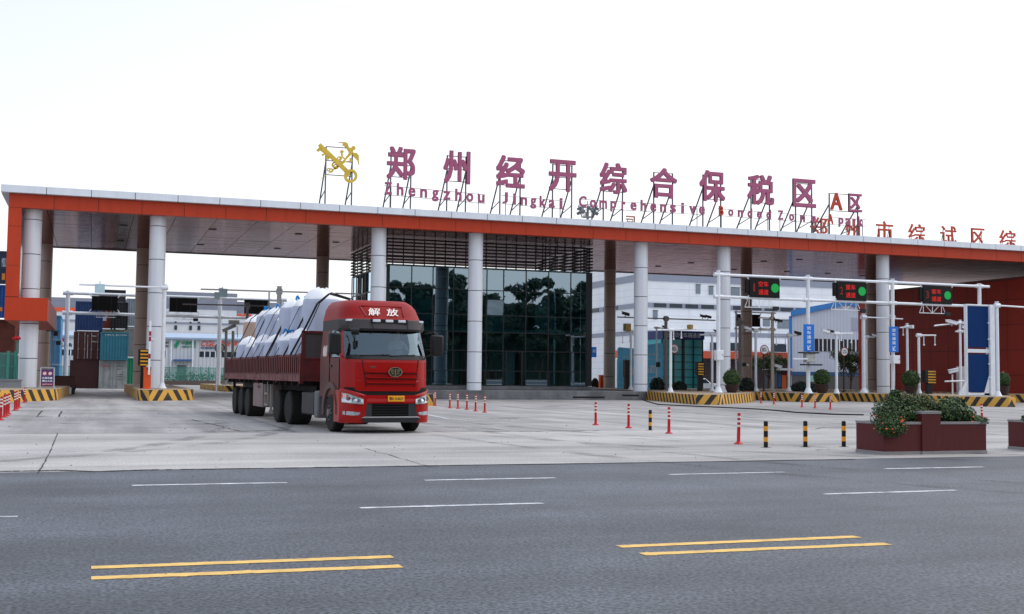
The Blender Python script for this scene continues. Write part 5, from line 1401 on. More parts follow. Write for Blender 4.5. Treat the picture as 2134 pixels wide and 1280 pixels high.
bush('leafy_shrub', 'dense green shrub filling the planter left half with one upright sprig', (X0 + .75, my_, .62), [((.0, 0, .28), (.46, .42, .38), .45), ((-.16, -.05, .54), (.18, .18, .24), .14), ((-.12, -.05, .78), (.12, .11, .14), .1), ((.38, 0, .24), (.34, .40, .34), .4)], 5200, .034)
bush('nandina_shrub', 'tall fine leaved shrub with reddish tips behind the planter block', (pa + mx_ + .15, my_ + .15, .62), [((0, 0, .46), (.56, .38, .40), .6), ((-.28, 0, .6), (.32, .28, .28), .25), ((.36, 0, .56), (.34, .3, .28), .25), ((0, -.2, .3), (.6, .2, .3), .3)], 6500, .026, mats=[leafA, leafB, mat('leaf_olive', (84, 84, 48), .6)], pet=None)
bush('broadleaf_shrub', 'broad leaved dark shrub filling the planter right half', (X1 - .6, my_, .62), [((-.1, -.05, .32), (.46, .42, .38), .5), ((.1, 0, .5), (.3, .32, .27), .25), ((.28, 0, .24), (.36, .38, .34), .35)], 3600, .044)
bush('marigold_bush', 'small orange flowered plant drooping over the planter right end', (X1 - .06, Y0 + .25, .6), [((0, 0, .12), (.28, .3, .17), 1)], 1300, .03, flowers=4, cat='plant')
X2 = 20.42
P2, w2_, d2_, q2_ = planter(X2, X2 + 2.5, 21.25, 22.2, 'red granite planter cut off by the right picture edge')
bush('marigold_bush', 'orange flowered plant at the second planter, right picture edge', (X2 + .1, 21.5, .62), [((-.05, -.05, .14), (.26, .3, .16), .6), ((.1, 0, .35), (.16, .2, .3), .4)], 1800, .03, flowers=5, cat='plant')
bush('leafy_shrub', 'dark shrub filling the second planter beyond the picture edge', (X2 + .7, 21.7, .62), [((0, 0, .28), (.56, .42, .42), 1)], 3000, .036)
# ---------------------------------------------------------------- containers
def container(label, x, y, z, rgb, front='door', L=6.06, w=2.44, h=2.59, rz=0.0, group='stacked shipping containers', var=.12, rgb2=None, words=(), nm=None, rods=True):
    r = thing('shipping_container', label, 'container', (x, y, z), rz, group)
    m = mat(nm or ('container_%d_%d_%d' % rgb), rgb, .6, var=var, scale=1.5, rgb2=rgb2)
    g = MB(); W2 = w / 2
    for sx in (-W2, W2 - .1):
        for sy in (0, L - .1): g.box(sx, sx + .1, sy, sy + .1, 0.02, h - .01)
    for z0 in (0.02, h - .13):
        g.box(-W2 + .1, W2 - .1, 0.002, .1, z0, z0 + .12); g.box(-W2 + .1, W2 - .1, L - .1, L - .002, z0, z0 + .12)
        g.box(-W2, -W2 + .1, .1, L - .1, z0, z0 + .11); g.box(W2 - .1, W2, .1, L - .1, z0, z0 + .11)
    g.build('frame', m, r, smooth=False)
    def corr(p0, p1, z0, z1, nrm, pitch=.28, dep=.045):
        p0 = Vector(p0); p1 = Vector(p1); d = (p1 - p0); ln = d.length; d.normalize(); k = int(ln / pitch); vs = []; g = MB()
        for i in range(k):
            for f, o in ((0, 0), (.3, 0), (.5, 1), (.8, 1)): vs.append(p0 + d * (ln * (i + f) / k) + Vector(nrm) * (dep * o))
        vs.append(p1); n = len(vs)
        g.v = [(v.x, v.y, z0) for v in vs] + [(v.x, v.y, z1) for v in vs]
        for i in range(n - 1): g.f.append([i, i + 1, n + i + 1, n + i]); g.m.append(0)
        return g
    g = corr((-W2 + .03, .1, 0), (-W2 + .03, L - .1, 0), .12, h - .12, (1, 0, 0)); q = corr((W2 - .03, L - .1, 0), (W2 - .03, .1, 0), .12, h - .12, (-1, 0, 0))
    o = len(g.v); g.v += q.v; g.f += [[o + i for i in f] for f in q.f]; g.m += q.m
    g.box(-W2 + .05, W2 - .05, .08, L - .05, h - .05, h - .02)
    g.build('side_wall', m, r, smooth=False)
    if front == 'blank':
        corr((-W2 + .1, .03, 0), (W2 - .1, .03, 0), .13, h - .12, (0, 1, 0), .24, .05).build('end_wall', m, r, smooth=False)
    elif front == 'flat':
        g = MB(); g.box(-W2 + .1, W2 - .1, .03, .08, .13, h - .12); g.build('end_wall', m, r)
    else:
        steel = mat('lock_rod', (150, 150, 150), .5, .3)
        for s in (-1, 1):
            g = MB(); a, c = (-W2 + .1, -.01) if s < 0 else (.01, W2 - .1); g.box(a, c, .03, .08, .14, h - .14)
            for k in (.26, .5, .74): zc = .14 + (h - .28) * k; g.box(a + .03, c - .03, .022, .032, zc - .02, zc + .02)
            d = g.build('door', m, r)
            if rods:
                g = MB()
                for f in (.28, .78): x_ = lerp(a, c, f); g.cyl((x_, .0, .08), (x_, .0, h - .08), .022, .022, 8); g.box(x_ - .05, x_ + .12, -.02, .02, 1.0, 1.04); [g.box(x_ - .045, x_ + .045, -.025, .03, zz, zz + .07) for zz in (.2, .9, 1.6, 2.3)]
                g.build('lock_rod', steel, d)
    for body, wx, wz, ww, wh, col in words:
        text('lettering', body, ww, wh, mat('lettering_%s' % col, {'r': (196, 40, 40), 'w': (206, 214, 218), 'k': (60, 62, 66), 'o': (226, 140, 60)}[col], .6), r, (wx, .018 if front == 'door' else .025, wz), .006, .012)
    return r
YCt = 114.0
def cx(px, Y=YCt): return at(px, 770, Y).x
xa_, xb_ = cx(178), cx(235.5)
maroon, brown, navy, teal = (62, 34, 34), (92, 46, 40), (34, 56, 96), (52, 112, 130)
container('plain dark maroon container at the bottom left of the stack', xa_ - .12, YCt, 0, maroon, 'flat')
container('pale grey container with doors and red lettering, bottom right of the stack', xb_, YCt - .1, 0, (172, 176, 174), 'door', rgb2=(134, 138, 136), words=(('GGCL', -.62, 2.08, .8, .2, 'r'), ('TGHU 486', .6, 2.08, .7, .1, 'k'), ('22G1', .55, 1.8, .4, .1, 'k'), ('30480', .65, 1.3, .5, .09, 'k'), ('67200', .65, 1.1, .5, .09, 'k'), ('28260', .62, .85, .5, .09, 'k')))
container('dark brown container with four door rods, middle left of the stack', xa_ + .12, YCt + .2, 2.6, (70, 38, 36), 'door', words=(('TEX', .55, 2.2, .4, .1, 'w'), ('45G1', .6, 1.7, .5, .1, 'w')))
container('teal ribbed container, middle right of the stack', xb_ + .05, YCt - .6, 2.6, teal, 'blank', words=(('UBLA 261734', .1, 2.33, 1.9, .1, 'w'),))
container('navy blue container high on the left of the stack', cx(182), YCt + 2.2, 5.35, navy, 'blank', h=2.75)
container('cream topped container behind the teal one', xb_ - .1, YCt + 6.2, 3.05, (196, 190, 162), 'blank')
container('rust brown container with white tag above the teal one', cx(218), YCt + 6, 5.72, (130, 62, 52), 'flat', w=1.9, words=(('▪', -.1, .95, .35, .4, 'w'),))
container('near black container beside the rust brown one', cx(249), YCt + 5.6, 5.72, (36, 34, 36), 'blank', w=1.5)
container('dark charcoal container on top of the stack', cx(232), YCt + 6.4, 8.35, (44, 42, 44), 'flat', h=1.2)
container('grey blue ribbed container at the top right behind the stack', cx(272) + 1.0, YCt + 14, 6.3, (128, 138, 148), 'blank', h=2.9, w=2.4)
container('green container glimpsed right of the white one', cx(274) + .5, YCt + 5, 0, (40, 128, 98), 'blank', h=2.9, w=2.3)
container('grey container standing under the grey blue one', cx(272) + 1.0, YCt + 14, 3.2, (118, 122, 124), 'flat', h=2.9)
container('grey base container standing under the stack at back right', cx(272) + 1.0, YCt + 14, 0.1, (104, 108, 110), 'flat', h=2.9)
for z, l in ((0, 'hidden dark base container below the cream topped one'),): container(l, xb_ - .1, YCt + 6.2, z, (70, 70, 72), 'flat', h=3.0)
YL = 98.0
def cl(px, Y=YL): return at(px, 700, Y).x
container('navy container with orange mark at the picture left edge, topmost', cl(12) - 1.22, YL, 8.2, (40, 54, 74), 'flat', words=(('▮', .9, .6, .22, .5, 'o'), ('MSKU', .9, 1.7, .3, .7, 'w')))
container('bright blue container below the navy one at the left edge', cl(11.5) - 1.22, YL, 5.58, (36, 84, 148), 'blank', words=(('▮', .8, .7, .25, .3, 'o'),))
container('brown container behind the green fence at the left edge', cl(30) - 1.25, YL + 1, 2.9, (116, 60, 50), 'flat', rgb2=(84, 44, 38))
container('dark brown container at the bottom of the left edge stack', cl(30) - 1.25, YL + 1, 0.25, (70, 50, 46), 'flat')
for k, l in enumerate(('light blue container seen end on, lowest beside the back column', 'light blue container in the middle beside the back column', 'light blue container topmost beside the back column')):
    container(l, cl(114, 103), 103, .1 + 2.02 * k, (92, 150, 192), 'blank', w=.9 if k < 3 else 1, L=6, h=2.0, nm='container_light_blue')
# ---------------------------------------------------------------- left edge: wall, fence, notice board
wallm = mat('grey_rendered_wall', (128, 130, 136), .85, var=.08, scale=.8)
a = at(-60, 800, 72).x
r = thing('boundary_wall', 'low grey rendered wall at the left picture edge', 'wall', (a, 72, 0))
g = MB(); g.box(-6, at(44, 800, 72).x - a, 0, .3, 0, 1.0); g.box(-6, at(44, 800, 72).x - a + .04, -.04, .34, 1.0, 1.08); g.build('wall', wallm, r, smooth=False)
greenf = mat('fence_green', (60, 124, 112), .5, var=.08)
def mesh_mat(name, rgb, sc, th):
    m = bpy.data.materials.new(name); m.use_nodes = True; t = m.node_tree; b = t.nodes['Principled BSDF']; b.inputs['Base Color'].default_value = lin(rgb); b.inputs['Roughness'].default_value = .5
    o = t.nodes['Material Output']; mx = t.nodes.new('ShaderNodeMixShader'); tr = t.nodes.new('ShaderNodeBsdfTransparent')
    mx.inputs[0].default_value = th; t.links.new(tr.outputs[0], mx.inputs[1]); t.links.new(b.outputs[0], mx.inputs[2]); t.links.new(mx.outputs[0], o.inputs[0]); return m
netm = mesh_mat('green_wire_net', (72, 142, 126), 1, .30)
netd = mesh_mat('green_tinted_panel', (58, 112, 108), 1, .62)
def fence(name, label, x0, x1, Y, z0, z1, n, net, y1=None, group=None):
    r = thing(name, label, 'fence', (x0, Y, z0), 0, group); L_ = x1 - x0; dy = (y1 - Y) if y1 else 0
    for i in range(n + 1):
        g = MB(); g.box(-.05, .05, -.05, .05, 0, z1 - z0 + .1); g.build('post', greenf, r, loc=(L_ * i / n, dy * i / n, 0))
    g = MB()
    for z in (.05, (z1 - z0) / 2, z1 - z0 - .03): g.bar((0, 0, z), (L_, dy, z), .05)
    g.build('rail', greenf, r)
    g = MB(); g.add([(0, -.02, 0), (L_, dy - .02, 0), (L_, dy - .02, z1 - z0), (0, -.02, z1 - z0)], [(0, 1, 2, 3)]); g.add([(0, .02, 0), (L_, dy + .02, 0), (L_, dy + .02, z1 - z0), (0, .02, z1 - z0)], [(3, 2, 1, 0)]); g.build('net', net, r, smooth=False)
    return r
fence('panel_fence', 'dark green tinted panel fence on the low wall at left', a - 6, at(17, 700, 71.9).x, 72.15, 1.09, at(10, 735, 72).z, 3, netd)
fence('panel_fence', 'lower green tinted panel beside the first white column', at(18, 700, 73).x, at(31, 700, 73).x, 74, 1.0, at(20, 735, 74).z, 1, netd)
def pipe(px, y0, y1, Y, rad, m, name, label, cat, extra=None):
    p = at(px, y1, Y); q = at(px, y0, Y); r = thing(name, label, cat, (p.x, Y, max(0, p.z))); g = MB(); g.cyl((0, 0, 0), (0, 0, q.z - max(0, p.z)), rad, rad, 10); g.build('pole', m, r)
    if extra: extra(r, q.z - max(0, p.z))
    return r
def redtop(r, h):
    g = MB(); g.ball((0, 0, h), .18, 6, 0, .7); g.box(-.28, .1, -.06, .06, h - .08, h + .08); g.build('lamp', redp, r)
pipe(33.5, 705, 795, 74, .05, greenf, 'signal_pole', 'thin green pole with a red lamp behind the first column', 'pole', redtop)
pipe(40.5, 700, 795, 75.5, .05, polew, 'thin_pole', 'thin white pole just left of the first white column', 'pole')
def twocam(r, h):
    g = MB(); g.bar((-.4, -.05, h), (.5, -.05, h), .06); g.box(.1, .4, -.2, .1, h - .35, h - .05); g.box(.3, .6, -.2, .1, h - 1.0, h - .7); g.build('camera', camblack, r)
pipe(105, 690, 795, 90, .06, poleg, 'camera_pole', 'thin grey pole with two cameras behind the orange frame', 'pole', twocam)
# notice board
p = at(98, 806, 70.5)
r = thing('notice_board', 'leaning purple notice board with two no entry roundels', 'notice board', (p.x, 70.5, HI), R(4))
w, h = 27 * mpp(p), 43 * mpp(p)
fr = thing; g = MB()
for s in (-1, 1): g.bar((s * w / 2, -.1, 0), (s * w / 2 * .96, .18, h), .05); g.bar((s * w / 2, .55, 0), (s * w / 2 * .96, .18, h), .04); g.box(s * w / 2 - .1, s * w / 2 + .1, -.35, .6, 0, .06)
g.bar((-w / 2, .18, h), (w / 2, .18, h), .06); g.build('stand', mat('stand_steel', (170, 172, 176), .4, .4), r)
bd = MB(); bd.add([(-w / 2 + .04, -.055, .14), (w / 2 - .04, -.055, .14), (w / 2 - .06, .15, h - .1), (-w / 2 + .06, .15, h - .1)], [(0, 1, 2, 3), (3, 2, 1, 0)]); bo = bd.build('board', mat('notice_purple', (98, 76, 128), .5, var=.05), r, smooth=False)
tlt = -math.atan2(.205, h - .24)
def on(z): return -.055 + .205 * (z - .14) / (h - .24) - .012
for s in (-1, 1):
    g = MB(); z = h * .72; g.cyl((s * w * .2, on(z), z), (s * w * .2, on(z) - .01, z), w * .16, w * .16, 20); g.build('roundel', mat('roundel_red', (200, 60, 64), .5), r)
    g = MB(); g.cyl((s * w * .2, on(z) - .012, z), (s * w * .2, on(z) - .018, z), w * .12, w * .12, 20); g.bar((s * w * .2 - w * .09, on(z) - .022, z + w * .09), (s * w * .2 + w * .09, on(z) - .022, z - w * .09), w * .04, .01, 1); g.build('roundel_face', [wsign, mat('roundel_red', (200, 60, 64), .5)], r)
for body, zf in (('外来车辆', .5), ('禁止入内', .36)):
    o = text('lettering', body, w * .72, h * .10, wsign, r, (0, on(h * zf) - .01, h * zf), .006, .02); o.rotation_euler = (tlt, 0, 0)
g = MB(); z = h * .2; g.box(-w * .4, w * .4, on(z) - .012, on(z), z - h * .035, z + h * .035); g.build('stripe', mat('notice_red', (196, 56, 78), .5), r)
o = text('lettering', '违者责任自负', w * .7, h * .045, wsign, r, (0, on(z) - .016, z), .004, .01)
# things at the back of the first island
p = gp(126, 800, .3); p = at(127, 795, 84)
r = thing('concrete_block', 'dark brown block standing on the back of the first island', 'block', (p.x, 84, HI)); g = MB(); g.box(-.9, .9, -.3, .3, 0, .62); g.box(-.92, .92, -.32, .32, .62, .66); g.build('block', mat('block_brown', (66, 44, 40), .8, var=.15), r, bevel=.03)
p = gp(143, 821)
r = thing('loose_tyre', 'old tyre lying against the first island', 'tyre', (p.x, p.y, 0), .5)
g = MB(); g.lathe([(.24, -.14), (.45, -.13), (.5, -.08), (.5, .08), (.45, .13), (.24, .14)], (0, 0, .5), 28, 0, 'y'); g.build('tyre', rubber, r)
p = gp(131, 821.5)
r = thing('rubber_kerb', 'black and white striped rubber ramp beside the tyre', 'kerb ramp', (p.x, p.y - .2, 0), .35)
g = MB()
for k in range(6): g.slab([(-.75 + .25 * k, 0), (-.5 + .25 * k, 0), (-.5 + .25 * k, .12 + .07 * (k + 1)), (-.75 + .25 * k, .12 + .07 * k)], -.2, .2, k % 2)
g.build('ramp', [wsign, blk], r, smooth=False)
# ---------------------------------------------------------------- left gantry, its boards seen from behind
YH = 104.0
xg = at(139, 700, YH).x
lg = thing('lane_gantry', 'white pipe gantry over the left lanes carrying dark boards', 'gantry', (xg, YH, 0))
g = MB(); xe = at(596, 640, YH).x - xg
for y in (611, 652): g.cyl((-.1, 0, at(143, y, YH).z), (xe, 0, at(143, y, YH).z - .05), .13, .13, 14)
g.build('beam', polew, lg)
for px in (139, 457, 586):
    x = at(px, 700, YH).x - xg; zt = at(px, {139: 606, 457: 600, 586: 625}[px], YH).z
    g = MB(); g.cyl((0, 0, 0), (0, 0, zt), .19, .17, 16); g.cyl((-.4, 0, at(143, 611, YH).z), (.4, 0, at(143, 611, YH).z), .18, .18, 12); g.cyl((-.4, 0, at(143, 652, YH).z), (.4, 0, at(143, 652, YH).z), .18, .18, 12); g.build('post', polew, lg, loc=(x, 0, 0))
for x0, x1, y0, y1, lab in ((191, 245, 617, 648, 'black backed board on the left gantry, before the containers'), (353, 411, 621, 651, 'black backed board right of the second white column'), (509, 560, 625, 655, 'black backed board above the load of bags')):
    display(x0, x1, y0, y1, YH - .2, '', '', lab, True)
truss(200, 243, 661, YH, 'braced bracket under the left gantry in front of containers'); truss(363, 404, 665, YH, 'braced bracket under the board right of the second column')
r = pole(340.5, 808, 594, 73.2, .17, 'tall white pole tight against the second column with a long left arm', arms=[(165, 593, 350, 600)], cams=[(318, 708, 'w', .2)])
a_ = at(208, 600, 73.1)
r = thing('tag_reader', 'pale blue square reader hanging from the long left arm', 'reader', (a_.x, 73.0, a_.z), 0, 'pale square readers')
g = MB(); g.box(-.28, .28, -.12, -.05, -.3, .22); g.bar((0, -.05, .1), (0, 0, .4), .06); g.build('panel', mat('pale_blue_plate', (176, 202, 212), .5), r, bevel=.02)
r = pole(580, 800, 598, 84, .24, 'thick white pole rising behind the bags with a long thin arm', arms=[(418, 603, 748, 613)], flare=False, z0=0)
a_ = at(464, 611, 84)
r = thing('tag_reader', 'tilted pale blue reader on the long arm left of the load', 'reader', (a_.x, 83.8, a_.z), .5, 'pale square readers')
g = MB(); g.box(-.3, .3, -.12, -.05, -.3, .3); g.box(-.75, -.3, -.1, -.05, -.42, .02); g.bar((0, -.05, .1), (0, .1, .4), .06); g.build('panel', mat('pale_blue_plate', (176, 202, 212), .5), r, bevel=.02)
pole(514, 800, 632, 92, .17, 'grey pole above the rear of the trailer load', poleg, arms=[(380, 634, 562, 638)], flare=False, z0=0)
pole(559, 790, 607, 80, .09, 'slim red and white barrier pole above the bags', arms=[], boxes=[(557.6, 560.4, 626, 645, 'g')], flare=False, z0=0)
pole(601, 800, 635, 96, .1, 'short pole stub behind the blue knotted bag', flare=False, z0=0)
YP = 108
r = thing('camera_portal', 'small square steel portal with two legs left of the trailer', 'portal', (at(472, 800, YP).x, YP, .5))
p0, p1 = at(471, 690, YP), at(486, 685, YP); o_ = r.location.x
g = MB()
for px in (471.5, 486): q = at(px, 690, YP); g.cyl((q.x - o_, 0, 0), (q.x - o_, 0, q.z - .5), .13, .13, 10); g.cyl((q.x - o_, 0, 0), (q.x - o_, 0, .3), .3, .14, 10)
g.bar((p0.x - o_ - .3, 0, p0.z - .5), (p1.x - o_ + .2, 0, p1.z - .2), .3, .3); g.box(p1.x - o_ - .4, p1.x - o_ + .5, -.3, .3, p1.z - .1, p1.z + .25); g.bar((p1.x - o_ + .4, 0, p1.z - .3), (p1.x - o_ + .4, 0, p1.z - 1.3), .06); g.build('frame', mat('portal_grey', (112, 110, 108), .6), r)
# ---------------------------------------------------------------- low warehouse with company signs
WH = 165.0
ribbed = mat_panel('ribbed_wall_white', (196, 199, 202), (168, 173, 180), .5, 40, .5, lw=.06, var=.04)
xw0, xw1 = at(60, 750, WH).x, at(640, 750, WH).x
wa = thing('low_warehouse', 'long low white ribbed warehouse with company signs and blue eaves', 'warehouse', (xw0, WH, 0))
ez = at(300, 706, WH).z
g = MB(); g.box(0, xw1 - xw0, 0, 25, 0, ez); g.build('wall', ribbed, wa, smooth=False)
g = MB(); g.slab([(-.5, ez), (xw1 - xw0 + .5, ez), (xw1 - xw0 + .5, ez + .25), (-.5, ez + .25)], -.45, 0.0); g.add([(-.5, -.45, ez + .26), (xw1 - xw0 + .5, -.45, ez + .26), (xw1 - xw0 + .5, 12, ez + 1.2), (-.5, 12, ez + 1.2)], [(0, 1, 2, 3)]); g.build('roof', mat('roof_blue_grey', (150, 168, 190), .5, var=.06), wa, smooth=False)
winm = mat('dark_window_pane', (50, 58, 66), .12, var=.2, scale=1)
def wl_(px, py): q = at(px, py, WH); return q.x - xw0, q.z
for x0, x1, y0, y1, n in ((415, 505, 732.5, 745.5, 8), (122, 160, 728, 741, 3), (262, 285, 729, 742, 2), (338, 346, 731, 745, 1)):
    (a, z1), (c, z0) = wl_(x0, y0), wl_(x1, y1)
    for i in range(n):
        g = MB(); xa2, xb2 = lerp(a, c, i / n) + .06, lerp(a, c, (i + 1) / n) - .06; g.box(xa2, xb2, -.03, .02, z0, z1); f_ = g.build('window', winm, wa)
        g = MB(); g.box(xb2, xb2 + .12, -.06, .02, z0, z1); g.build('window_frame', white, f_)
(a, z1), (c, z0) = wl_(361, 749), wl_(398, 753)
g = MB(); g.slab([(a, z0), (c, z0), (c, z0 + .25), (a, z1)], -1.4, 0); g.build('awning', mat('awning_blue', (60, 96, 140), .6), wa)
(a, z1), (c, z0) = wl_(369, 761), wl_(388, 787)
g = MB(); g.box(a, c, -.05, .02, 0.5, z1); d = g.build('door', mat('door_grey_green', (92, 104, 104), .6), wa); g = MB(); g.box(a - .3, c + .3, -.6, 0, 0, .5); g.build('step', wallm, wa)
for px in (356, 400.5): 
    g = MB(); x_ = wl_(px, 760)[0]; g.cyl((x_, -.1, 0), (x_, -.1, ez), .12, .12, 8); g.build('downpipe', white, wa)
def wsgn(label, items, px, py):
    q = at(px, py, WH - .1); r = thing('wall_sign', label, 'company sign', (q.x, WH - .06, q.z), 0, 'company signs on the low warehouse'); r_ = []
    for it in items:
        body, x0, x1, y0, y1, m, *sh = it; a, c = at(x0, y1, WH - .1), at(x1, y0, WH - .1)
        if body.startswith('#'):
            g = MB()
            if body == '#panel': g.box(a.x - q.x, c.x - q.x, 0, .05, a.z - q.z, c.z - q.z)
            elif body == '#heart':
                cx_, cz_, w2, h2 = (a.x + c.x) / 2 - q.x, (a.z + c.z) / 2 - q.z, (c.x - a.x) / 2, (c.z - a.z) / 2; P_ = []
                for k in range(28): t = 2 * math.pi * k / 28; P_.append((cx_ + w2 * math.sin(t) ** 3, cz_ + h2 * (13 * math.cos(t) - 5 * math.cos(2 * t) - 2 * math.cos(3 * t) - math.cos(4 * t)) / 15))
                P_.reverse(); g.slab(P_, -.06, -.01)
            elif body == '#post':
                w2, h2 = c.x - a.x, c.z - a.z; X_ = a.x - q.x; Z_ = a.z - q.z
                for (u0, u1, v0, v1) in ((.35, 1.0, .78, 1.0), (.2, .85, .54, .74), (.0, .8, .30, .50), (.12, .62, .0, .24)): g.slab([(X_ + w2 * u0, Z_ + h2 * v0), (X_ + w2 * (u1 - .12), Z_ + h2 * v0), (X_ + w2 * u1, Z_ + h2 * v1), (X_ + w2 * (u0 + .12), Z_ + h2 * v1)], -.07, -.01)
                g.slab([(X_ + w2 * .3, Z_ + h2 * .2), (X_ + w2 * .46, Z_ + h2 * .2), (X_ + w2 * .52, Z_ + h2 * .85), (X_ + w2 * .38, Z_ + h2 * .85)], -.064, -.012)
            elif body == '#cloud':
                w2, h2 = c.x - a.x, c.z - a.z
                for u, v, rr in ((.25, .35, .2), (.5, .6, .3), (.75, .4, .22)):
                    for k in range(14):
                        t, t2 = math.pi * (-.2 + 1.4 * k / 14), math.pi * (-.2 + 1.4 * (k + 1) / 14); g.bar((a.x - q.x + w2 * u + w2 * rr * math.cos(t), -.05, a.z - q.z + h2 * v + w2 * rr * math.sin(t)), (a.x - q.x + w2 * u + w2 * rr * math.cos(t2), -.05, a.z - q.z + h2 * v + w2 * rr * math.sin(t2)), .09)
                g.bar((a.x - q.x, -.05, a.z - q.z + .1), (c.x - q.x, -.05, a.z - q.z + .1), .09)
            elif body == '#bolt':
                g.bar((a.x - q.x, -.05, a.z - q.z), (c.x - q.x, -.05, c.z - q.z), .16); g.bar(((a.x + c.x) / 2 - q.x - .3, -.05, (a.z + c.z) / 2 - q.z + .35), ((a.x + c.x) / 2 - q.x + .1, -.05, (a.z + c.z) / 2 - q.z - .1), .14)
            g.build({'#panel': 'panel', '#heart': 'heart', '#post': 'logo', '#cloud': 'logo', '#bolt': 'mark'}[body], m, r)
        else: text('lettering', body, c.x - a.x, c.z - a.z, m, r, ((a.x + c.x) / 2 - q.x, -.02, (a.z + c.z) / 2 - q.z), .05, .018, 0, *(sh or (0,)))
sg = mat('sign_green', (24, 142, 98), .5); srd = mat('sign_red', (222, 78, 58), .5); sbl = mat('sign_blue_dark', (62, 96, 140), .5); scr = mat('sign_crimson', (198, 40, 70), .5); spn = mat('sign_panel_pale', (206, 214, 222), .5); scy = mat('sign_sky_blue', (88, 172, 214), .5)
wsgn('pale sign panel with a crimson heart over dark characters', [('#panel', 122, 155, 701, 728, spn), ('#heart', 126, 143, 704, 713, scr), ('名品购', 123, 150, 715, 723, blk)], 138, 714)
wsgn('pale sign panel with a sky blue cloud outline', [('#panel', 264, 284, 705, 730, spn), ('#cloud', 266, 283, 712, 724, scy)], 274, 717)
wsgn('green flying ribbon logo with green lettering', [('#post', 361.5, 376, 711, 725, sg), ('中国邮政', 378, 409, 711.5, 718.5, sg), ('CHINA POST', 378.5, 409, 721, 724.5, sg)], 385, 718)
wsgn('slanted red CGL letters on the ribbed wall', [('CGL', 418.5, 448, 711.5, 721.5, srd, .25), ('中外运国际物流', 418, 447, 723.5, 727, sbl)], 432, 718)
wsgn('two rows of small dark characters by the second column', [('ESS', 341.5, 351.5, 712, 716, blk), ('速运', 341, 351, 719.5, 723, blk)], 346, 717)
wsgn('row of red dart marks right of the red letters', [('#bolt', 464, 470, 713, 720, srd), ('#bolt', 474, 480, 714, 721, srd), ('#bolt', 489, 495, 713, 720, srd)], 479, 718)
fence('mesh_fence', 'long green wire mesh fence in front of the low warehouse', at(100, 780, 150).x, at(560, 780, 150).x, 150, .3, at(400, 766, 150).z, 28, netm)
r = thing('kerb_wall', 'low brown kerb wall under the green mesh fence', 'wall', (at(100, 790, 149.5).x, 149.6, 0)); g = MB(); g.box(0, at(560, 790, 149.5).x - at(100, 790, 149.5).x, 0, .25, 0, .55); g.build('wall', mat('kerb_brown', (96, 84, 78), .9, var=.15), r)
g = MB(); random.seed(91)
x_ = at(330, 780, 153).x
while x_ < at(560, 780, 153).x: g.leaves((x_, 153 + random.uniform(-.5, .8), 1.0), (1.1, .7, random.uniform(.7, 1.2)), 80, .16, (0, 1), .2); x_ += 1.0
tag(g.build('hedge', [leafA, leafC], smooth=False), 'low green hedge running behind the wire mesh fence', 'hedge')
# ---------------------------------------------------------------- tall grey and white blocks behind
gcl = mat_panel('grey_cladding', (134, 138, 152), (120, 124, 138), 3, .9, .5, lw=.03); wcl = mat_panel('white_cladding', (214, 217, 221), (194, 198, 206), 6, 1.1, .5, lw=.025)
ocl = mat('orange_band', (224, 92, 62), .5, var=.04); band = mat('grey_band', (140, 146, 160), .5, var=.05)
def block(label, px0, px1, ytop, Y, bands, wins=(), depth=30, z_white=None):
    a, c = at(px0, 700, Y).x, at(px1, 700, Y).x; pm = (px0 + px1) / 2; zt = at(pm, ytop, Y).z
    r = thing('logistics_building', label, 'building', (a, Y, 0), 0, 'tall grey and white logistics buildings'); w = c - a
    zw = at(pm, z_white, Y).z
    g = MB(); g.box(0, w, 0, depth, 0, zw); g.build('wall', wcl, r, smooth=False)
    g = MB(); g.box(-.05, w + .05, -.05, depth, zw, zt); g.build('parapet', gcl, r, smooth=False)
    for y0, y1, m, bx0, bx1 in bands:
        g = MB(); g.box((at(bx0, y0, Y).x - a) if bx0 else .02, (at(bx1, y0, Y).x - a) if bx1 else w - .02, -.12, 0, at(pm, y1, Y).z, at(pm, y0, Y).z); g.build('band', m, r)
    for x0, x1, y0, y1 in wins:
        g = MB(); p, q = at(x0, y1, Y), at(x1, y0, Y); g.box(p.x - a, q.x - a, -.16, 0, p.z, q.z); g.build('window', winm, r)
block('grey topped white building with an orange band behind the containers', 60, 330, 622, 214, [(643, 651, ocl, 62, 162), (667, 671, band, None, None), (643.2, 650.9, ocl, 300, 329)], z_white=643)
block('tallest grey topped white building between the columns, small windows', 333, 492, 609.5, 220, [(672.5, 676.5, band, None, None)], [(363, 369, 678.5, 687.5), (394, 400, 679, 688), (411.5, 417.5, 679, 688), (364, 368, 670, 673), (395, 399, 671, 674), (412, 417, 671, 674)], z_white=645)
block('lower grey topped building with orange strip above the bags', 493, 700, 632, 232, [(657, 662.5, ocl, 494, 524), (675, 679, band, None, None)], z_white=656)
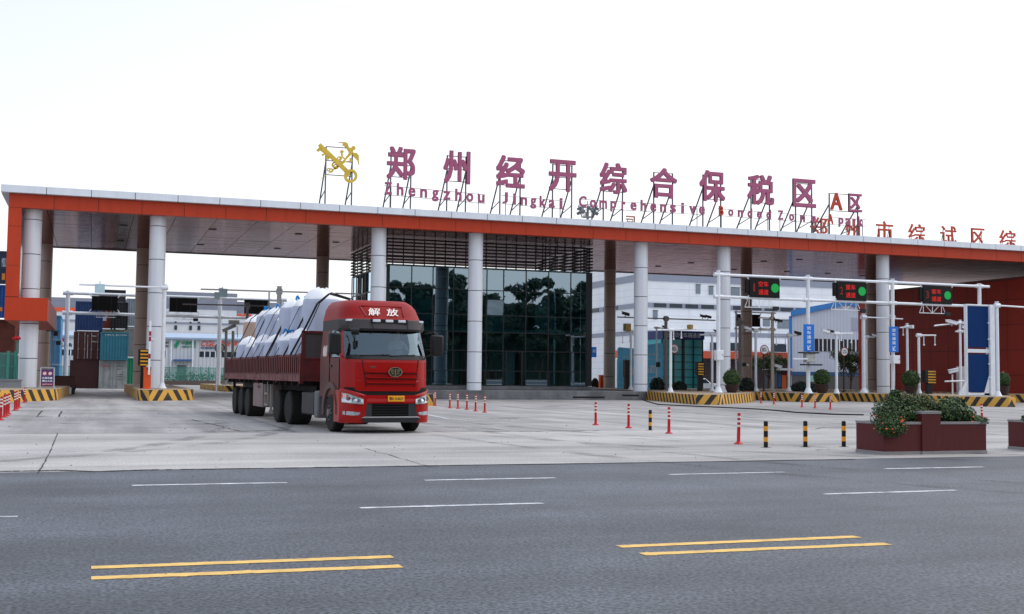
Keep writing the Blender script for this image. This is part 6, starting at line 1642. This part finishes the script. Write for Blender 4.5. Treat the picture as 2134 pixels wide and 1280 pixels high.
# ---------------------------------------------------------------- big white building on the right
BX, BY = at(1338, 700, 150).x, 150.0
bigb = thing('logistics_hall', 'big white hall with grey window bands behind the right lanes', 'building', (BX, BY, 0))
zc = lambda y, px=1450: at(px, y, BY).z
wcl2 = mat_panel('hall_white_cladding', (226, 229, 232), (198, 203, 210), 7.5, .95, .5, lw=.03)
W_ = at(1830, 700, BY).x - BX
g = MB(); g.box(0, W_, 0, 95, 0, 19.2); g.build('wall', wcl2, bigb, smooth=False)
for y0, y1, nm, m in ((575, 589, 'band', band), (634, 644, 'band', band), (691, 700, 'band', band)):
    g = MB(); g.box(-.08, W_ - .05, -.08, 0, zc(y1), zc(y0)); g.box(-.08, 0, 0.001, 94, zc(y1), zc(y0)); g.build(nm, m, bigb)
for px in range(1362, 1720, 33):
    g = MB(); a, c = at(px, 640, BY).x - BX, at(px + 26, 640, BY).x - BX; g.box(a, c, -.14, -.082, zc(643), zc(635)); g.build('window', winm, bigb)
for y in range(8, 90, 7):
    g = MB(); g.box(-.14, -.082, y, y + 5.2, zc(643), zc(635)); g.build('window', winm, bigb)
for px, w_p, ya, yb in ((1450, 9, 594, 612), (1477, 9, 596, 613), (1523, 18, 597, 615), (1545, 12, 598, 615), (1361, 9, 651, 668), (1590, 14, 662, 676), (1620, 30, 662, 680)):
    g = MB(); a, c = at(px, 640, BY).x - BX, at(px + w_p, 640, BY).x - BX; g.box(a, c, -.1, 0, zc(yb), zc(ya)); f_ = g.build('window', mat('hall_window', (120, 130, 138), .2), bigb); g = MB(); g.box(a - .1, c + .1, -.12, -.101, zc(ya) , zc(ya) + .1); g.build('frame', darkmetal, f_)
g = MB(); g.box(-5, W_, -9, -.15, zc(749), zc(735)); g.build('canopy_fascia', mat('hall_orange_fascia', (206, 92, 66), .5, var=.05), bigb)
g = MB(); g.box(-4.9, W_, -8.9, -.2, zc(735) + .01, zc(735) + .1); g.build('canopy_roof', mat('canopy_top_pale', (204, 206, 212), .6), bigb)
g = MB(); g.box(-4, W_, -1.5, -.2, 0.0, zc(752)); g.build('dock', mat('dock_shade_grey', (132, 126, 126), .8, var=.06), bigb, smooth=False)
for px in (1480, 1520, 1610, 1660):
    g = MB(); a, c = at(px, 720, BY).x - BX, at(px + 28, 720, BY).x - BX; g.box(a, c, -.1, 0, zc(731), zc(713)); g.build('window', winm, bigb)
# rear sign characters stand on the hall roof parapet
YR = 149.5
def rear(ch, x0, x1, y0, y1, label, m=redl):
    c = at((x0 + x1) / 2, (y0 + y1) / 2, YR); w = at(x1, y0, YR).x - at(x0, y0, YR).x; h = (y1 - y0) * mpp(c)
    r = thing('rear_sign_character', label, 'sign letter', (c.x, YR, c.z), 0, 'red characters of the rear sign')
    text('character', ch, w, h, m, r, (0, 0, 0), .2, .01)
    g = MB()
    for s in (-.3, .3): g.bar((w * s, .15, 19.2 - c.z), (w * s, .15, h * .3), .08); g.bar((w * s, 2.4, 19.2 - c.z), (w * s, .15, h * .1), .06)
    g.build('frame', framegrey, r)
redr = mat('rear_letter_red', (192, 74, 58), .5, var=.06)
for ch, x0, x1, y0, y1, l in (('郑', 1688, 1724, 453, 492, 'red 郑 character of the rear sign beside the small A'), ('州', 1762, 1792, 460, 497, 'red 州 character of the rear sign under the word park'), ('市', 1826, 1861, 461, 503, 'red 市 character of the rear sign, right of park'), ('综', 1893, 1928, 467, 507, 'left one of two red 综 characters on the rear sign'), ('试', 1960, 1993, 471, 511, 'red 试 character of the rear sign'), ('区', 2024, 2052, 476, 513, 'red 区 character of the rear sign'), ('综', 2083, 2117, 480, 518, 'right one of two red 综 characters on the rear sign')):
    rear(ch, x0, x1, y0, y1, l, redr)
rear('司', 1305, 1323, 450, 478, 'small tan character tip showing above the canopy roof edge', mat('tan_letter', (184, 128, 116), .5))
g = MB()
# ---------------------------------------------------------------- blue trimmed warehouse
YBl = 116.0
q0 = at(1648, 700, YBl); bb = thing('blue_trim_warehouse', 'white ribbed warehouse with bright blue roof edge and corner', 'warehouse', (q0.x, YBl, 0))
def bl(px, py): q = at(px, py, YBl); return (q.x - q0.x, q.z)
tr_ = mat('trim_blue', (52, 120, 186), .5, var=.05)
rid = bl(1765, 627); e0 = bl(1648, 650); xr = rid[0] * 2
g = MB(); P_ = [(0, 0), (xr, 0), (xr, e0[1]), (rid[0], rid[1]), (0, e0[1])]; g.slab(P_, 0, 22); g.v = [(x + (.72 * y if y > 1 else 0), y, z) for x, y, z in g.v]; g.build('wall', mat_panel('ribbed_wall_blue_white', (188, 198, 212), (172, 182, 198), .45, 40, .5, lw=.05), bb, smooth=False)
g = MB()
g.slab([(-.15, e0[1] - .55), (rid[0], rid[1] - .45), (rid[0], rid[1] + .12), (-.15, e0[1] + .15)], -.25, 22.2); g.slab([(rid[0], rid[1] - .45), (xr + .1, e0[1] - .55), (xr + .1, e0[1] + .15), (rid[0], rid[1] + .12)], -.25, 22.2)
g.v = [(x + (.72 * y if y > 1 else 0), y, z) for x, y, z in g.v]; g.build('roof_edge', tr_, bb, smooth=False)
g = MB(); g.box(-.12, .12, -.1, .2, 2.4, e0[1] - .5); g.build('corner_trim', tr_, bb)
g = MB(); a = bl(1690, 777); g.box(0, xr, -.1, 0, 2.0, 2.42); g.build('base_trim', mat('trim_blue_deep', (44, 84, 124), .5), bb)
g = MB(); g.box(0.1, xr, -.06, -.01, 0, 2.0); g.build('base_wall', mat('base_wall_dark', (84, 84, 86), .8, var=.12), bb)
(a, z1), (c, z0) = bl(1697, 706), bl(1800, 734)
for i in range(6):
    g = MB(); x0, x1 = lerp(a, c, i / 6), lerp(a, c, (i + 1) / 6); g.box(x0 + .05, x1 - .1, -.05, -.0, z0, z1); f_ = g.build('window', winm, bb); g = MB(); g.box(x1 - .1, x1 + .05, -.08, 0, z0, z1); g.box((x0 + x1) / 2 - .04, (x0 + x1) / 2 + .04, -.08, -.051, z0, z1); g.build('window_frame', white, f_)
g = MB(); p, q = bl(1775, 662), bl(1796, 690); g.box(p[0], q[0], -.05, 0, q[1], p[1]); g.build('vent_panel', mat('vent_grey_blue', (158, 168, 186), .6), bb)
g = MB(); p, q = bl(1684, 781), bl(1722, 796); g.box(p[0], q[0], -.09, -.061, q[1], p[1]); g.build('notice_window', mat('pale_teal_glass', (140, 186, 186), .3), bb)
# ---------------------------------------------------------------- dark red building at the right
redw = mat_panel('red_brown_cladding', (152, 48, 34), (104, 32, 26), 2.4, 2.1, .6, lw=.035, var=.08)
rb = thing('red_building', 'windowless dark red clad building at the right side', 'building', (72, 71, 0))
g = MB(); g.box(0, 26, 0, 27.5, 0, 10.05); g.build('wall', redw, rb, smooth=False)
g = MB(); g.box(-.06, 26, -.06, 27.56, 10.05, 10.25); g.build('coping', mat('coping_red', (104, 50, 44), .5), rb)
p = at(2015, 800, 90)
# ---------------------------------------------------------------- high mast lamp
YM = 190.0
m0 = at(1225, 440, YM)
hm = thing('high_mast_light', 'tall floodlight mast with a ring of lamps above the roof', 'floodlight mast', (m0.x, YM, 0))
g = MB(); g.cyl((0, 0, 0), (0, 0, m0.z + .6), .4, .22, 12); g.build('mast', poleg, hm)
g = MB()
for rr, z in ((1.75, m0.z + .9), (1.5, m0.z), (1.1, m0.z - 1.1)):
    for k in range(20): t, t2 = 2 * math.pi * k / 20, 2 * math.pi * (k + 1) / 20; g.cyl((rr * math.cos(t), rr * math.sin(t), z), (rr * math.cos(t2), rr * math.sin(t2), z), .06, .06, 6)
for k in range(10): t = 2 * math.pi * k / 10; g.cyl((1.75 * math.cos(t), 1.75 * math.sin(t), m0.z + .9), (1.1 * math.cos(t), 1.1 * math.sin(t), m0.z - 1.1), .07, .07, 6); g.cyl((0, 0, m0.z - 1.1), (1.1 * math.cos(t), 1.1 * math.sin(t), m0.z - 1.1), .05, .05, 6)
g.build('ring', poleg, hm)
for k in range(10):
    t = 2 * math.pi * k / 10; g = MB(); c, s = math.cos(t), math.sin(t); g.bar((1.35 * c, 1.35 * s, m0.z + (.5 if k % 2 else -.2)), (1.95 * c, 1.95 * s, m0.z + (.2 if k % 2 else -.5)), .6, .45); g.build('lamp', mat('flood_grey', (92, 98, 104), .5), hm)
# ---------------------------------------------------------------- blue banners, teal booth, car
def banner(px0, px1, y0, y1, Y, big, small, label, flip):
    a, c = at(px0, y1, Y), at(px1, y0, Y); w, h = c.x - a.x, c.z - max(a.z, .1)
    r = thing('lane_banner', label, 'banner', ((a.x + c.x) / 2, Y, .1), 0, 'sky blue lane banners')
    g = MB(); g.slab([(-w / 2, 0), (w / 2, 0), (w / 2, h + (.25 if flip else 0)), (-w / 2, h + (0 if flip else .12))], -.04, .04); g.box(-w / 2 - .1, -w / 2 - .01, -.05, .05, 0, h + .05); g.build('panel', mat('banner_blue', (104, 196, 236), .5, var=.04), r)
    wt = mat('banner_white', (196, 218, 228), .6)
    text('character', big, w * .52, h * .17, wt, r, (0, -.05, h * .52), .006, .01)
    text('lettering', small, w * .6, h * .055, wt, r, (0, -.05, h * .82), .006, .01); text('lettering', '办理', w * .3, h * .06, wt, r, (0, -.05, h * .34), .006, .01)
    g = MB(); g.box(-w * .32, w * .4, -.05, -.041, h * .72, h * .727); g.box(-w * .32, w * .4, -.05, -.041, h * .25, h * .257); g.build('rule', wt, r)
    g = MB(); 
    n = 20; g.slab([(w * .12 + w * .16 * math.cos(2 * math.pi * k / n), h * .13 + h * .055 * math.sin(2 * math.pi * k / n)) for k in range(n)], -.05, -.041); g.build('badge', wt, r)
banner(1289, 1331, 713, 808, 90, '消', '郑州海关', 'sky blue banner left of the wide white column', False)
banner(1334, 1381, 705, 806, 92, '道', '绿色通关', 'sky blue banner between white column and teal booth', True)
YT = 100.0
a, c = at(1380, 700, YT), at(1465, 700, YT); w = c.x - a.x
tb_ = thing('inspection_booth', 'teal glazed inspection booth with a navy lettered header', 'booth', ((a.x + c.x) / 2, YT, 0))
zt, zh = at(1422, 690, YT).z, at(1422, 707.5, YT).z
tealg = mat('teal_glazing', (64, 172, 182), .15, var=.18, scale=.35); tealf = mat('teal_frame', (18, 56, 66), .5)
g = MB(); g.box(-w / 2, w / 2, .1, 5, .2, zh); g.build('glazing', tealg, tb_)
g = MB()
for f in (-.5, -.3, .0, .04, .27, .5): g.box(w * f - .05, w * f + .05, .02, .12, .1, zh)
for k in range(8): z = .2 + (zh - .2) * k / 7.0; g.box(-w / 2, w / 2, .03, .115, z - .03, z + .03)
g.build('frame', tealf, tb_)
g = MB(); g.box(-w / 2 - .05, w / 2 + .05, -.2, 5.1, zh, zt); hd = g.build('header', mat('header_navy', (30, 52, 104), .5), tb_)
text('lettering', '出口货物车辆通道', w * .84, (zt - zh) * .6, mat('header_white', (176, 184, 200), .6), hd, (0, -.21, (zt + zh) / 2), .006, .01)
p = at(1470, 800, 106)
car = thing('parked_car', 'white car glimpsed between the terminal and the pale pole', 'car', (p.x + .3, 108, 0))
g = MB(); g.slab([(-2.1, .35), (2.1, .35), (2.15, .8), (1.9, .98), (1.0, 1.05), (.4, 1.52), (-1.3, 1.55), (-1.95, 1.05), (-2.15, .9)], -.85, .85); g.build('body', mat('car_white', (216, 218, 222), .25, coat=.6, var=.02), car, bevel=.08)
g = MB(); g.slab([(.85, 1.06), (.38, 1.46), (-.4, 1.48), (-.4, 1.06)], -.87, .87); g.slab([(-.48, 1.06), (-.48, 1.48), (-1.25, 1.48), (-1.75, 1.08)], -.868, .868); g.build('window', winm, car)
for x in (-1.3, 1.3):
    for s in (-1, 1): g = MB(); g.lathe([(.2, -.1), (.31, -.1), (.33, -.06), (.33, .06), (.31, .1), (.2, .1)], (x, s * .8, .33), 20, 0, 'y'); g.cyl((x, s * .8 - .06, .33), (x, s * .8 + .06, .33), .2, .2, 14, 1); g.build('wheel', [rubber, chrome], car)
g = MB(); g.box(-2.17, -2.1, -.75, -.45, .72, .88); g.box(-2.17, -2.1, .45, .75, .72, .88); g.build('tail_light', redp, car)
display(1536, 1583, 655, 681, 97.5, '', '', 'black board half hidden by the back column right of the booth', True)
lz = at(1560, 650, 97.9)
r = thing('board_frame', 'pale two beam frame holding the half hidden black board', 'frame', (at(1536, 700, 97.9).x, 97.9, 0))
x1_ = at(1611, 700, 97.9).x - r.location.x
g = MB()
for y in (651, 686): z = at(1570, y, 97.9).z; g.cyl((-.3, 0, z), (x1_ + .3, 0, z), .08, .08, 10)
g.build('beam', polew, r)
for x in (-.1, x1_): g = MB(); g.cyl((x, 0, 0), (x, 0, at(1570, 648, 97.9).z), .1, .1, 10); g.build('post', polew, r)
q_ = at(1238, 734, 104)
r = thing('direction_sign', 'small blue sign on a post right of the glass office', 'road sign', (q_.x, 104, 0))
g = MB(); g.box(-.25, .25, -.03, .03, q_.z - .5, q_.z + .5); g.build('panel', blue, r)
g = MB(); g.cyl((-.3, .05, 0), (-.3, .05, q_.z + .5), .05, .05, 8); g.build('post', polew, r)
text('lettering', '通道', .3, .3, wsign, r, (0, -.035, q_.z + .1), .006, .01)
# guard hut with orange post at the blue warehouse
YK = 105
a, c = at(1620, 790, YK), at(1648, 790, YK)
r = thing('guard_hut', 'small guard hut with white roof and red lamp panel', 'hut', ((a.x + c.x) / 2, YK, 0))
w = c.x - a.x; zt = at(1630, 772, YK).z
g = MB(); g.box(-w / 2, w / 2, 0, 2.5, 0, zt); g.build('wall', mat('hut_dark', (58, 60, 66), .7), r); g = MB(); g.box(-w / 2 - .2, w / 2 + .3, -.3, 2.7, zt, zt + .22); g.build('roof', white, r)
g = MB(); g.box(-w * .18, w * .15, -.06, 0, 0.1, zt * .8); g.build('door', mat('hut_orange', (196, 94, 50), .6), r); g = MB(); g.box(w * .2, w * .45, -.05, 0, zt * .75, zt * .92); g.build('lamp_panel', mat('led_red', (205, 24, 18)), r); g = MB(); g.box(-w * .45, -w * .24, -.05, 0, zt * .3, zt * .85); g.build('poster', mat('poster_blue', (52, 88, 134), .5), r)
# ---------------------------------------------------------------- trees and dark shrubs on the right
def tree(label, x, y, hgt, crown, n, seed, size=.16, trunk=.14, grp=None, mats=None):
    random.seed(seed)
    r = thing('broadleaf_tree', label, 'tree', (x, y, 0), 0, grp)
    g = MB(); g.cyl((0, 0, 0), (.1, 0, hgt * .45), trunk, trunk * .7, 10); tips = []
    for k in range(7):
        a = 6.28 * k / 7 + random.uniform(-.3, .3); e = Vector((math.cos(a) * crown * random.uniform(.4, .8), math.sin(a) * crown * random.uniform(.4, .8), hgt * random.uniform(.6, .92)))
        g.cyl((.1, 0, hgt * random.uniform(.28, .45)), e, trunk * .45, trunk * .12, 7); tips.append(e)
    g.build('trunk', bark, r)
    g = MB()
    for e in tips + [Vector((0, 0, hgt * .85)), Vector((0, 0, hgt * .65))]:
        for _ in range(5):
            c = e + Vector((random.gauss(0, crown * .22), random.gauss(0, crown * .22), random.gauss(0, hgt * .08))); q = crown * random.uniform(.2, .36)
            g.leaves(c, (q, q, q * .8), n // 45, size, (0, 1, 2), .2, .4)
    g.build('crown', mats or [leafA, leafB, leafC], r, smooth=False); return r
tree('dark leafy tree behind the left 80t sign pole on the right lanes', at(1600, 780, 100).x, 100, 4.1, 1.7, 5000, 3, .09, .1)
tree('dark leafy tree in front of the blue trimmed warehouse', at(1772, 780, 100).x, 100, 4.6, 1.9, 6000, 4, .09, .1)
def mound(px, py, wpx, Y, hm_, label, seed):
    c = at(px, py, Y); rr = wpx / 2 * mpp(c); random.seed(seed)
    r = thing('dark_shrub', label, 'shrub', (c.x, Y, HI - .1), 0, 'dark rounded shrubs on the islands')
    g = MB(); g.leaves((0, 0, hm_ * .35), (rr, rr * .7, hm_ * .65), 1800, .09, (0, 1), .3, .1); g.ball((0, 0, hm_ * .3), rr * .6, 8, 2, .7); g.build('foliage', [leafD, mat('shrub_blue_green', (44, 56, 56), .7), leafD], r, smooth=False)
    g = MB(); g.cyl((0, 0, 0), (0, 0, hm_ * .4), .08, .06, 8); g.build('stem', bark, r)
mound(1370, 803, 34, 84, 1.1, 'dark shrub at the foot of the grey rail pole', 1); mound(1416, 806, 34, 84, .8, 'low dark shrub at the feet of the worker', 2); mound(1556, 801, 34, 80, 1.2, 'dark rounded shrub right of the first topiary', 3); mound(1668, 804, 46, 80, .9, 'long dark shrub left of the middle gantry post', 4); mound(1690, 804, 40, 76, .8, 'dark shrub behind the second topiary', 5); mound(1240, 800, 16, 97, 1.0, 'small dark shrub right of the glass office corner', 6)
# cable on the ground
g = MB(); random.seed(8)
pp = [gp(*q) for q in ((1335, 832), (1350, 838), (1372, 844), (1450, 848), (1520, 851), (1582, 854), (1620, 857), (1660, 861), (1740, 865), (1800, 866))]
qs = [p + Vector((0, 0, .03)) for p in pp]; g.tube(qs, .035, 6)
tag(g.build('cable', mat('cable_black', (34, 34, 36), .7)), 'dark cable lying on the forecourt from the office plinth to the right', 'cable')
# faint rubber smears where lorries swing onto the road
g = MB(); random.seed(17)
for x0, y0, x1, y1, cx_, cy_ in ((7.0, 46, 24, 16.2, 8.5, 18), (9.2, 46, 26, 17.4, 10.7, 20), (4.0, 40, -14, 15.5, 3.2, 18), (6.0, 40, -13, 17.0, 5.0, 20.5), (11.5, 44, 30, 15.4, 12.2, 17), (8.2, 43, 13, 12.6, 8.0, 20), (10.3, 43, 15, 12.4, 10.0, 20), (26, 60, 27, 15, 24, 26), (28.2, 60, 29.5, 15, 26.2, 26)):
    P_ = []
    for k in range(41):
        t = k / 40; P_.append(((1 - t) ** 2 * x0 + 2 * t * (1 - t) * cx_ + t * t * x1, (1 - t) ** 2 * y0 + 2 * t * (1 - t) * cy_ + t * t * y1))
    for a_, c_ in zip(P_[:-1], P_[1:]): g.ribbon([a_, c_], random.uniform(.22, .5), .0135)
tm = mesh_mat('tyre_smear', (52, 50, 50), 1, .16); t = tm.node_tree
mxn = [n for n in t.nodes if n.type == 'MIX_SHADER'][0]; tcn = t.nodes.new('ShaderNodeTexCoord'); nz = t.nodes.new('ShaderNodeTexNoise'); nz.inputs['Scale'].default_value = .8; nz.inputs['Detail'].default_value = 6
mrn = t.nodes.new('ShaderNodeMapRange'); mrn.inputs[1].default_value = .42; mrn.inputs[2].default_value = .68; mrn.inputs[4].default_value = .34
t.links.new(tcn.outputs['Object'], nz.inputs[0]); t.links.new(nz.outputs[0], mrn.inputs[0]); t.links.new(mrn.outputs[0], mxn.inputs[0])
tag(g.build('tyre_mark', tm, smooth=False), kind='structure')
# ---------------------------------------------------------------- street trees across the road, mirrored in the facade glass, and an added backdrop
random.seed(55)
t0 = tree('tall street tree across the road behind the viewer', 38, -33, 17, 6.0, 9500, 9, .5, .32, 'street trees across the road', [leafA, leafD, mat('leaf_blue_green', (44, 62, 52), .6)])
for x, y, s, rz in ((48, -36, .92, 1.0), (57, -32, 1.02, 2.2), (66, -35, .84, 3.0), (75, -33, 1.0, 4.1), (85, -36, .95, 5.0), (29, -36, .9, 5.9), (18, -34, .8, .6), (5, -35, .75, 2.7), (-9, -34, .8, 1.7), (43, -27, .55, 3.7), (53, -26, .5, 4.4), (62, -27, .56, 5.2), (71, -26, .52, .9), (80, -27, .55, 2.6), (34, -26, .5, 1.2), (40, -38, .8, 2.0), (51, -39, .72, .3), (61, -38, .8, 1.5), (70, -39, .76, 3.3), (80, -38, .8, 5.5), (90, -34, .9, 4.6)):
    o = dup(t0, 'tall street tree across the road behind the viewer', (x, y, 0), rz); o.scale = (s, s, s)
r = thing('reflection_backdrop', 'unseen dark green backdrop added behind the viewer to darken the facade reflection', 'wall', (-30, -41, 0))  # added, not a real wall: fills the mirrored gaps between the trees with dark
g = MB(); g.box(0, 135, 0, 1.2, 0, 9.5); g.build('wall', mat('backdrop_dark_green', (52, 62, 48), .9, var=.4, scale=.8), r)
